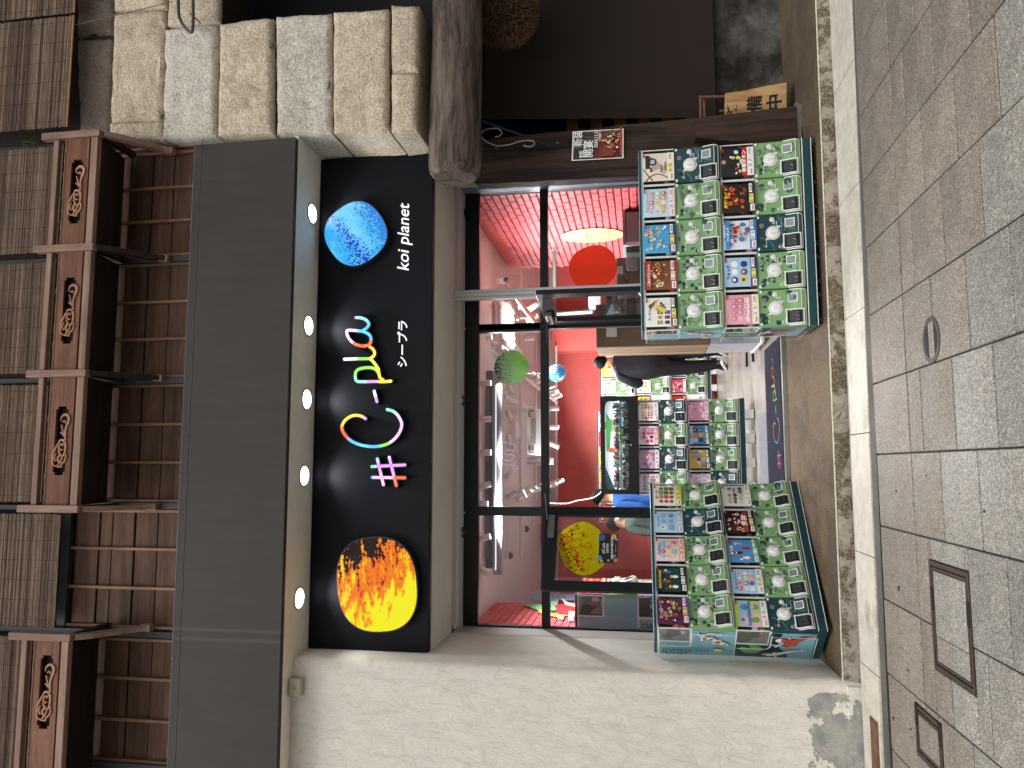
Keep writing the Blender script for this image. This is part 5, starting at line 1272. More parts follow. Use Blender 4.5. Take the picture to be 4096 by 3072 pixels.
def capsule_mesh(col):
    mb = MB(); mb.col = lin(col); n = 7; pr = [(.0001, -.026)]+[(.026*math.sin(PI*i/n), -.026*math.cos(PI*i/n)) for i in range(1, n)]+[(.0001, .026)]
    k = len(pr)//2; mb.lathe(pr[:k+1], 12); mb.col = tuple(min(1, x*1.0+.12) for x in lin(col)); mb.lathe(pr[k:], 12); return mb.mesh('capsule', attr_mat('capsule_shell', .12, coat=.8), 60)
CAPC = ['c8342c', '2f7d4a', 'c9c9cc', '7a3a86', 'c79a2a', '3a86b8', 'b83a72', 'e0e2e4']
def card_mesh(spec, idx):
    rnd = random.Random(100+idx); w_, h_ = .205, .222
    p = PR(lambda u, v, d: (.026+u, -.012*(1-(2*(.026+u)/W-1)**2)-.0065-d, .3185+v), .0003); bgs = spec['bg']
    def rect(u0, v0, u1, v1, c, up=True):   # split so that the sheet follows its bow
        n = max(1, int((u1-u0)/.03)); p.k += 1 if up else 0
        for i in range(n): p.rect(u0+(u1-u0)*i/n, v0, u0+(u1-u0)*(i+1)/n, v1, c, False)
    rect(0, 0, w_, h_, bgs[0]); L = spec.get('lay', 'blobs'); pal = spec['pal']
    if L == 'quads':
        for (a, b, c) in ((0, .12, bgs[1 % len(bgs)]), (.1, .12, bgs[2 % len(bgs)]), (0, .05, bgs[3 % len(bgs)]), (.1, .05, bgs[0])): rect(a+.003, b, a+.098, b+.07, c)
        for (a, b) in ((.05, .155), (.15, .155), (.05, .085), (.15, .085)): p.circ(a, b, .022, rnd.choice(pal), 14, ry=.026); p.circ(a, b+.016, .014, rnd.choice(pal), 12); p.circ(a-.004, b+.018, .0025, '2a2422', 6); p.circ(a+.006, b+.018, .0025, '2a2422', 6, up=False)
    elif L == 'grid':
        nx, ny = spec.get('n', (4, 3))
        for i in range(nx):
            for j in range(ny):
                u, v = .02+(w_-.04)*(i+.5)/nx, .058+(.125)*(j+.5)/ny; r = min((w_-.04)/nx, .125/ny)*.42
                p.rect(u-r, v-r, u+r, v+r, rnd.choice(pal)) if rnd.random() < .35 else p.circ(u, v, r, rnd.choice(pal), 10)
                p.circ(u, v+r*.2, r*.5, rnd.choice(pal), 8)
    elif L == 'phones':
        for i in range(3):
            for j in range(2): u, v = .03+.035*i, .07+.05*j; p.rect(u-.012, v-.018, u+.012, v+.018, rnd.choice(pal)); p.rect(u-.009, v-.010, u+.009, v+.010, rnd.choice(pal)); 
        for i in range(9): p.poly([(rnd.uniform(.1, .2), rnd.uniform(.06, .21)) for _ in range(3)], rnd.choice(pal))
    elif L == 'figures':
        n = spec.get('n', 5)
        for i in range(n):
            u = .02+(w_-.04)*(i+.5)/n; v = .075+.05*(i % 2)+.02*rnd.random()
            p.circ(u, v, .013, rnd.choice(pal), 10, ry=.024); p.circ(u, v+.03, .013, rnd.choice(['f0cdb0', 'f4d8c0']+pal[:1]), 12); p.circ(u, v+.037, .013, rnd.choice(pal), 10, ry=.008)
        for i in range(8): p.circ(rnd.uniform(.01, .195), rnd.uniform(.13, .21), rnd.uniform(.004, .011), rnd.choice(pal), 8)
    elif L == 'ribbon':
        for i in range(7): p.rect(.05+.02*rnd.random()*i, .06+.018*i, .1+.015*i, .08+.018*i, rnd.choice(pal))
        p.stroke(spline([(0, .2), (.03, .17), (.05, .12), (.03, .06), (.0, .02)], 4), .006, '5a1c2c'); p.stroke(spline([(0, .15), (.05, .19), (.09, .215)], 4), .006, '5a1c2c'); p.circ(.14, .15, .028, '1c1c1e', 16); p.circ(.14, .15, .018, 'b9bcc0', 14); p.rect(.09, .17, .19, .2, '2a2a2c')
    else:
        for i in range(spec.get('k', 26)):
            u, v, r = rnd.uniform(.02, .185), rnd.uniform(.06, .205), rnd.uniform(.006, .020)
            p.circ(u, v, r, rnd.choice(pal), rnd.choice([5, 8, 12]), ry=r*rnd.uniform(.6, 1.2), rot=rnd.random()*3); p.circ(u, v, r*.5, rnd.choice(pal), 8)
    # title, price, legal strips, bar code
    ti = spec.get('title'); 
    if ti:
        ty = spec.get('ty', .185)
        if spec.get('band'): rect(0, ty-.008, w_, ty+.024, spec['band'])
        p.text(ti, w_/2, ty, spec.get('ts', .026), spec.get('tc', 'ffffff'), bold=.03, align='c')
    bc = spec.get('strip', 'e9e4d8'); rect(0, 0, w_, .045, bc)
    rect(.06, .012, .125, .040, 'f3e27a' if idx % 2 else 'f4f4f0'); p.k += 1
    for i in range(6): p.rect(.063, .016+.0038*i, .122-.01*rnd.random(), .0178+.0038*i, '6a665e', False)
    rect(.135, .02, .2, .04, 'f6f6f4'); p.k += 1
    for i in range(14): p.rect(.15+.003*i, .022, .15+.003*i+rnd.choice([.001, .0018]), .035, '22201e', False)
    p.rect(.005, .006, .052, .034, 'f6f4f2'); p.text('¥'+spec.get('price', '300'), .0285, .012, .017, spec.get('pc', 'c42a2a'), bold=.03)
    p.rect(.17, .205, .2, .216, 'c42a2a')
    me = p.mb.mesh('card', attr_mat('card_print', .32, coat=.35), recalc=False); return me
def side_art():
    "koi pond artwork on the flank of a two-high machine; u = depth from the front, v = height over the pair"
    p = PR(lambda u, v, d: (-d, u, v), .0004); H2 = 2*UH
    lb = SIDE; p.rect(.02, 0, DP, .302, lb); p.rect(.02, UH, DP, UH+.302, lb, False); p.rect(.191, .302, DP, UH-.001, lb, False); p.rect(.191, UH+.302, DP, H2-.013, lb, False)
    # lower half: dark pond
    p.poly([(.02, .300), (.06, .31), (.236, .31), (DP-.003, .30), (DP-.003, .16), (.28, .18), (.22, .235), (.15, .25), (.08, .24), (.02, .225)], '153f47')
    p.poly([(.192, UH-.006), (DP-.003, UH-.006), (DP-.003, .30), (.192, .30)], '153f47')
    p.circ(.252, .425, .060, '6fb35a', 26, a0=2.9, a1=2.9+5.6, ry=.078)
    for k in range(6): a = k*PI/3+.2; p.stroke([(.252+math.cos(a)*.008, .425+math.sin(a)*.008), (.252+math.cos(a)*.024, .425+math.sin(a)*.024)], .003, 'a9d98c')
    # striped wave triangles
    for (u, v) in ((.205, .98), (.228, .955), (.205, 1.03), (.10, .245), (.13, .22)): p.poly([(u, v), (u+.022, v+.014), (u+.022, v-.014)], 'b9dce4')
    def cloud(pts, w2=.016):
        for q in pts: p.stroke(q, w2+.005, '1a2a30')
        for q in pts: p.stroke(q, w2, 'f4f8f8', up=(q is pts[0]))
    cloud([[(.06, UH+.27), (.06, UH+.19)], [(.09, UH+.25), (.09, UH+.15)], [(.06, UH+.23), (.15, UH+.23)], [(.04, UH+.13), (.04, UH+.20)], [(.045, UH+.09), (.045, UH+.14)]])
    cloud([[(.06, .17), (.20, .265)], [(.17, .235), (.17, .29)]], .012)
    def koi(pts, w_, c, spots, sc):
        sp = spline(pts, 5); n = len(sp)
        ws = [w_*(.35+.65*math.sin(PI*min(1, (i+2)/(n*1.02)))**.7)*(1-.55*(i/n)**2) for i in range(n)]
        p.stroke(sp, [x+.006 for x in ws], '1a1414'); hp = sp[0]; dr_ = (sp[0]-sp[1]).normalized(); p.circ(hp.x, hp.y, ws[0]*.5+.003, '1a1414', 12); p.stroke(sp, ws, c); p.circ(hp.x, hp.y, ws[0]*.5, c, 12)
        tl = sp[-1]; d2 = (sp[-1]-sp[-2]).normalized(); q = Vector((-d2.y, d2.x))
        p.poly([tuple(tl), tuple(tl+d2*w_*.9+q*w_*.5), tuple(tl+d2*w_*.5), tuple(tl+d2*w_*.9-q*w_*.5)], c)
        m_ = sp[n//3]; p.poly([tuple(m_+q*w_*.3), tuple(m_+q*w_*.95-d2*w_*.1), tuple(m_+q*w_*.8+d2*w_*.4)], c); p.poly([tuple(m_-q*w_*.3), tuple(m_-q*w_*.95-d2*w_*.1), tuple(m_-q*w_*.8+d2*w_*.4)], c)
        for f_, r_ in spots: s2 = sp[int(f_*(n-1))]; p.circ(s2.x+r_*.2, s2.y, r_, sc, 9, ry=r_*1.4)
    koi([(.185, .60), (.165, .64), (.12, .70), (.09, .75), (.06, .79)], .048, 'f3efe8', [(.1, .009), (.35, .015), (.55, .012), (.75, .008)], 'd24a2c')
    p.circ(.27, .655, .030, '1a2a30', 22, ry=.036); p.circ(.27, .655, .027, 'f4f4f0', 22, ry=.033); p.circ(.27, .655, .027, 'e8c92e', 16, ry=.033, a0=-PI/2, a1=PI/2)
    koi([(.16, .19), (.12, .165), (.07, .11), (.035, .06)], .060, 'c8452c', [(.5, .001)], 'c8452c')
    p.circ(.085, .235, .030, '1a2a30', 22, ry=.042); p.circ(.085, .235, .027, 'f4f4f0', 22, ry=.039); p.circ(.085, .235, .027, 'cf4630', 16, ry=.039, a0=PI, a1=2*PI)
    koi([(.285, .335), (.29, .29), (.265, .22), (.23, .15), (.215, .10)], .040, 'f1efe8', [(.05, .010)], 'd23a2c')
    for i in range(16): f_ = .2+.045*i; p.circ(.285-.003*i+random.uniform(-.01, .01), .30-.012*i, .003, '1c1c1c', 5)
    for tx_, ub in (('CAPSULE TOY', .272), ('PLANET', .318)):      # reads downwards, heads of the letters towards the front
        p.k += 1; p.mb.col = lin('1d4f58'); vs, fs, a0_, a1_ = text_geo(tx_, .012, 0)
        p.mb.add([p.f(ub-y*.054, 1.055-(x-a0_)*.054, .0006+p.k*p.step) for x, y in vs], fs)
    for v in (.0, UH-.004, H2-.016): p.rect(.018, v, DP, v+.005, 'f2f4f2')
    p.rect(DP-.004, 0, DP, H2, 'f2f4f2'); p.rect(.018, 0, .022, .302, 'f2f4f2'); p.rect(.018, UH, .022, UH+.302, 'f2f4f2', False)
    for vb in (0, UH):      # rounded sill of the side window
        p.stroke(spline([(.0, vb+.306), (.10, vb+.306), (.155, vb+.308), (.180, vb+.322), (.190, vb+.35), (.191, vb+.45), (.191, vb+.53)], 4), .009, 'e9ecea')
    return p.mb
SIDEMAT = attr_mat('flank_print', .35, coat=.3)
ART = None
def machine(name, label, group, loc, rz, row, pat, card, ci, nrows, detail=2, sc=1.0, side=False, capn=4, stand='casters'):
    "one capsule vending unit; row 0 carries the base"
    global ART
    t = thing(name, label, 'capsule machine', loc, rz, group, sc)
    zo = BZ+row*UH; P = lambda nm, me, par=t: put(nm, me, par, (0, 0, zo) if par is t else (0, 0, 0))
    P('cabinet', shared('cab', lambda: cabinet_mesh(0)))
    P('face_panel', face_mesh(pat)); d = P('dial', shared('dial', dial_mesh)); put('knob', shared('knob', knob_mesh), d)
    P('card', _cards(card)); P('window', shared('win', window_mesh))
    fl = P('outlet_frame', shared('oframe', lambda: frame_mesh(.022, .112, .034, .136, .006, .010).mesh('outlet_frame', WFR, recalc=False))); put('outlet_flap', shared('flap', flap_mesh), fl)
    P('return_cup', shared('cup', cup_mesh))
    if detail >= 1:
        P('coin_slot', shared('coin', lambda: disc(.186, .279, .017, -.012, .003).bbox(.1855-.001, .1865+.001, -.0175, -.0155, .268, .290, .0003, 1).mesh('coin_slot', SLOTM, 40)))
        P('lock', shared('lock', lambda: disc(.226, .211, .017, -.014, .005).mesh('lock', RINGM, 40)))
        P('price_display', shared('disp', lambda: MB().bbox(.026, .074, -.016, -.008, .262, .282, .002, 1).mesh('price_display', M('display_dark', '12313a', .15, coat=1))))
        P('display_digits', shared('digi', lambda: MB().box(.032, .052, -.0168, -.016, .266, .278).mesh('display_digits', M('display_green', '2f6a3a', .3))))
        rnd = random.Random(ci*7+row)
        for i in range(capn):
            col = rnd.choice(CAPC[:3] if ci % 3 else CAPC); x_ = rnd.choice([.03, .035, .04]) if side else rnd.choice([.031, .036, .05, .1, .235])
            o = put('capsule', shared('cap'+col, lambda: capsule_mesh(col)), t, (max(.031, min(.231, x_+.03*(i % 2))), .04+.048*(i//2)+.01*rnd.random(), zo+.345+.045*(i % 2)+.02*rnd.random())); o.rotation_euler = (rnd.random()*3, rnd.random()*3, 0)
        P('chute', shared('chute', lambda: MB().prism([(.04, .318), (.165, .318), (.165, .44), (.13, .40), (.10, .345), (.04, .335)], lambda u, v, d: (d, u, v), .006, .02).mesh('chute', CHUTE)))
    if row == 0:
        bs = MB(); sh = [(-.030, .036), (-.036, .05), (-.036, .094), (-.02, .0995), (DP, .0995), (DP, .036)]
        bs.prism([(y, z) for y, z in sh], lambda u, v, d: (d, u, v), 0, W); P2 = lambda nm, me: put(nm, me, t, (0, 0, 0))
        P2('base', shared('base', lambda: bs.mesh('base', TEAL)))
        P2('base_trim', shared('btrim', lambda: MB().box(-.0005, W+.0005, -.0375, -.03, .0945, .0995).box(-.0005, W+.0005, -.0372, -.03, .036, .040).mesh('base_trim', WFR)))
        if stand == 'casters':
            for x in (.045, .217):
                for y in (.0, .27):
                    c_ = put('caster', shared('caster', lambda: MB().box(-.01, .01, -.006, .012, .024, .036).quadbar((0, .0, .03), (0, -.012, .014), (.011, 0, 0), (0, .008, .008)).mesh('caster', M('caster_grey', '6e7072', .4, .4))), t, (x, y, 0))
                    put('wheel', shared('wheel', lambda: MB().lathe([(.008, -.007), (.017, -.0065), (.018, 0), (.017, .0065), (.008, .007)], 16, Matrix.Translation((0, -.012, .018))@Matrix.Rotation(PI/2, 4, 'Y')).mesh('wheel', BLKP, 40)), c_)
        else:
            for x in (.07, .19): P2('foot', shared('foot', lambda: MB().bbox(-.0, .1, -.03, .25, -.055, .036, .003, 1).mesh('foot', CABW))).location = (x-.03, 0, 0); break
    if row == nrows-1:
        put('lid', shared('lid', lambda: MB().bbox(0, W, -.010, DP, UH, UH+.022, .006, 2).mesh('lid', TEAL)), t, (0, 0, zo)); put('lid_trim', shared('ltrim', lambda: MB().box(-.0006, W+.0006, -.012, -.006, UH-.001, UH+.004).box(-.0006, W+.0006, -.0115, DP, UH+.021, UH+.0225).mesh('lid_trim', M('lid_top', '9fc4c8', .35))), t, (0, 0, zo))
    if side and row == 0:
        if ART is None: ART = side_art().mesh('flank_artwork', SIDEMAT, recalc=False)
        put('flank_artwork', ART, t, (0, 0, BZ))
    return t
_cc = {}
def _cards(spec):
    k = spec['id']
    if k not in _cc: _cc[k] = card_mesh(spec, k)
    return _cc[k]
def C(i, bg, pal, **kw): return dict(id=i, bg=bg, pal=pal, **kw)
SK = ['f4d8c0', 'd9a27a']
RT = [  # right bank, left to right: (pattern, card, words)
 ('bamboo', C(1, ['f2f0e8'], ['2b4a9a', '1d2233', 'd9a441', 'b23a2a', '6a7a9a', 'e8e23a'], lay='phones', title='キーチャーム', ts=.02, tc='2b4a9a', strip='1c1a1a', price='500'), 'white action-toy card over a black strip'),
 ('checks', C(2, ['7a4c2c', ], ['d98a3a', 'f0c06a', 'b2321f', '5a3019', 'f2e6cf'], title='ごはんマスコット', ts=.020, band='b63a2a', strip='b8322a', price='400'), 'brown and orange food-toy card with a red foot'),
 ('fish', C(3, ['4aa6dc'], ['f2d24a', 'e86a9a', '2b6fc2', 'f4f4f4', '7ad0e8'], title='キーホルダー', tc='fff04a', ts=.028, ty=.16, strip='23407a'), 'bright blue rainbow keyring card'),
 ('fans', C(4, ['b8dff0'], ['f2b8cf', 'e8a23a', 'f4e6a0', 'd95a7a', 'f7f7f7'], lay='grid', n=(5, 3), title='アクリルチャーム', tc='d84a8a', ts=.018, strip='f2c6d6'), 'light blue and pink card with rows of charms'),
 ('dark', C(5, ['e6dccb'], ['8c867c', '6b5a4a', 'b9ab95', 'f4efe4'], lay='ribbon', title='CAMERA', tc='5a4a40', ts=.018, ty=.055, strip='efe9dc', price='500', pc='a01c3c'), 'cream camera card tied with a dark ribbon')]
RB_ = [
 ('camo', C(6, ['e7a9b8'], ['f4cfd8', 'f8e6ea', 'd97a94', 'efbcc8'], title='ESTHER BUNNY', tc='fdfdfd', ts=.024, ty=.062, lay='grid', n=(4, 3), strip='efe6c4'), 'plain pink rabbit-charm card'),
 ('triangles', C(7, ['a8cbe8'], ['3a9a5a', 'e8793a', 'f4f4f4', '5a3a7a', 'e9c23a', '30407a'], lay='grid', n=(3, 2), title='ウォッチ', tc='30407a', ts=.026, strip='2a3260', price='400'), 'light blue card with framed toy watches'),
 ('dark', C(8, ['e2e8f0'], ['c22f2c', '1b1c22', 'f3f3f3', '3a7ac0', 'd98c5a', 'e8a0a8'], k=34, title='フィギュア', tc='ffffff', band='3a8ac8', ts=.02, strip='2a76b8'), 'red, black and white mascot card with blue strip'),
 ('lily', C(9, ['231714'], ['c8321f', 'e87a1f', 'f2c02a', '3a2a26', '7a1c14'], title='最強ライト', tc='f2c02a', ts=.030, strip='2e2a28', price='500'), 'black card with glowing red and orange gadgets'),
 ('bamboo', C(10, ['14161c'], ['e8d62a', 'c9c9c9', 'b5483a', '8a5a3a', 'f2f2f2'], k=14, title='非常ボタン', tc='ffffff', band='c8261e', ts=.032, ty=.055, strip='e9e9e9'), 'black card with yellow lightning and a red title band')]
LT = [
 ('checks', C(11, ['5c2440'], ['d83a5a', '2c2a6a', 'e8a0b8', 'c9b23a', 'f2e6ea', '8c2a4a'], k=32, title='ヒーローズ', tc='f2d6e2', ts=.028, strip='7a3a8a', price='500'), 'dark pink and purple hero-toy card'),
 ('fish', C(12, ['143c34'], ['c8342a', '3a7ac0', 'f2d23a', '8a5a3a', 'f2f2f2'], lay='figures', n=4, title='SOUTH PARK', tc='f0d23a', band='11100f', ts=.026, strip='151413', price='400'), 'dark green snowy card with a black title band'),
 ('triangles', C(13, ['f4d6e0'], ['8fd6e0', 'f29ab0', 'f4e08a', 'd84a5a', '7ab0e0'], lay='grid', n=(4, 3), title='Diafoline', tc='3aa0a8', ts=.030, strip='f0a0ac', price='400'), 'pastel pink card with small dolls and a turquoise title'),
 ('dark', C(14, ['b9d6ec'], ['7aa8d8', 'e6f0fa', '94bce0', '5a88c0'], k=10, lay='grid', n=(3, 2), title='ぬいぐるみ', tc='5a88c0', ts=.02, strip='a8cbe6'), 'all pale blue card with blue doodles'),
 ('fans', C(15, ['f2efe6'], ['c8342a', '4a8a3a', 'd84a7a', 'e8c43a', 'b23a2a'], lay='grid', n=(4, 3), title='ポーチ', tc='c8342a', ts=.030, strip='d6d62a', price='400'), 'white grocery-pouch card with a lime strip')]
LB = [
 ('dark', C(16, ['b6d87a', 'c7b2e0', '8cc4e6', 'e6b8d4'], ['3a86c8', '9a7aa8', 'e8c8a0', '7aa83a'], lay='quads', title='NANANAme', tc='1f6fc0', ts=.034, ty=.115, strip='eceaf0', price='300'), 'card of four pastel quarters with a blue title'),
 ('bamboo', C(17, ['a9c9ea'], ['d8463a', 'e8e6e2', '3a6ab8', 'f2b08a', 'c9dcf2'], lay='grid', n=(4, 3), title='ボールコレクション', tc='3a4aa0', ts=.016, strip='e4e2ea'), 'pale blue ball-collection card'),
 ('camo', C(18, ['4a90cc'], ['b2231f', 'f2efe8', '2a2a30', 'd84a4a', '7ab0dc'], lay='figures', n=4, title='新世界', tc='ffffff', ts=.026, strip='2f9a72', price='500'), 'sky blue card with four red-dressed figures'),
 ('clouds', C(19, ['1c1416'], ['d8322f', 'f4f0ea', '2a2426', 'e8b8a0', '8a1c1c'], k=36, title='鬼神', tc='f4f0ea', ts=.05, ty=.06, band='a82222', strip='1a1818'), 'black and red fighter card'),
 ('lily', C(20, ['d6dcd8'], ['22262a', 'e8a03a', 'b8b4ae', '5a6a62', 'efe6dc'], lay='grid', n=(5, 3), title='WIND BREAKER', tc='1a2a24', ts=.020, ty=.12, strip='e6e4e0'), 'grey-green card with many small heads in rows')]
IT = [('fans', C(21, ['d8c8d4'], ['c84a6a', '3a86c8', 'e8c23a', '6a9a4a'], lay='grid', n=(5, 3), strip='e6e0e4'), 'violet multi-row card'),
      ('dark', C(22, ['b9a0c4'], ['e0564a', 'd83a5a', 'f0b0a0', '2c2a3a', 'f2d6d2'], k=12, strip='efeaf0'), 'card with one large coral doll shape'),
      ('fish', C(23, ['f2e6ee'], ['d83a7a', '2c2830', 'f2cfc0', 'a84a8a'], lay='grid', n=(4, 3), title='ころころ', tc='d83a7a', strip='e08ab0'), 'white and magenta card with little heads'),
      ('dark', C(24, ['f4f2ec'], ['c8302c', '3a8a4a', '8a8a8a', 'e8c8b0'], lay='grid', n=(6, 4), strip='f4f2ec'), 'white card edged with red dots')]
IB = [('dark', C(25, ['e0c0dc'], ['f2dcec', 'c89ad0', 'f4f0f4'], strip='e6d8ea'), 'lilac card, lower row'),
      ('camo', C(26, ['cfa84a'], ['20304a', 'd8d4cc', '1c1c1c', '7aa0c8'], lay='phones', strip='1c1a1a', price='500'), 'yellow and black phone-toy card'),
      ('triangles', C(27, ['4a88b4'], ['26364a', 'c8d2da', 'e08a3a', '9ab8cc'], lay='grid', n=(3, 2), title='電車 2', tc='d8322a', band='a8d0e8', strip='2f6aa0', price='400'), 'blue railway card numbered 2'),
      ('clouds', C(28, ['e2a0bc'], ['f6e6ea', 'f2d2a8', 'd86a94', 'f4c2d4'], k=14, title='ドール', tc='ffffff', ts=.02, strip='efb8cc'), 'deep pink doll-dress card')]
def bank(group, where, org, rz, rows, sc=1.0, side=True, detail=2, stand='casters', z=0.0, name='capsule_machine'):
    org = Vector(org); ux = Vector((math.cos(rz), math.sin(rz), 0)); ncol = len(rows[0]); k = 0
    for c in range(ncol):
        for r in range(len(rows)):
            pat, card, words = rows[r][c]; lp = org+ux*(W*sc*c*1.004); 
            machine(name, '%s, %s row of %s' % (words, ['bottom', 'top'][r] if len(rows) == 2 else ['bottom', 'middle', 'top'][r], where), group, (lp.x, lp.y, z), rz, r, pat, card, card['id'], len(rows), detail, sc, side and c == 0, 5 if (side and c == 0) else 3, stand)
bank('capsule machines in the right bank by the timber post', 'the right bank', (.968, 5.575, 0), -.0, [RB_, RT], sc=1.03, z=.004)
ang = math.atan2(6.52-5.68, -.120+1.11)
bank('capsule machines in the slanting left bank', 'the left bank', (-1.135, 5.655, 0), ang, [LB, LT], sc=.985, z=.012)
bank('capsule machines in the inner bank under the display case', 'the inner bank', (-.31, 8.42, 0), -.0, [IB, IT], sc=.97, side=False, stand='foot', z=.150, detail=1)

# ================================================================== back banks, side banks
WT = [('white', C(30, ['f2c04a'], ['e8792a', 'f4f4f4', '3a8a4a'], lay='grid', n=(3, 2), title='スナック', tc='b8321f', ts=.02, strip='e03a6a'), 'orange snack card'),
      ('white', C(31, ['c42a24'], ['f2d24a', 'f4f4f4', '1c1c1c'], lay='grid', n=(4, 2), strip='c42a24'), 'red kitchen-toy card'),
      ('bamboo', C(32, ['f4f4f4'], ['3ac04a', 'e8923a', '2a7a3a'], lay='grid', n=(3, 3), title='ガチャ', tc='2a9a3a', strip='c8e8d0'), 'white card striped with green'),
      ('camo', C(33, ['b9d0ec'], ['e8a0c0', '7a8ac8', 'f4f4f4'], lay='grid', n=(3, 3), strip='e8e8f4'), 'pale blue and pink card'),
      ('fish', C(34, ['d84a6a'], ['f4f4f4', 'f2c04a', '3a3a3a'], strip='f4f4f4', title='くじ', tc='ffffff'), 'crimson lottery card'),
      ('white', C(35, ['f4d03a'], ['1c1c1c', 'f4f4f4', 'e8792a'], lay='grid', n=(3, 2), strip='f4f4f4', title='Cheese', tc='8a4a1a', ts=.03), 'yellow cheese card'),
      ('checks', C(36, ['e8e4f4'], ['8a6ac8', '3a86c8', 'e84a6a'], strip='f0c0d0'), 'lavender card')]
def pick(seq): return [WT[i] for i in seq]
bank('capsule machines along the back of the shop', 'the back bank behind the walking person', (.855, 12.3, 0), -.0, [pick([1, 4, 3, 2]), pick([0, 2, 5, 6]), pick([5, 2, 0, 3])], sc=1.0, side=False, detail=0, stand='foot', z=.145)
bank('capsule machines in the rear bank over the display case', 'the rear bank behind the display case', (-.80, 11.2, 0), -.0, [pick([2, 0, 4, 6, 1, 3]), pick([3, 1, 5, 2, 4, 0]), pick([4, 6, 0, 5, 1, 2])], sc=1.0, side=False, detail=0, stand='foot', z=.145)
bank('capsule machines against the left wall seen through the window', 'the side bank behind the left window', (-1.52+.33, 7.28, 0), PI/2, [pick([6, 1, 3, 5]), pick([3, 4, 0, 2]), pick([4, 2, 6, 1])], sc=1.0, side=True, detail=1, stand='foot', z=.145)
bank('capsule machines along the far left aisle', 'the far left aisle', (-1.75, 9.6, 0), PI/2, [pick([3, 2, 4, 0, 6]), pick([2, 4, 3, 6, 1]), pick([6, 0, 2, 3, 4])], sc=1.0, side=False, detail=0, stand='foot', z=.145)

# ================================================================== display case
t = thing('display_case', 'black framed glass display case of tiny toys on top of the inner machine bank', 'display case', (.2, 8.55, 1.33))
cc = [at(*Z3(a, b), 8.38) for a, b in ((1250, 800), (1250, 1610), (1565, 1610), (1565, 800))]
x0, x1 = cc[1].x, cc[0].x; z0, z1 = (cc[2].z+cc[3].z)/2, (cc[0].z+cc[1].z)/2; yd = 8.38
ix0, ix1 = at(*Z3(1380, 1572), yd).x, at(*Z3(1380, 838), yd).x; iz0, iz1 = at(*Z3(1482, 1200), yd).z, at(*Z3(1286, 1200), yd).z
mb = MB(); Nn = 48
inner = blob((ix1-ix0)/2, (iz1-iz0)/2, 9, Nn); ic = ((ix0+ix1)/2, (iz0+iz1)/2); oc = [(x0, z0), (x1, z0), (x1, z1), (x0, z1)]
outer = []
for (u, v) in inner:
    s_ = min((x1-ic[0])/abs(u) if u > 0 else (ic[0]-x0)/max(1e-6, abs(u)), (z1-ic[1])/v if v > 1e-6 else ((ic[1]-z0)/abs(v) if abs(v) > 1e-6 else 1e9)); outer.append((u*s_, v*s_))
vs = []
for (u, v), (a, b) in zip(inner, outer): vs += [(ic[0]+u, yd, ic[1]+v), (ic[0]+a, yd, ic[1]+b), (ic[0]+u, yd+.04, ic[1]+v)]
fs = []
for i in range(Nn): j = (i+1) % Nn; fs += [(3*i, 3*i+1, 3*j+1, 3*j), (3*i, 3*j, 3*j+2, 3*i+2)]
# corners
mb.add(vs, fs); 
for (cx_, cz_) in oc:
    k = min(range(Nn), key=lambda i: (ic[0]+outer[i][0]-cx_)**2+(ic[1]+outer[i][1]-cz_)**2)
mb.box(x0, x0+.02, yd-.001, yd+.36, z0, z1); mb.box(x1-.02, x1, yd-.001, yd+.36, z0, z1); mb.box(x0, x1, yd-.001, yd+.36, z1-.02, z1); mb.box(x0, x1, yd-.001, yd+.36, z0, z0+.03)
wpart('case_frame', mb, M('case_black', '08090a', .45), t)
p = PR(lambda u, v, d: (u, yd+.34-d, v), .0008); p.rect(x0+.02, z0+.03, x1-.02, z1-.02, 'eef6f4'); hh_ = z1-z0; p.poly([(x0+.5, iz0), (x0+.75, iz0), (x0+.7, iz0+.12), (x0+.55, iz0+.09)], '7fc46a'); p.poly([(x1-.4, iz0), (x1-.1, iz0), (x1-.1, iz0+.1), (x1-.3, iz0+.12)], '9ad0e0')
p.poly([(x0+.02, iz1-.10), (x0+.3, iz1+.02), (x0+.02, iz1+.02)], '174850'); p.circ(x1-.3, iz1-.05, .07, '6fb35a', 24); p.circ(x0+.5, iz1-.06, .05, 'f4f4f2', 24); p.circ(x0+.5, iz1-.06, .05, 'd8452c', 14, a0=PI/2, a1=3*PI/2); p.poly([(x0+.45, iz1), (x0+.9, iz1), (x0+.8, iz1-.06), (x0+.5, iz1-.04)], '5fae5a')
for q in ([(x0+.22, iz1-.03), (x0+.36, iz1-.03)], [(x0+.20, iz1-.06), (x0+.33, iz1-.06)]): p.stroke(q, .014, 'fafafa')
wpart('case_back_print', p.mb, PRINT_MATT, t)
wpart('case_glass', box(ix0-.02, ix1+.02, yd+.045, yd+.047, iz0-.02, iz1+.02), SG, t)
wpart('shelf', box(x0+.02, x1-.02, yd+.12, yd+.33, iz0+.10, iz0+.104), glass('shelf_glass', (.9, .97, .95), 1.5), t)
wpart('led_strip', box(x0+.03, x1-.03, yd+.30, yd+.315, iz0+.106, iz0+.116), M('led_white', 'f2fbff', emit=24), t)
wpart('led_strip', box(x0+.03, x1-.03, yd+.06, yd+.07, z1-.035, z1-.022), M('led_white', ''), t)
random.seed(77); mb = MB()
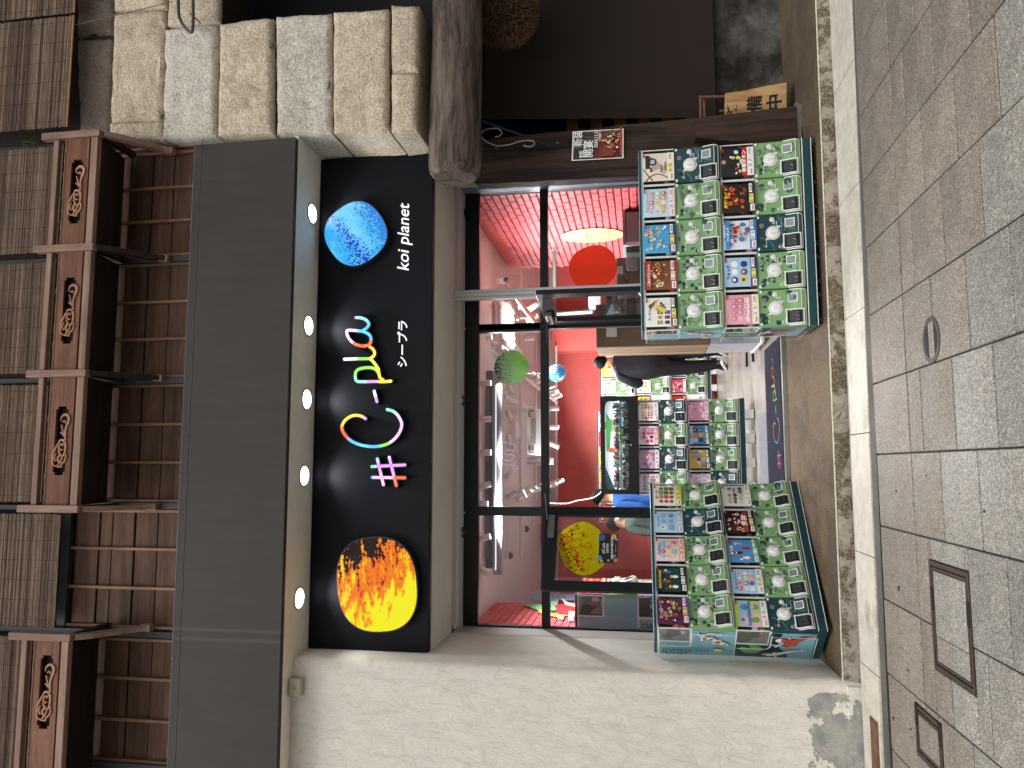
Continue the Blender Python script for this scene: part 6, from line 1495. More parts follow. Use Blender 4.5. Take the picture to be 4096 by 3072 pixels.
for i in range(330):
    x = random.uniform(ix0+.01, ix1-.01); lvl = random.choice([iz0+.004, iz0+.106]); y = random.uniform(yd+.10, yd+.28); h_ = random.uniform(.030, .075); r = random.uniform(.008, .018)
    mb.col = lin(random.choice(['e8c23a', '3a86d8', 'd8453a', 'f2f2f2', '4aa85a', '8a5a3a', '2a2c30', 'f2b8cf', 'e88a3a', 'd8d4c8', '6ac0d0']))
    mb.lathe([(r, lvl), (r*1.1, lvl+h_*.5), (r*.6, lvl+h_*.62), (r*.95, lvl+h_*.8), (r*.3, lvl+h_)], 6, Matrix.Translation((x, y, 0)))
    if i % 5 == 0: mb.col = lin(random.choice(['d8e0e0', '9ac0d0', 'c8b8a0', 'e8e8e8'])); mb.box(x-.016, x+.016, yd+.085, yd+.087, lvl, lvl+.032)
wpart('tiny_toys', mb, attr_mat('toy_paint', .4), t, kind='stuff')
wpart('lock', MB().lathe([(.010, 0), (.010, .006)], 14, Matrix.Translation(at(*Z3(1500, 1203), yd))@Matrix.Rotation(PI/2, 4, 'X')), M('chrome', ''), t)
def cable(nm, pts, r, mat, label, cat='cable'): o = part(nm, MB().tube(spline(pts, 6), r, 6), mat, None, 60); return tag(o, label, cat)
WC = M('white_cable', 'dedbd8', .5)
cable('power_cable', [at(*Z4(790, 232), 8.6), at(*Z4(960, 236), 8.6), at(*Z4(1060, 212), 8.6), at(*Z4(1180, 190), 8.55), at(*Z4(1245, 150), 8.5), at(*Z4(1250, 135), 8.5)], .006, WC, 'white cable sagging down to the display case')

# ================================================================== things hung from the ceiling
LAMPW = M('lamp_white', 'd4d2d0', .35, coat=.2); LAMPON = M('lamp_glow', 'fbfdff', emit=14)
def lamp_meshes():
    mb = MB(); mb.lathe([(.030, .07), (.034, .062), (.034, -.062), (.031, -.066), (.028, -.05)], 18); mb.smooth = 1; body = mb.mesh('lamp_body', LAMPW, 40)
    on = MB().lathe([(.028, -.058), (.012, -.066)], 18).mesh('lamp_lens', LAMPON); off = MB().lathe([(.028, -.055), (.012, -.05)], 18).mesh('lamp_lens', M('lens_dark', '5a5856', .2))
    stem = MB().tube([(0, 0, .03), (0, 0, .15)], .006, 6).box(-.02, .02, -.035, .035, .15, .17).mesh('stem', LAMPW)
    return body, on, off, stem
BODY, LON, LOFF, STEM = lamp_meshes(); nl = 0
def spot(px_, Zc, tilt=(0, 0), lit=True, words='', e=None, grp='white cylinder spotlights on the ceiling tracks'):
    global nl
    p = atz(*px_, Zc) if Zc > 0 else at(*px_, -Zc)
    t = thing('spotlight', words, 'spotlight', p, 0, grp); h = put('lamp_body', BODY, t); h.rotation_euler = (tilt[0], tilt[1], 0)
    put('lamp_lens', LON if lit else LOFF, h); put('stem', STEM, t); nl += 1
    if e:
        ld = bpy.data.lights.new('spotlight_glow', 'SPOT'); ld.energy = e; ld.spot_size = math.radians(165); ld.spot_blend = .4; ld.shadow_soft_size = .04; ld.color = (.98, .98, 1)
        lo = bpy.data.objects.new('spotlight_glow', ld); COL.objects.link(lo); lo.parent = h; lo.location = (0, 0, -.08); h.rotation_euler = tuple(max(-.45, min(.45, q)) for q in h.rotation_euler)
    return t
W_ = 105
for i, (a, b, tl, lit) in enumerate([(290, 690, (0, 0), 1), (290, 988, (0, 0), 0), (290, 1265, (0, 0), 1), (290, 1540, (0, -.3), 0)]):
    spot(Z3(a, b), -8.0, tl, bool(lit), ['lit spotlight in front of the dark bulkhead, nearest the green disc', 'unlit spotlight between the two lit ones on the dark bulkhead', 'lit spotlight left of the middle on the dark bulkhead', 'tilted unlit spotlight left of the lit pair on the dark bulkhead'][i], W_ if lit else None)
for i, (a, b, tl, lit) in enumerate([(265, 240, (0, 0), 1), (285, 522, (0, -.25), 1), (285, 795, (0, .5), 0)]):
    spot(Z4(a, b), -8.0, tl, bool(lit), ['small lit spotlight at the top right corner above the left door pane', 'lit spotlight in the middle of the left upper pane', 'tilted unlit spotlight at the left of the left upper pane'][i], W_ if lit else None)
for i, (a, b, tl, y_, lit) in enumerate([(300, 318, (0, -.2), 8.3, 1), (345, 355, (0, .5), 8.6, 0), (395, 400, (0, -.2), 8.9, 1), (660, 315, (0, -.0), 9.6, 0), (665, 625, (0, -.5), 10.5, 1), (700, 650, (0, -.4), 11.0, 1), (725, 680, (0, -.4), 11.4, 1), (840, 745, (.3, -.4), 11.0, 1), (870, 770, (.3, -.4), 11.4, 1), (895, 800, (.3, -.4), 11.8, 1)]):
    spot(Z3(a, b), -y_, tl, bool(lit), ['lit spotlight high at the right end of the track above the doorway', 'unlit tilted spotlight next on the track above the doorway', 'lit spotlight just over the green disc', 'unlit spotlight right of the green disc under the duct', 'lit spotlight left below the green disc, first of a cluster', 'lit spotlight left below the green disc, second of a cluster', 'lit spotlight left below the green disc, third of a cluster', 'lit spotlight by the globe lamp, first of three', 'lit spotlight by the globe lamp, middle of three', 'lit spotlight by the globe lamp, last of three'][i], W_ if i in (0, 2, 5, 8) else None)
for i, (a, b, tl, y_, lit) in enumerate([(500, 740, (0, 1.2), 9.3, 0), (490, 960, (0, 1.2), 9.3, 0), (490, 1165, (0, 1.5), 9.3, 0), (495, 1445, (0, -1.1), 9.3, 0), (865, 900, (0, 0), 10.2, 0), (860, 1055, (0, 0), 10.2, 1), (868, 1205, (0, .4), 10.2, 0), (520, 1625, (0, -.6), 9.0, 0)]):
    spot(Z3(a, b), -y_, tl, bool(lit), ['unlit sideways spotlight left of the green disc', 'unlit sideways spotlight above the air conditioner', 'unlit sideways spotlight at the left of the air conditioner', 'unlit spotlight over the white duct', 'unlit spotlight at the right under the transom', 'lit spotlight in the middle under the transom', 'unlit tilted spotlight at the left under the transom', 'unlit spotlight by the left mullion'][i], W_ if i == 5 else None)
for i, (a, b, y_) in enumerate([(575, 160, 9.0), (590, 190, 9.2), (640, 150, 9.8), (685, 125, 10.3), (728, 105, 10.9), (745, 130, 11.2), (850, 92, 11.2), (910, 55, 11.8), (510, 170, 8.8)]):
    spot(Z4(a, b), -y_, (0, -.5), i != 8, ['lit spotlight on the left track, nearest to the window', 'lit spotlight on the left track, second from the window', 'lit spotlight on the left track, third from the window', 'lit spotlight on the left track, fourth from the window', 'lit spotlight on the left track, fifth from the window', 'lit spotlight on the left track, just above the transom', 'lit spotlight on the left track, just below the transom', 'lit spotlight at the far end of the left track', 'unlit tilted spotlight beside the left track'][i], W_ if i in (2, 5, 7) else None)
for i, (a, b, y_, tl) in enumerate([(690, 1510, 8.6, (0, -.6)), (680, 1600, 8.3, (0, -.5))]):
    spot(Z2(a, b), -y_, tl, i == 1, ['unlit spotlight on the diagonal track behind the white post', 'lit spotlight on the diagonal track behind the white post'][i], W_ if i == 1 else None)
TRK = M('track_white', 'cfc9c6', .5)
def bar_(nm, p, q, r, mat, label, cat):
    d = (Vector(q)-Vector(p)).normalized(); a = d.cross(Vector((0, 0, 1))).normalized() if abs(d.z) < .9 else Vector((1, 0, 0)); b = d.cross(a)
    o = part(nm, MB().quadbar(p, q, a*r, b*r), mat, None); return tag(o, label, cat)
def pipe_(p, q, r, label, mat=None, nm='ceiling_pipe'): o = part(nm, MB().tube([Vector(p), Vector(q)], r, 8), mat or TRK, None, 50); return tag(o, label, 'pipe')
bar_('ceiling_track', at(*Z3(250, 350), 8.2), at(*Z3(890, 850), 12.2), .018, TRK, 'white lighting track running diagonally from the right to the globe lamp', 'track')
bar_('ceiling_track', at(*Z4(560, 205), 8.9), at(*Z4(900, 40), 12), .018, TRK, 'white lighting track carrying the row of lamps at the left', 'track')
bar_('ceiling_track', at(*Z2(470, 1320), 8.9), at(*Z2(720, 1660), 8.1), .022, TRK, 'white diagonal track in the pane beside the white post', 'track')
pipe_(at(*Z3(585, 20), 9.5), at(*Z3(588, 1660), 9.5), .018, 'nearest of the long white pipes crossing under the ceiling'); pipe_(at(*Z4(585, 260), 9.5), at(*Z4(588, 690), 9.5), .018, 'white pipe continuing across the left upper pane')
pipe_(at(*Z3(710, 280), 10.9), at(*Z3(712, 1660), 10.9), .017, 'second long white pipe crossing just above the transom'); pipe_(at(*Z3(880, 380), 12.5), at(*Z3(882, 1640), 12.5), .019, 'long white pipe crossing just below the transom')
pipe_(at(*Z3(440, 800), 9.4), at(*Z3(760, 945), 12.2), .035, 'thick white pipe running diagonally above the air conditioner')
pipe_(at(*Z3(640, 1330), 10.6), at(*Z3(860, 1335), 10.6), .05, 'short thick white pipe left of the air conditioner'); pipe_(at(*Z2(583, 1205), 9), at(*Z2(583, 1420), 9), .015, 'short pinkish pipe beside the white post')
for i, b in enumerate((1230, 1290, 1480, 1510, 1550)): pipe_(at(*Z2(410, b), 8.6), at(*Z2(575, b+2), 9.2), .003, ['first thin hanger rod right of the white post', 'second thin hanger rod right of the white post', 'third thin hanger rod, left of the white post', 'fourth thin hanger rod, left of the white post', 'fifth thin hanger rod, left of the white post'][i], nm='hanger_rod')
for i, b in enumerate((130, 345, 850, 880, 1250, 1550)): pipe_(at(*Z3(435, b), 9.2), at(*Z3(700, b+3), 10.9), .004, 'thin ceiling hanger rod '+['at the right end of the upper middle pane', 'right of the green disc', 'above the air conditioner, right of two', 'above the air conditioner, left of two', 'left of the air conditioner', 'near the left mullion'][i], nm='hanger_rod')
GP = M('grey_green_pipe', '7d8a86', .4, .3); pipe_(at(*Z2(865, 1050), 8.9), at(*Z2(868, 1345), 8.9), .022, 'grey rail fixed to the red brick wall by a round flange', GP, 'wall_rail'); 
o = part('rail_flange', MB().lathe([(.05, 0), (.05, .015), (.03, .02)], 20, Matrix.Translation(at(*Z2(865, 1050), 8.9)+Vector((.015, 0, 0)))@Matrix.Rotation(PI/2, 4, 'Y')), GP); tag(o, 'round flange of the grey rail on the red brick wall', 'flange')
pipe_(at(*Z3(868, 120), 8.9), at(*Z3(1190, 100), 8.2), .018, 'teal rail seen through the right door pane', M('teal_rail', '86c0b4', .4), 'wall_rail')
# insulated ducts
for i, (a, b, c, d, r, lb) in enumerate([(455, 20, 470, 340, .085, 'white insulated duct across the ceiling by the white post'), (500, 60, 510, 400, .05, 'thinner insulated duct under the big white duct')]):
    P0, P1 = at(*Z3(a, b), 8.7), at(*Z3(c, d), 8.7); mb = MB(); n = 30; mb.tube([P0.lerp(P1, k/n)+Vector((0, 0, .012*math.sin(k*1.3))) for k in range(n+1)], [r*(1+.05*math.sin(k*2.1)) for k in range(n+1)], 12); o = part('duct', mb, M('duct_white', 'd8d4d0', .6, bump=(14, .6, .02)), None, 60); tag(o, lb, 'duct')
pipe_(at(*Z3(470, 340), 8.7), at(*Z3(560, 440), 9.6), .07, 'bend of the white duct behind the green disc', M('duct_white', ''), 'duct')
# dark bulkhead with panels and long white housing
t = thing('ceiling_bulkhead', 'dark grey bulkhead with paler panels under the ceiling', 'bulkhead', (.1, 8.35, 2.85))
A, B = at(*Z3(245, 590), 8.3), at(*Z3(355, 1500), 8.3); E1 = at(*Z4(355, 770), 8.3)
wpart('casing', box(E1.x, A.x, 8.28, 8.7, B.z, CZ-.002), M('bulkhead_grey', '4a4a4e', .6), t)
for i, (b0, b1) in enumerate(((735, 1020), (1030, 1260), (1270, 1330))): P0 = at(*Z3(262, b0), 8.27); P1 = at(*Z3(325, b1), 8.27); wpart('panel', MB().bbox(P1.x, P0.x, 8.268, 8.279, P1.z, P0.z, .003, 1), M('bulkhead_panel', '7b7b82', .5), t)
P0 = at(*Z4(262, 160), 8.27); P1 = at(*Z4(320, 695), 8.27); wpart('panel', MB().bbox(P1.x, P0.x, 8.268, 8.279, P1.z, P0.z, .003, 1), M('bulkhead_panel', ''), t)
t = thing('linear_light', 'long white linear light housing under the dark bulkhead', 'light fitting', (.1, 8.2, 2.7)); P0 = at(*Z3(360, 690), 8.15); P1 = at(*Z4(432, 830), 8.15)
wpart('housing', MB().bbox(P1.x, P0.x, 8.15, 8.27, P1.z, P0.z, .01, 2), M('housing_white', '8c8a90', .4), t); wpart('tube_glow', MB().bbox(P1.x+.05, P0.x-.02, 8.142, 8.149, P0.z-.035, P0.z-.022, .002, 1), M('soft_glow', 'e8eef8', emit=.9), t)
# air conditioner
c = atz(*Z3(700, 1090), 2.62); t = thing('air_conditioner', 'white ceiling air conditioner with a dark grille', 'air conditioner', (c.x, c.y, c.z))
c0, c1, c2, c3 = [at(*Z3(a, b), 9.9) for a, b in ((640, 893), (640, 1282), (755, 1292), (755, 905))]
fq = lambda u, v, d: tuple(Vector(c1).lerp(c0, u).lerp(Vector(c2).lerp(c3, u), v)+Vector((0, .0+.5*v*0-d, 0)))
wpart('casing', MB().prism([(0, 0), (1, 0), (1, 1), (0, 1)], lambda u, v, d: fq(u, v, d), -.3, 0), M('ac_white', 'dcd9d6', .4), t)
p = PR(fq, .003); p.k = 2; p.rect(.24, .28, .78, .62, '4a4c4e')
wpart('grille', p.mb, PRINT_MATT, t); mb = MB()
for i in range(27): q = fq(.25+.52*i/26, .29, .02); q2 = fq(.25+.52*i/26, .61, .02); mb.quadbar(q, q2, (.0035, 0, 0), (0, .003, 0))
wpart('fins', mb, M('fin_grey', 'b9b9b8', .4), t)
mb = MB()
for s_ in (0, 1): mb.tube([fq(*q, .012) for q in ([(.06, .5), (.05, .2), (.14, .12), (.2, .2)] if s_ == 0 else [(.94, .5), (.95, .2), (.86, .12), (.8, .2)])], .008, 6)
wpart('vane_edge', mb, M('dark_iron', ''), t)
# pale neon lettering inside the shop
cable('neon_lettering', [at(*Z3(a, b), 9.0) for a, b in ((405, 1190), (500, 1185), (540, 1215), (520, 1250), (470, 1240), (460, 1280), (530, 1290), (500, 1330), (430, 1330), (440, 1360), (520, 1370), (560, 1390), (540, 1420), (480, 1410))], .007, M('neon_pale', 'b9c0d8', emit=.35), 'pale glowing neon handwriting hanging under the ceiling', 'neon sign')
cable('neon_outline', [at(*Z3(a, b), 9.0) for a, b in ((555, 1015), (575, 1040), (568, 1070), (580, 1100), (572, 1140), (550, 1130), (556, 1090), (545, 1060), (555, 1015))], .005, M('neon_pale', ''), 'small pale neon outline beside the air conditioner', 'neon sign')
# cameras
for i, (a, b, y_, lb) in enumerate([(605, 447, 9.4, 'white dome camera on the pipe in the left upper pane'), (470, 668, 9.0, 'white camera at the corner of the left upper pane')]):
    p = at(*Z4(a, b), y_); t = thing('dome_camera', lb, 'camera', p); part('mount', MB().lathe([(.045, .02), (.055, .0), (.05, -.03)], 20), LAMPW, t, 50); part('dome', MB().lathe([(.042, -.03), (.035, -.06), (.015, -.075), (.001, -.077)], 18), M('camera_dark', '2a2c2e', .1), t, 60)
t = thing('wall_camera', 'white turret camera on a bracket in the right upper pane', 'camera', at(*Z2(455, 1290), 8.6)); part('arm', MB().quadbar((0, 0, .1), (0, 0, 0), (.03, 0, 0), (0, .02, 0)), LAMPW, t); part('eye', MB().lathe([(.03, -.02), (.032, 0), (.02, .03)], 16, Matrix.Translation((0, -.02, -.02))), M('camera_dark', ''), t, 50)
# globe lamp
def globe_mat():
    k = NT('globe_print'); co = k.coord(); n = k.noise(co, 8, 5, .6); cur = k.mix(k.mr(n, .53, .55, 0, 1), lin('1673a8'), lin('b8a888')); cur = k.mix(k.mr(k.noise(co, 12, 3, .5), .52, .6, 0, 1), cur, lin('2f9a7a'))
    v = k.n('ShaderNodeTexVoronoi'); v.inputs['Scale'].default_value = 36; k.l(co, v.inputs['Vector']); cur = k.mix(k.mr(v.outputs['Distance'], .10, .16, 1, 0), cur, lin('cfeee8'))
    k.l(cur, k.b.inputs['Base Color']); k.l(cur, k.b.inputs['Emission Color']); k.b.inputs['Emission Strength'].default_value = .75; return k.m
c = at(*Z3(885, 605), 8.4); o = part('globe_lamp', MB().lathe([(.1*math.sin(PI*i/18)+.0001, .1*math.cos(PI*i/18)) for i in range(19)], 32), globe_mat(), None, 180, loc=c); tag(o, 'glowing blue-green globe hanging under the transom', 'globe')
part('cord', MB().tube([(0, 0, .1), (0, 0, .55)], .002, 5), WC, o)
# soft trims on the far walls: beam, painted blocks
P0 = at(*Z4(510, 400), 12.9); P1 = at(*Z4(765, 555), 12.9); o = part('painted_block', box(P1.x, P0.x, 12.8, 13.39, P1.z-.2, P0.z), RED, None); tag(o, 'red painted square boxing under the far ceiling', 'boxing')
mb = MB(); zb = at(*Z3(890, 900), 13.3).z; mb.box(-4, 6, 13.2, 13.39, zb, CZ); part('white_wall_band', mb, CEIL, kind='structure')
o = part('painted_column', box(1.9, 2.3, 12.6, 13.0, ZF, 2.7), RED, None); tag(o, 'red painted column at the back right of the shop', 'column')
# mural on the left wall
c_ = Vector((-1.54, 8.2, 2.2)); p = PR(lambda u, v, d: (-1.545+.012+d, u, v), .0008)
def mu(a, b): q = atx(*Z4(a, b), -1.53); return (q.y, q.z)
p.poly([mu(a, b) for a, b in ((610, 1075), (660, 1060), (770, 1050), (900, 1035), (880, 1120), (760, 1130))], '7fc79a'); p.poly([mu(a, b) for a, b in ((660, 1000), (700, 965), (800, 960), (900, 985), (1040, 985), (1060, 1040), (880, 1035), (760, 1045), (680, 1040))], '6f86a4')
p.poly([mu(a, b) for a, b in ((730, 1130), (760, 1110), (840, 1150), (960, 1160), (985, 1165), (900, 1175), (780, 1165))], 'e8dc4a'); p.poly([mu(a, b) for a, b in ((860, 1080), (1060, 1050), (1062, 1190), (1000, 1170), (900, 1140))], 'c8323a')
for q in (((890, 1185), (900, 1165), (940, 1170), (945, 1190), (930, 1200)), ((985, 1130), (1035, 1135), (1020, 1215), (985, 1205)), ((920, 1020), (980, 1060), (1050, 1075), (1040, 1095), (960, 1080))): p.poly([mu(a, b) for a, b in q], 'f4f6f6')
p.circ(*mu(745, 1062), .05, 'c8323a', 14)
o = p.done('mural_cutout', None, PRINT_MATT); tag(o, 'colourful koi pond mural on the left inner wall', 'mural')

# ================================================================== boxes and hand truck
CB = M('cardboard', '7f6a58', .8, var=((3, .1), (30, .08))); CB2 = M('cardboard_paler', '86705c', .8, var=((3, .1),)); TAPE = M('packing_tape', 'c9a86a', .3)  # CB2: slightly paler brown board for the marked carton
a = at(*Z3(1212, 395), 7.35); t = thing('cardboard_box', 'tall cardboard carton with yellow strap just behind the right machines', 'cardboard box', (a.x, 7.35, .3))
x0 = a.x; wpart('carton', MB().bbox(x0, x0+.42, 7.35, 7.95, .62, a.z, .006, 1), CB, t); wpart('strap', MB().box(x0-.003, x0+.423, 7.42, 7.435, .619, a.z+.003), M('yellow_strap', 'd8c04a', .4), t); wpart('strap', MB().box(x0-.003, x0+.423, 7.80, 7.815, .619, a.z+.003), M('yellow_strap', ''), t)
wpart('label', box(x0+.10, x0+.20, 7.346, 7.349, a.z-.2, a.z-.1), M('white_label', 'e4e2de', .6), t)
t = thing('wrapped_carton', 'plastic-wrapped pale carton under the tall cardboard carton', 'carton', (x0, 7.35, .17)); wpart('carton', MB().bbox(x0+.005, x0+.42, 7.36, 7.95, .17, .615, .006, 1), M('wrapped', 'a9adb8', .2, var=((12, .2),), bump=(20, .6, .01)), t)
t = thing('hand_truck', 'low trolley with black wheels and long bars under the cartons', 'trolley', (x0, 7.3, ZF))
for (px0, px1) in (((2500+1150*.4219, 1300+180*.4219), (2500+1156*.4219, 1300+395*.4219)), ((2500+1205*.4219, 1300+160*.4219), (2500+1216*.4219, 1300+350*.4219))):
    P0, P1 = atz(*px0, ZF+.03), atz(*px1, ZF+.03); wpart('bar', MB().quadbar(P0, P1, (0, .016, 0), (0, 0, .012)), M('dark_iron', ''), t)
for i, (a_, b_) in enumerate(((1215, 130), (1150, 120))):
    P0 = atz(2500+a_*.4219, 1300+b_*.4219, ZF+.04); wpart('wheel', MB().lathe([(.02, -.014), (.04, -.012), (.04, .012), (.02, .014)], 20, Matrix.Translation(P0)@Matrix.Rotation(PI/2, 4, 'Y')), BLKP, t, 40)
wpart('deck', MB().bbox(x0, x0+.45, 7.3, 8.0, ZF+.05, ZF+.08, .004, 1), WFR, t)
a = at(*Z2(1380, 1170), 7.35); b = at(*Z2(1380, 1345), 7.35); t = thing('cardboard_box', 'cardboard carton marked #C-pla behind the right window pane', 'cardboard box', (b.x, 7.35, .3)); wpart('carton', MB().bbox(b.x-.02, a.x+.08, 7.35, 7.8, .5, a.z, .006, 1), CB2, t)
p = PR(lambda u, v, d: (u, 7.349-d, v), .0006); q = at(*Z2(1480, 1245), 7.35); p.text('#C-pla', q.x, q.z-.01, .085, '1c1814', shear=.25); q = at(*Z2(1440, 1270), 7.35); p.text('Capsule Toy Shop', q.x+.02, q.z, .022, '5a4a3a'); q = at(*Z2(1410, 1205), 7.35); p.rect(q.x-.04, q.z-.03, q.x+.04, q.z+.03, 'e4e2de'); wpart('marking', p.mb, PRINT_MATT, t)
a = at(*Z2(1550, 1340), 7.3); o = part('plastic_bag', MB().bbox(a.x+.15, a.x+.3, 7.28, 7.34, a.z-.02, a.z+.1, .03, 2), glass('bag_film', (.9, .9, .92), 2.0, .2, .35, (.7, .7, .72)), None, 60); tag(o, 'crumpled clear plastic bag on the carton behind the right window', 'bag')
t = thing('grey_cabinet', 'grey and dark green cabinet by the red brick wall', 'cabinet', (2.3, 7.5, .3)); c0, c1, c2, c3 = at(*Z2(1435, 1060), 7.6), at(*Z2(1460, 760), 7.6), at(*Z2(1475, 650), 7.6), at(*Z2(1560, 605), 7.6)
wpart('body', MB().bbox(c0.x, 2.53, 7.6, 8.1, .1, c0.z-.03, .006, 1), M('cabinet_green', '3f524a', .5), t); wpart('lid', MB().bbox(c0.x+.07, 2.54, 7.56, 8.1, c0.z-.03, c0.z+.0, .004, 1), M('cabinet_grey', '8a8886', .5), t); wpart('white_side', MB().bbox(c0.x+.06, c0.x+.10, 7.57, 7.6, .4, c0.z-.03, .003, 1), WFR, t); wpart('grey_front', MB().bbox(c0.x+.10, 2.53, 7.575, 7.6, .4, c0.z-.035, .003, 1), M('cabinet_grey', ''), t)
# dark counter and bottles seen through the right door
t = thing('side_counter', 'dark counter with small bright goods seen through the right door pane', 'counter', (1.6, 8.6, .1)); a, b = at(*Z3(1260, 20), 8.6), at(*Z3(1260, 205), 8.6); wpart('counter', MB().bbox(b.x, a.x+.2, 8.6, 9.0, ZF, a.z-.05, .005, 1), M('counter_dark', '2a2624', .4), t)
random.seed(12); mb = MB()
for i in range(26): x = random.uniform(b.x, a.x); mb.col = lin(random.choice(['e8e8e8', '9ad0a0', 'e8d24a', '2a2c30', 'c8ccd0', '6ac0d0'])); h_ = random.uniform(.03, .12); mb.lathe([(.02, 0), (.02, h_*.8), (.008, h_)], 8, Matrix.Translation((x, random.uniform(8.62, 8.9), a.z-.05)))
wpart('goods', mb, attr_mat('toy_paint', .4), t, kind='stuff')
o = part('white_basket', MB().bbox(a.x-.09, a.x+.12, 8.45, 8.58, a.z+.0, a.z+.14, .01, 2), WFR, None); tag(o, 'small white basket above the dark counter behind the right door', 'basket')

# ================================================================== people
def seg_d(p, a, b):
    ab = b-a; t_ = max(0, min(1, (p-a).dot(ab)/max(1e-9, ab.dot(ab)))); return (p-(a+ab*t_)).length
def person(label, loc, rz, J, mats, hair, group=None, mask=False, sc=1.0):
    """J: joints (name -> (x, y, z, radius)); figure faces local -y"""
    t = thing('person', label, 'person', loc, rz, group, sc)
    bones = [('pelvis', 'waist'), ('waist', 'chest'), ('chest', 'neck'), ('neck', 'headb'), ('headb', 'headt')]
    for s_ in 'LR': bones += [('chest', 'sh'+s_), ('sh'+s_, 'el'+s_), ('el'+s_, 'wr'+s_), ('wr'+s_, 'ha'+s_), ('pelvis', 'hip'+s_), ('hip'+s_, 'kn'+s_), ('kn'+s_, 'an'+s_), ('an'+s_, 'toe'+s_)]
    names = list(J); idx = {n_: i for i, n_ in enumerate(names)}
    me = bpy.data.meshes.new('body'); me.from_pydata([J[n_][:3] for n_ in names], [(idx[a], idx[b]) for a, b in bones], []); o = bpy.data.objects.new('body', me); COL.objects.link(o)
    md = o.modifiers.new('skin', 'SKIN'); md.use_smooth_shade = True; sv = me.skin_vertices[0].data if me.skin_vertices else None
    if sv is None:
        bm = bmesh.new(); bm.from_mesh(me); bm.verts.layers.skin.verify(); bm.to_mesh(me); bm.free(); sv = me.skin_vertices[0].data
    for i, n_ in enumerate(names): r = J[n_][3]; sv[i].radius = (r if isinstance(r, tuple) else (r, r)); sv[i].use_root = (n_ == 'pelvis')
    ss = o.modifiers.new('sub', 'SUBSURF'); ss.levels = 2; ss.render_levels = 2
    dg = bpy.context.evaluated_depsgraph_get(); m2 = bpy.data.meshes.new_from_object(o.evaluated_get(dg)); o.modifiers.clear(); o.data = m2; m2.name = 'body'; bpy.data.meshes.remove(me)
    o.parent = t; keys = ['skin', 'top', 'legs', 'shoe']; m2.materials.clear()
    for k_ in keys: m2.materials.append(mats[k_])
    V = {n_: Vector(J[n_][:3]) for n_ in names}
    def which(a, b):
        if a in ('headb', 'neck') : return 0
        if a[:2] == 'wr': return 0
        if a[:2] == 'an': return 3
        if a[:3] == 'hip' or a[:2] == 'kn' or (a == 'pelvis' and b[:3] == 'hip'): return 2
        return 1
    # cloth creases
    for v in m2.vertices:
        n_ = .006*noise.noise(Vector((v.co.x*9, v.co.y*9, v.co.z*14))); v.co += v.normal*n_ if v.co.z < J['neck'][2] else Vector()
    for f in m2.polygons:
        c = f.center; best = min(bones, key=lambda ab: seg_d(c, V[ab[0]], V[ab[1]])); f.material_index = which(*best); f.use_smooth = True
        if best[0] in ('waist',) and c.z < J['pelvis'][2]+.0: f.material_index = 2
        if f.material_index == 1 and c.z < J['pelvis'][2]-.06 and abs(c.x) < .2: f.material_index = 2
    hb = V['headb'].lerp(V['headt'], .55); up_ = (V['headt']-V['headb']).normalized()
    # face: nose, ears, eyes
    fm_ = MB(); fm_.smooth = True
    for s_ in (-1, 1): fm_.lathe([(.001, -.03), (.014, -.018), (.017, 0), (.012, .022), (.001, .03)], 10, Matrix.Translation(hb+Vector((s_*.078, .008, -.005)))@Matrix.Scale(.45, 4, (1, 0, 0)))
    fm_.lathe([(.001, .028), (.009, .01), (.015, -.018), (.008, -.024), (.001, -.026)], 10, Matrix.Translation(hb+Vector((0, -.094, -.018))))
    put('ears_and_nose', fm_.mesh('ears_and_nose', mats['skin'], 80), t)
    ey = MB()
    for s_ in (-1, 1): ey.lathe([(.001, -.010), (.009, 0), (.001, .010)], 10, Matrix.Translation(hb+Vector((s_*.032, -.083, .005)))@Matrix.Rotation(PI/2, 4, 'X')@Matrix.Scale(.6, 4, (0, 1, 0)))
    put('eyes', ey.mesh('eyes', M('eye_dark', '1a1614', .2)), t)
    if mask: put('face_mask', MB().lathe([(.001, .035), (.03, .028), (.042, 0), (.034, -.03), (.001, -.04)], 14, Matrix.Translation(hb+Vector((0, -.075, -.045)))@Matrix.Scale(.75, 4, (0, 1, 0))).mesh('face_mask', M('mask_white', 'dfe3e6', .8), 80), t)
    hm = MB(); hm.smooth = True; R1 = .098
    def hf(u, v):
        a = 2*PI*u; ph = v*(PI*.62 if hair != 'long' else PI*.75)
        back = .5+.5*math.sin(a)       # +y is the back of the head
        ph2 = v*PI*(.34+.36*back+(.1 if hair == 'long' else 0)); d_ = Vector((math.sin(ph2)*math.cos(a), math.sin(ph2)*math.sin(a), math.cos(ph2)))
        r = R1*(1.02+.03*noise.noise(Vector((d_.x*4, d_.y*4, d_.z*4)))+.03*noise.noise(Vector((a*6, v*3, 1))))
        return tuple(hb+Vector((d_.x*r*.88, .008+d_.y*r*1.06, .012+d_.z*r*1.12)))
    hm.grid(36, 14, hf)
    hm.grid(36, 1, lambda u, v: tuple(Vector(hf(u, 1)).lerp(hb, v*.25)))
    put('hair', hm.mesh('hair', M('black_hair', '0c0a09', .6, spec=.1, var=((40, .3),), bump=(90, .5, .004), stretch=(1, 1, .2)), 80), t)
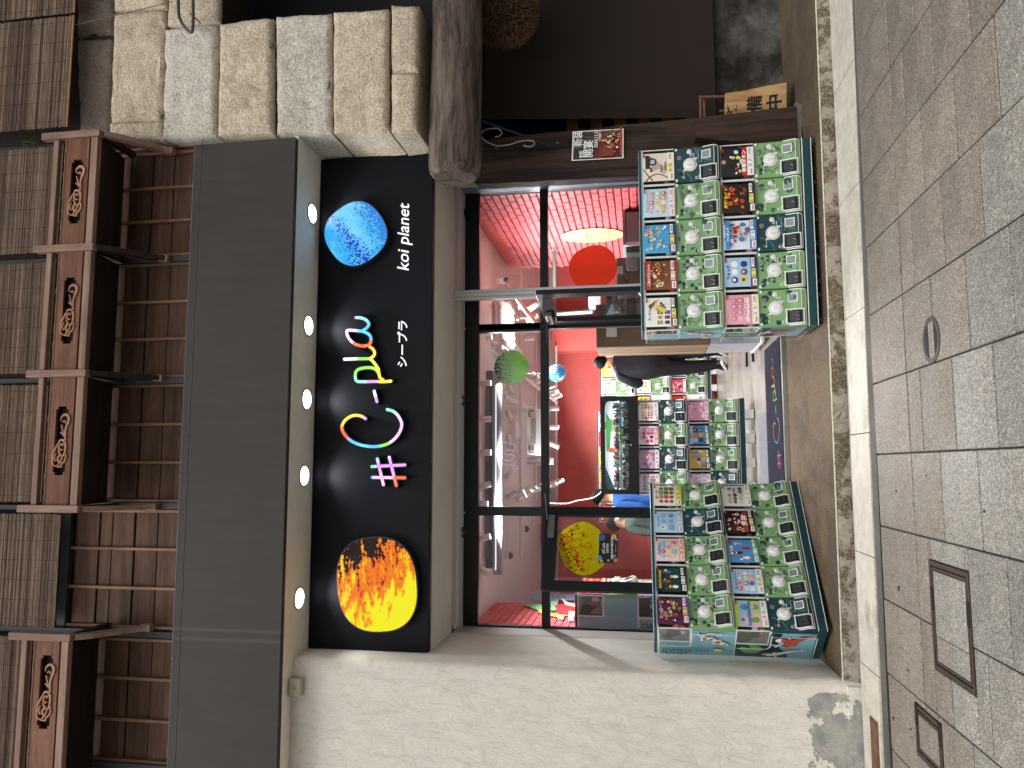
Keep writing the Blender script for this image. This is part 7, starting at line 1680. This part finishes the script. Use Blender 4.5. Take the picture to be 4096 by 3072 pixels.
    # hands: palm and five bent fingers
    for s_, sg in (('L', -1), ('R', 1)):
        hd = MB(); hd.smooth = True; w0, h0 = V['wr'+s_], V['ha'+s_]; d_ = (h0-w0).normalized(); sd_ = d_.cross(Vector((0, 1, 0))); sd_ = sd_.normalized() if sd_.length > .1 else Vector((1, 0, 0)); nn_ = d_.cross(sd_)
        for k_, (off, ln) in enumerate(((-.027, .062), (-.009, .070), (.009, .066), (.026, .052))):
            b0 = h0+sd_*off; hd.tube([b0-d_*.02, b0+d_*ln*.4, b0+d_*ln*.75+nn_*.012, b0+d_*ln*.95+nn_*.028], [.0095, .009, .008, .006], 7)
        hd.tube([w0+d_*.03-sd_*.02, h0-sd_*.045-d_*.01, h0-sd_*.05+d_*.025+nn_*.01], [.011, .010, .007], 7); put('fingers', hd.mesh('fingers', mats['skin'], 80), t)
    # shoes with pale soles
    for s_ in 'LR':
        an, toe = V['an'+s_], V['toe'+s_]; d_ = (toe-an); d_.z *= 1; L_ = d_.length; d_.normalize(); side_ = Vector((d_.y, -d_.x, 0)).normalized(); upn = side_.cross(d_)*1
        if upn.z < 0: upn = -upn
        c0 = an-d_*.06-upn*.035; 
        outl = [(-.0, -.036), (.06, -.04), (.16, -.046), (.24, -.036), (.275, 0), (.24, .036), (.16, .044), (.06, .038), (0, .034), (-.02, 0)]
        put('sole', MB().prism(outl, lambda u, v, d: tuple(c0+d_*u+side_*v+upn*(d-.02)), 0, .028).mesh('sole', M('sole_white', 'd8d6d0', .6)), t)
        put('shoe_upper', MB().prism([(x*.97, y*.93) for x, y in outl[:]], lambda u, v, d: tuple(c0+d_*(u if d < .02 else u*.72)+side_*v*(1 if d < .02 else .72)+upn*(d+.004)), .004, .055).mesh('shoe_upper', mats['shoe'], 50), t)
    return t
NAVY = M('navy_jacket', '0d1018', .8, var=((6, .2),), bump=(18, .5, .02)); BLKT = M('black_trousers', '0a0a0e', .75, var=((6, .2),), bump=(14, .6, .02)); SKIN = M('skin', 'c99878', .55); SHOE = M('dark_shoe', '1c1c1e', .6)
base = dict(pelvis=(0, 0, .93, (.165, .115)), waist=(0, 0, 1.08, (.165, .11)), chest=(0, 0, 1.33, (.19, .12)), neck=(0, .01, 1.475, .055), headb=(0, 0, 1.55, (.068, .078)), headt=(0, 0, 1.665, (.078, .088)),
            shL=(-.185, 0, 1.40, .07), elL=(-.25, .02, 1.13, .055), wrL=(-.25, -.06, .90, .036), haL=(-.25, -.09, .83, (.036, .022)), shR=(.185, 0, 1.40, .07), elR=(.25, .02, 1.13, .055), wrR=(.25, -.06, .90, .036), haR=(.25, -.09, .83, (.036, .022)),
            hipL=(-.095, 0, .84, .105), knL=(-.10, 0, .48, .07), anL=(-.10, 0, .09, .045), toeL=(-.11, -.12, .045, (.04, .03)), hipR=(.095, 0, .84, .105), knR=(.10, 0, .48, .07), anR=(.10, 0, .09, .045), toeR=(.11, -.12, .045, (.04, .03)))
walk = dict(base); walk.update(pelvis=(0, 0, .93, (.19, .135)), waist=(0, 0, 1.08, (.205, .14)), chest=(0, -.01, 1.31, (.225, .15)), shL=(-.19, -.01, 1.38, .09), shR=(.19, -.01, 1.38, .09), elL=(-.30, .03, 1.12, .078), wrL=(-.26, -.10, .96, .045), haL=(-.25, -.15, .92, (.034, .022)), elR=(.25, -.12, 1.14, .078), wrR=(.14, -.32, 1.16, .045), haR=(.12, -.38, 1.17, (.034, .022)),
            hipL=(-.09, 0, .84, .135), knL=(-.09, .02, .50, .10), anL=(-.06, .10, .14, .062), toeL=(-.06, -.00, .05, (.04, .03)), hipR=(.09, 0, .84, .135), knR=(.08, -.05, .48, .10), anR=(.06, -.02, .10, .062), toeR=(.07, -.14, .05, (.04, .03)), neck=(0, .0, 1.47, .06), headb=(0, -.03, 1.56, (.07, .08)), headt=(0, -.035, 1.675, (.08, .09)))
walk = {k_: (v[0]*1.16, v[1], v[2], tuple(q*1.26 for q in v[3]) if isinstance(v[3], tuple) and 'head' not in k_ and k_[:2] != 'ha' else v[3]) for k_, v in walk.items()}
pf_ = atz(2912, 1452, ZF); person('person with black hair in dark navy jacket and black trousers walking away into the shop', (pf_.x+.06, pf_.y, ZF), PI+.25, walk, dict(skin=SKIN, top=NAVY, legs=BLKT, shoe=SHOE), 'short', sc=1.045)
def standing(px_, Y, rz, mats, label, hair='short', mask=False, sc=1.0):
    c = at(*px_, Y); hz = 1.67*sc+ZF; k_ = (c.z-ZF)/1.66; return person(label, (c.x, Y, ZF), rz, base, mats, hair, mask=mask, sc=k_)
standing((2392, 1992), 10.3, -2.0, dict(skin=SKIN, top=M('blue_shirt', '1f4f8f', .8, bump=(16, .5, .02)), legs=BLKT, shoe=SHOE), 'person with black hair and blue shirt standing left behind the display case')
standing((2446, 2092), 10.6, 1.2, dict(skin=SKIN, top=M('grey_green_top', '5a635c', .8), legs=BLKT, shoe=SHOE), 'dark-haired person with white face mask, left of the blue shirt, seen through the door pane', 'long', True)
standing((2440, 2068), 11.4, .6, dict(skin=SKIN, top=M('dark_grey_top', '33363a', .8), legs=BLKT, shoe=SHOE), 'person whose black hair shows between the masked person and the doorway', 'short')
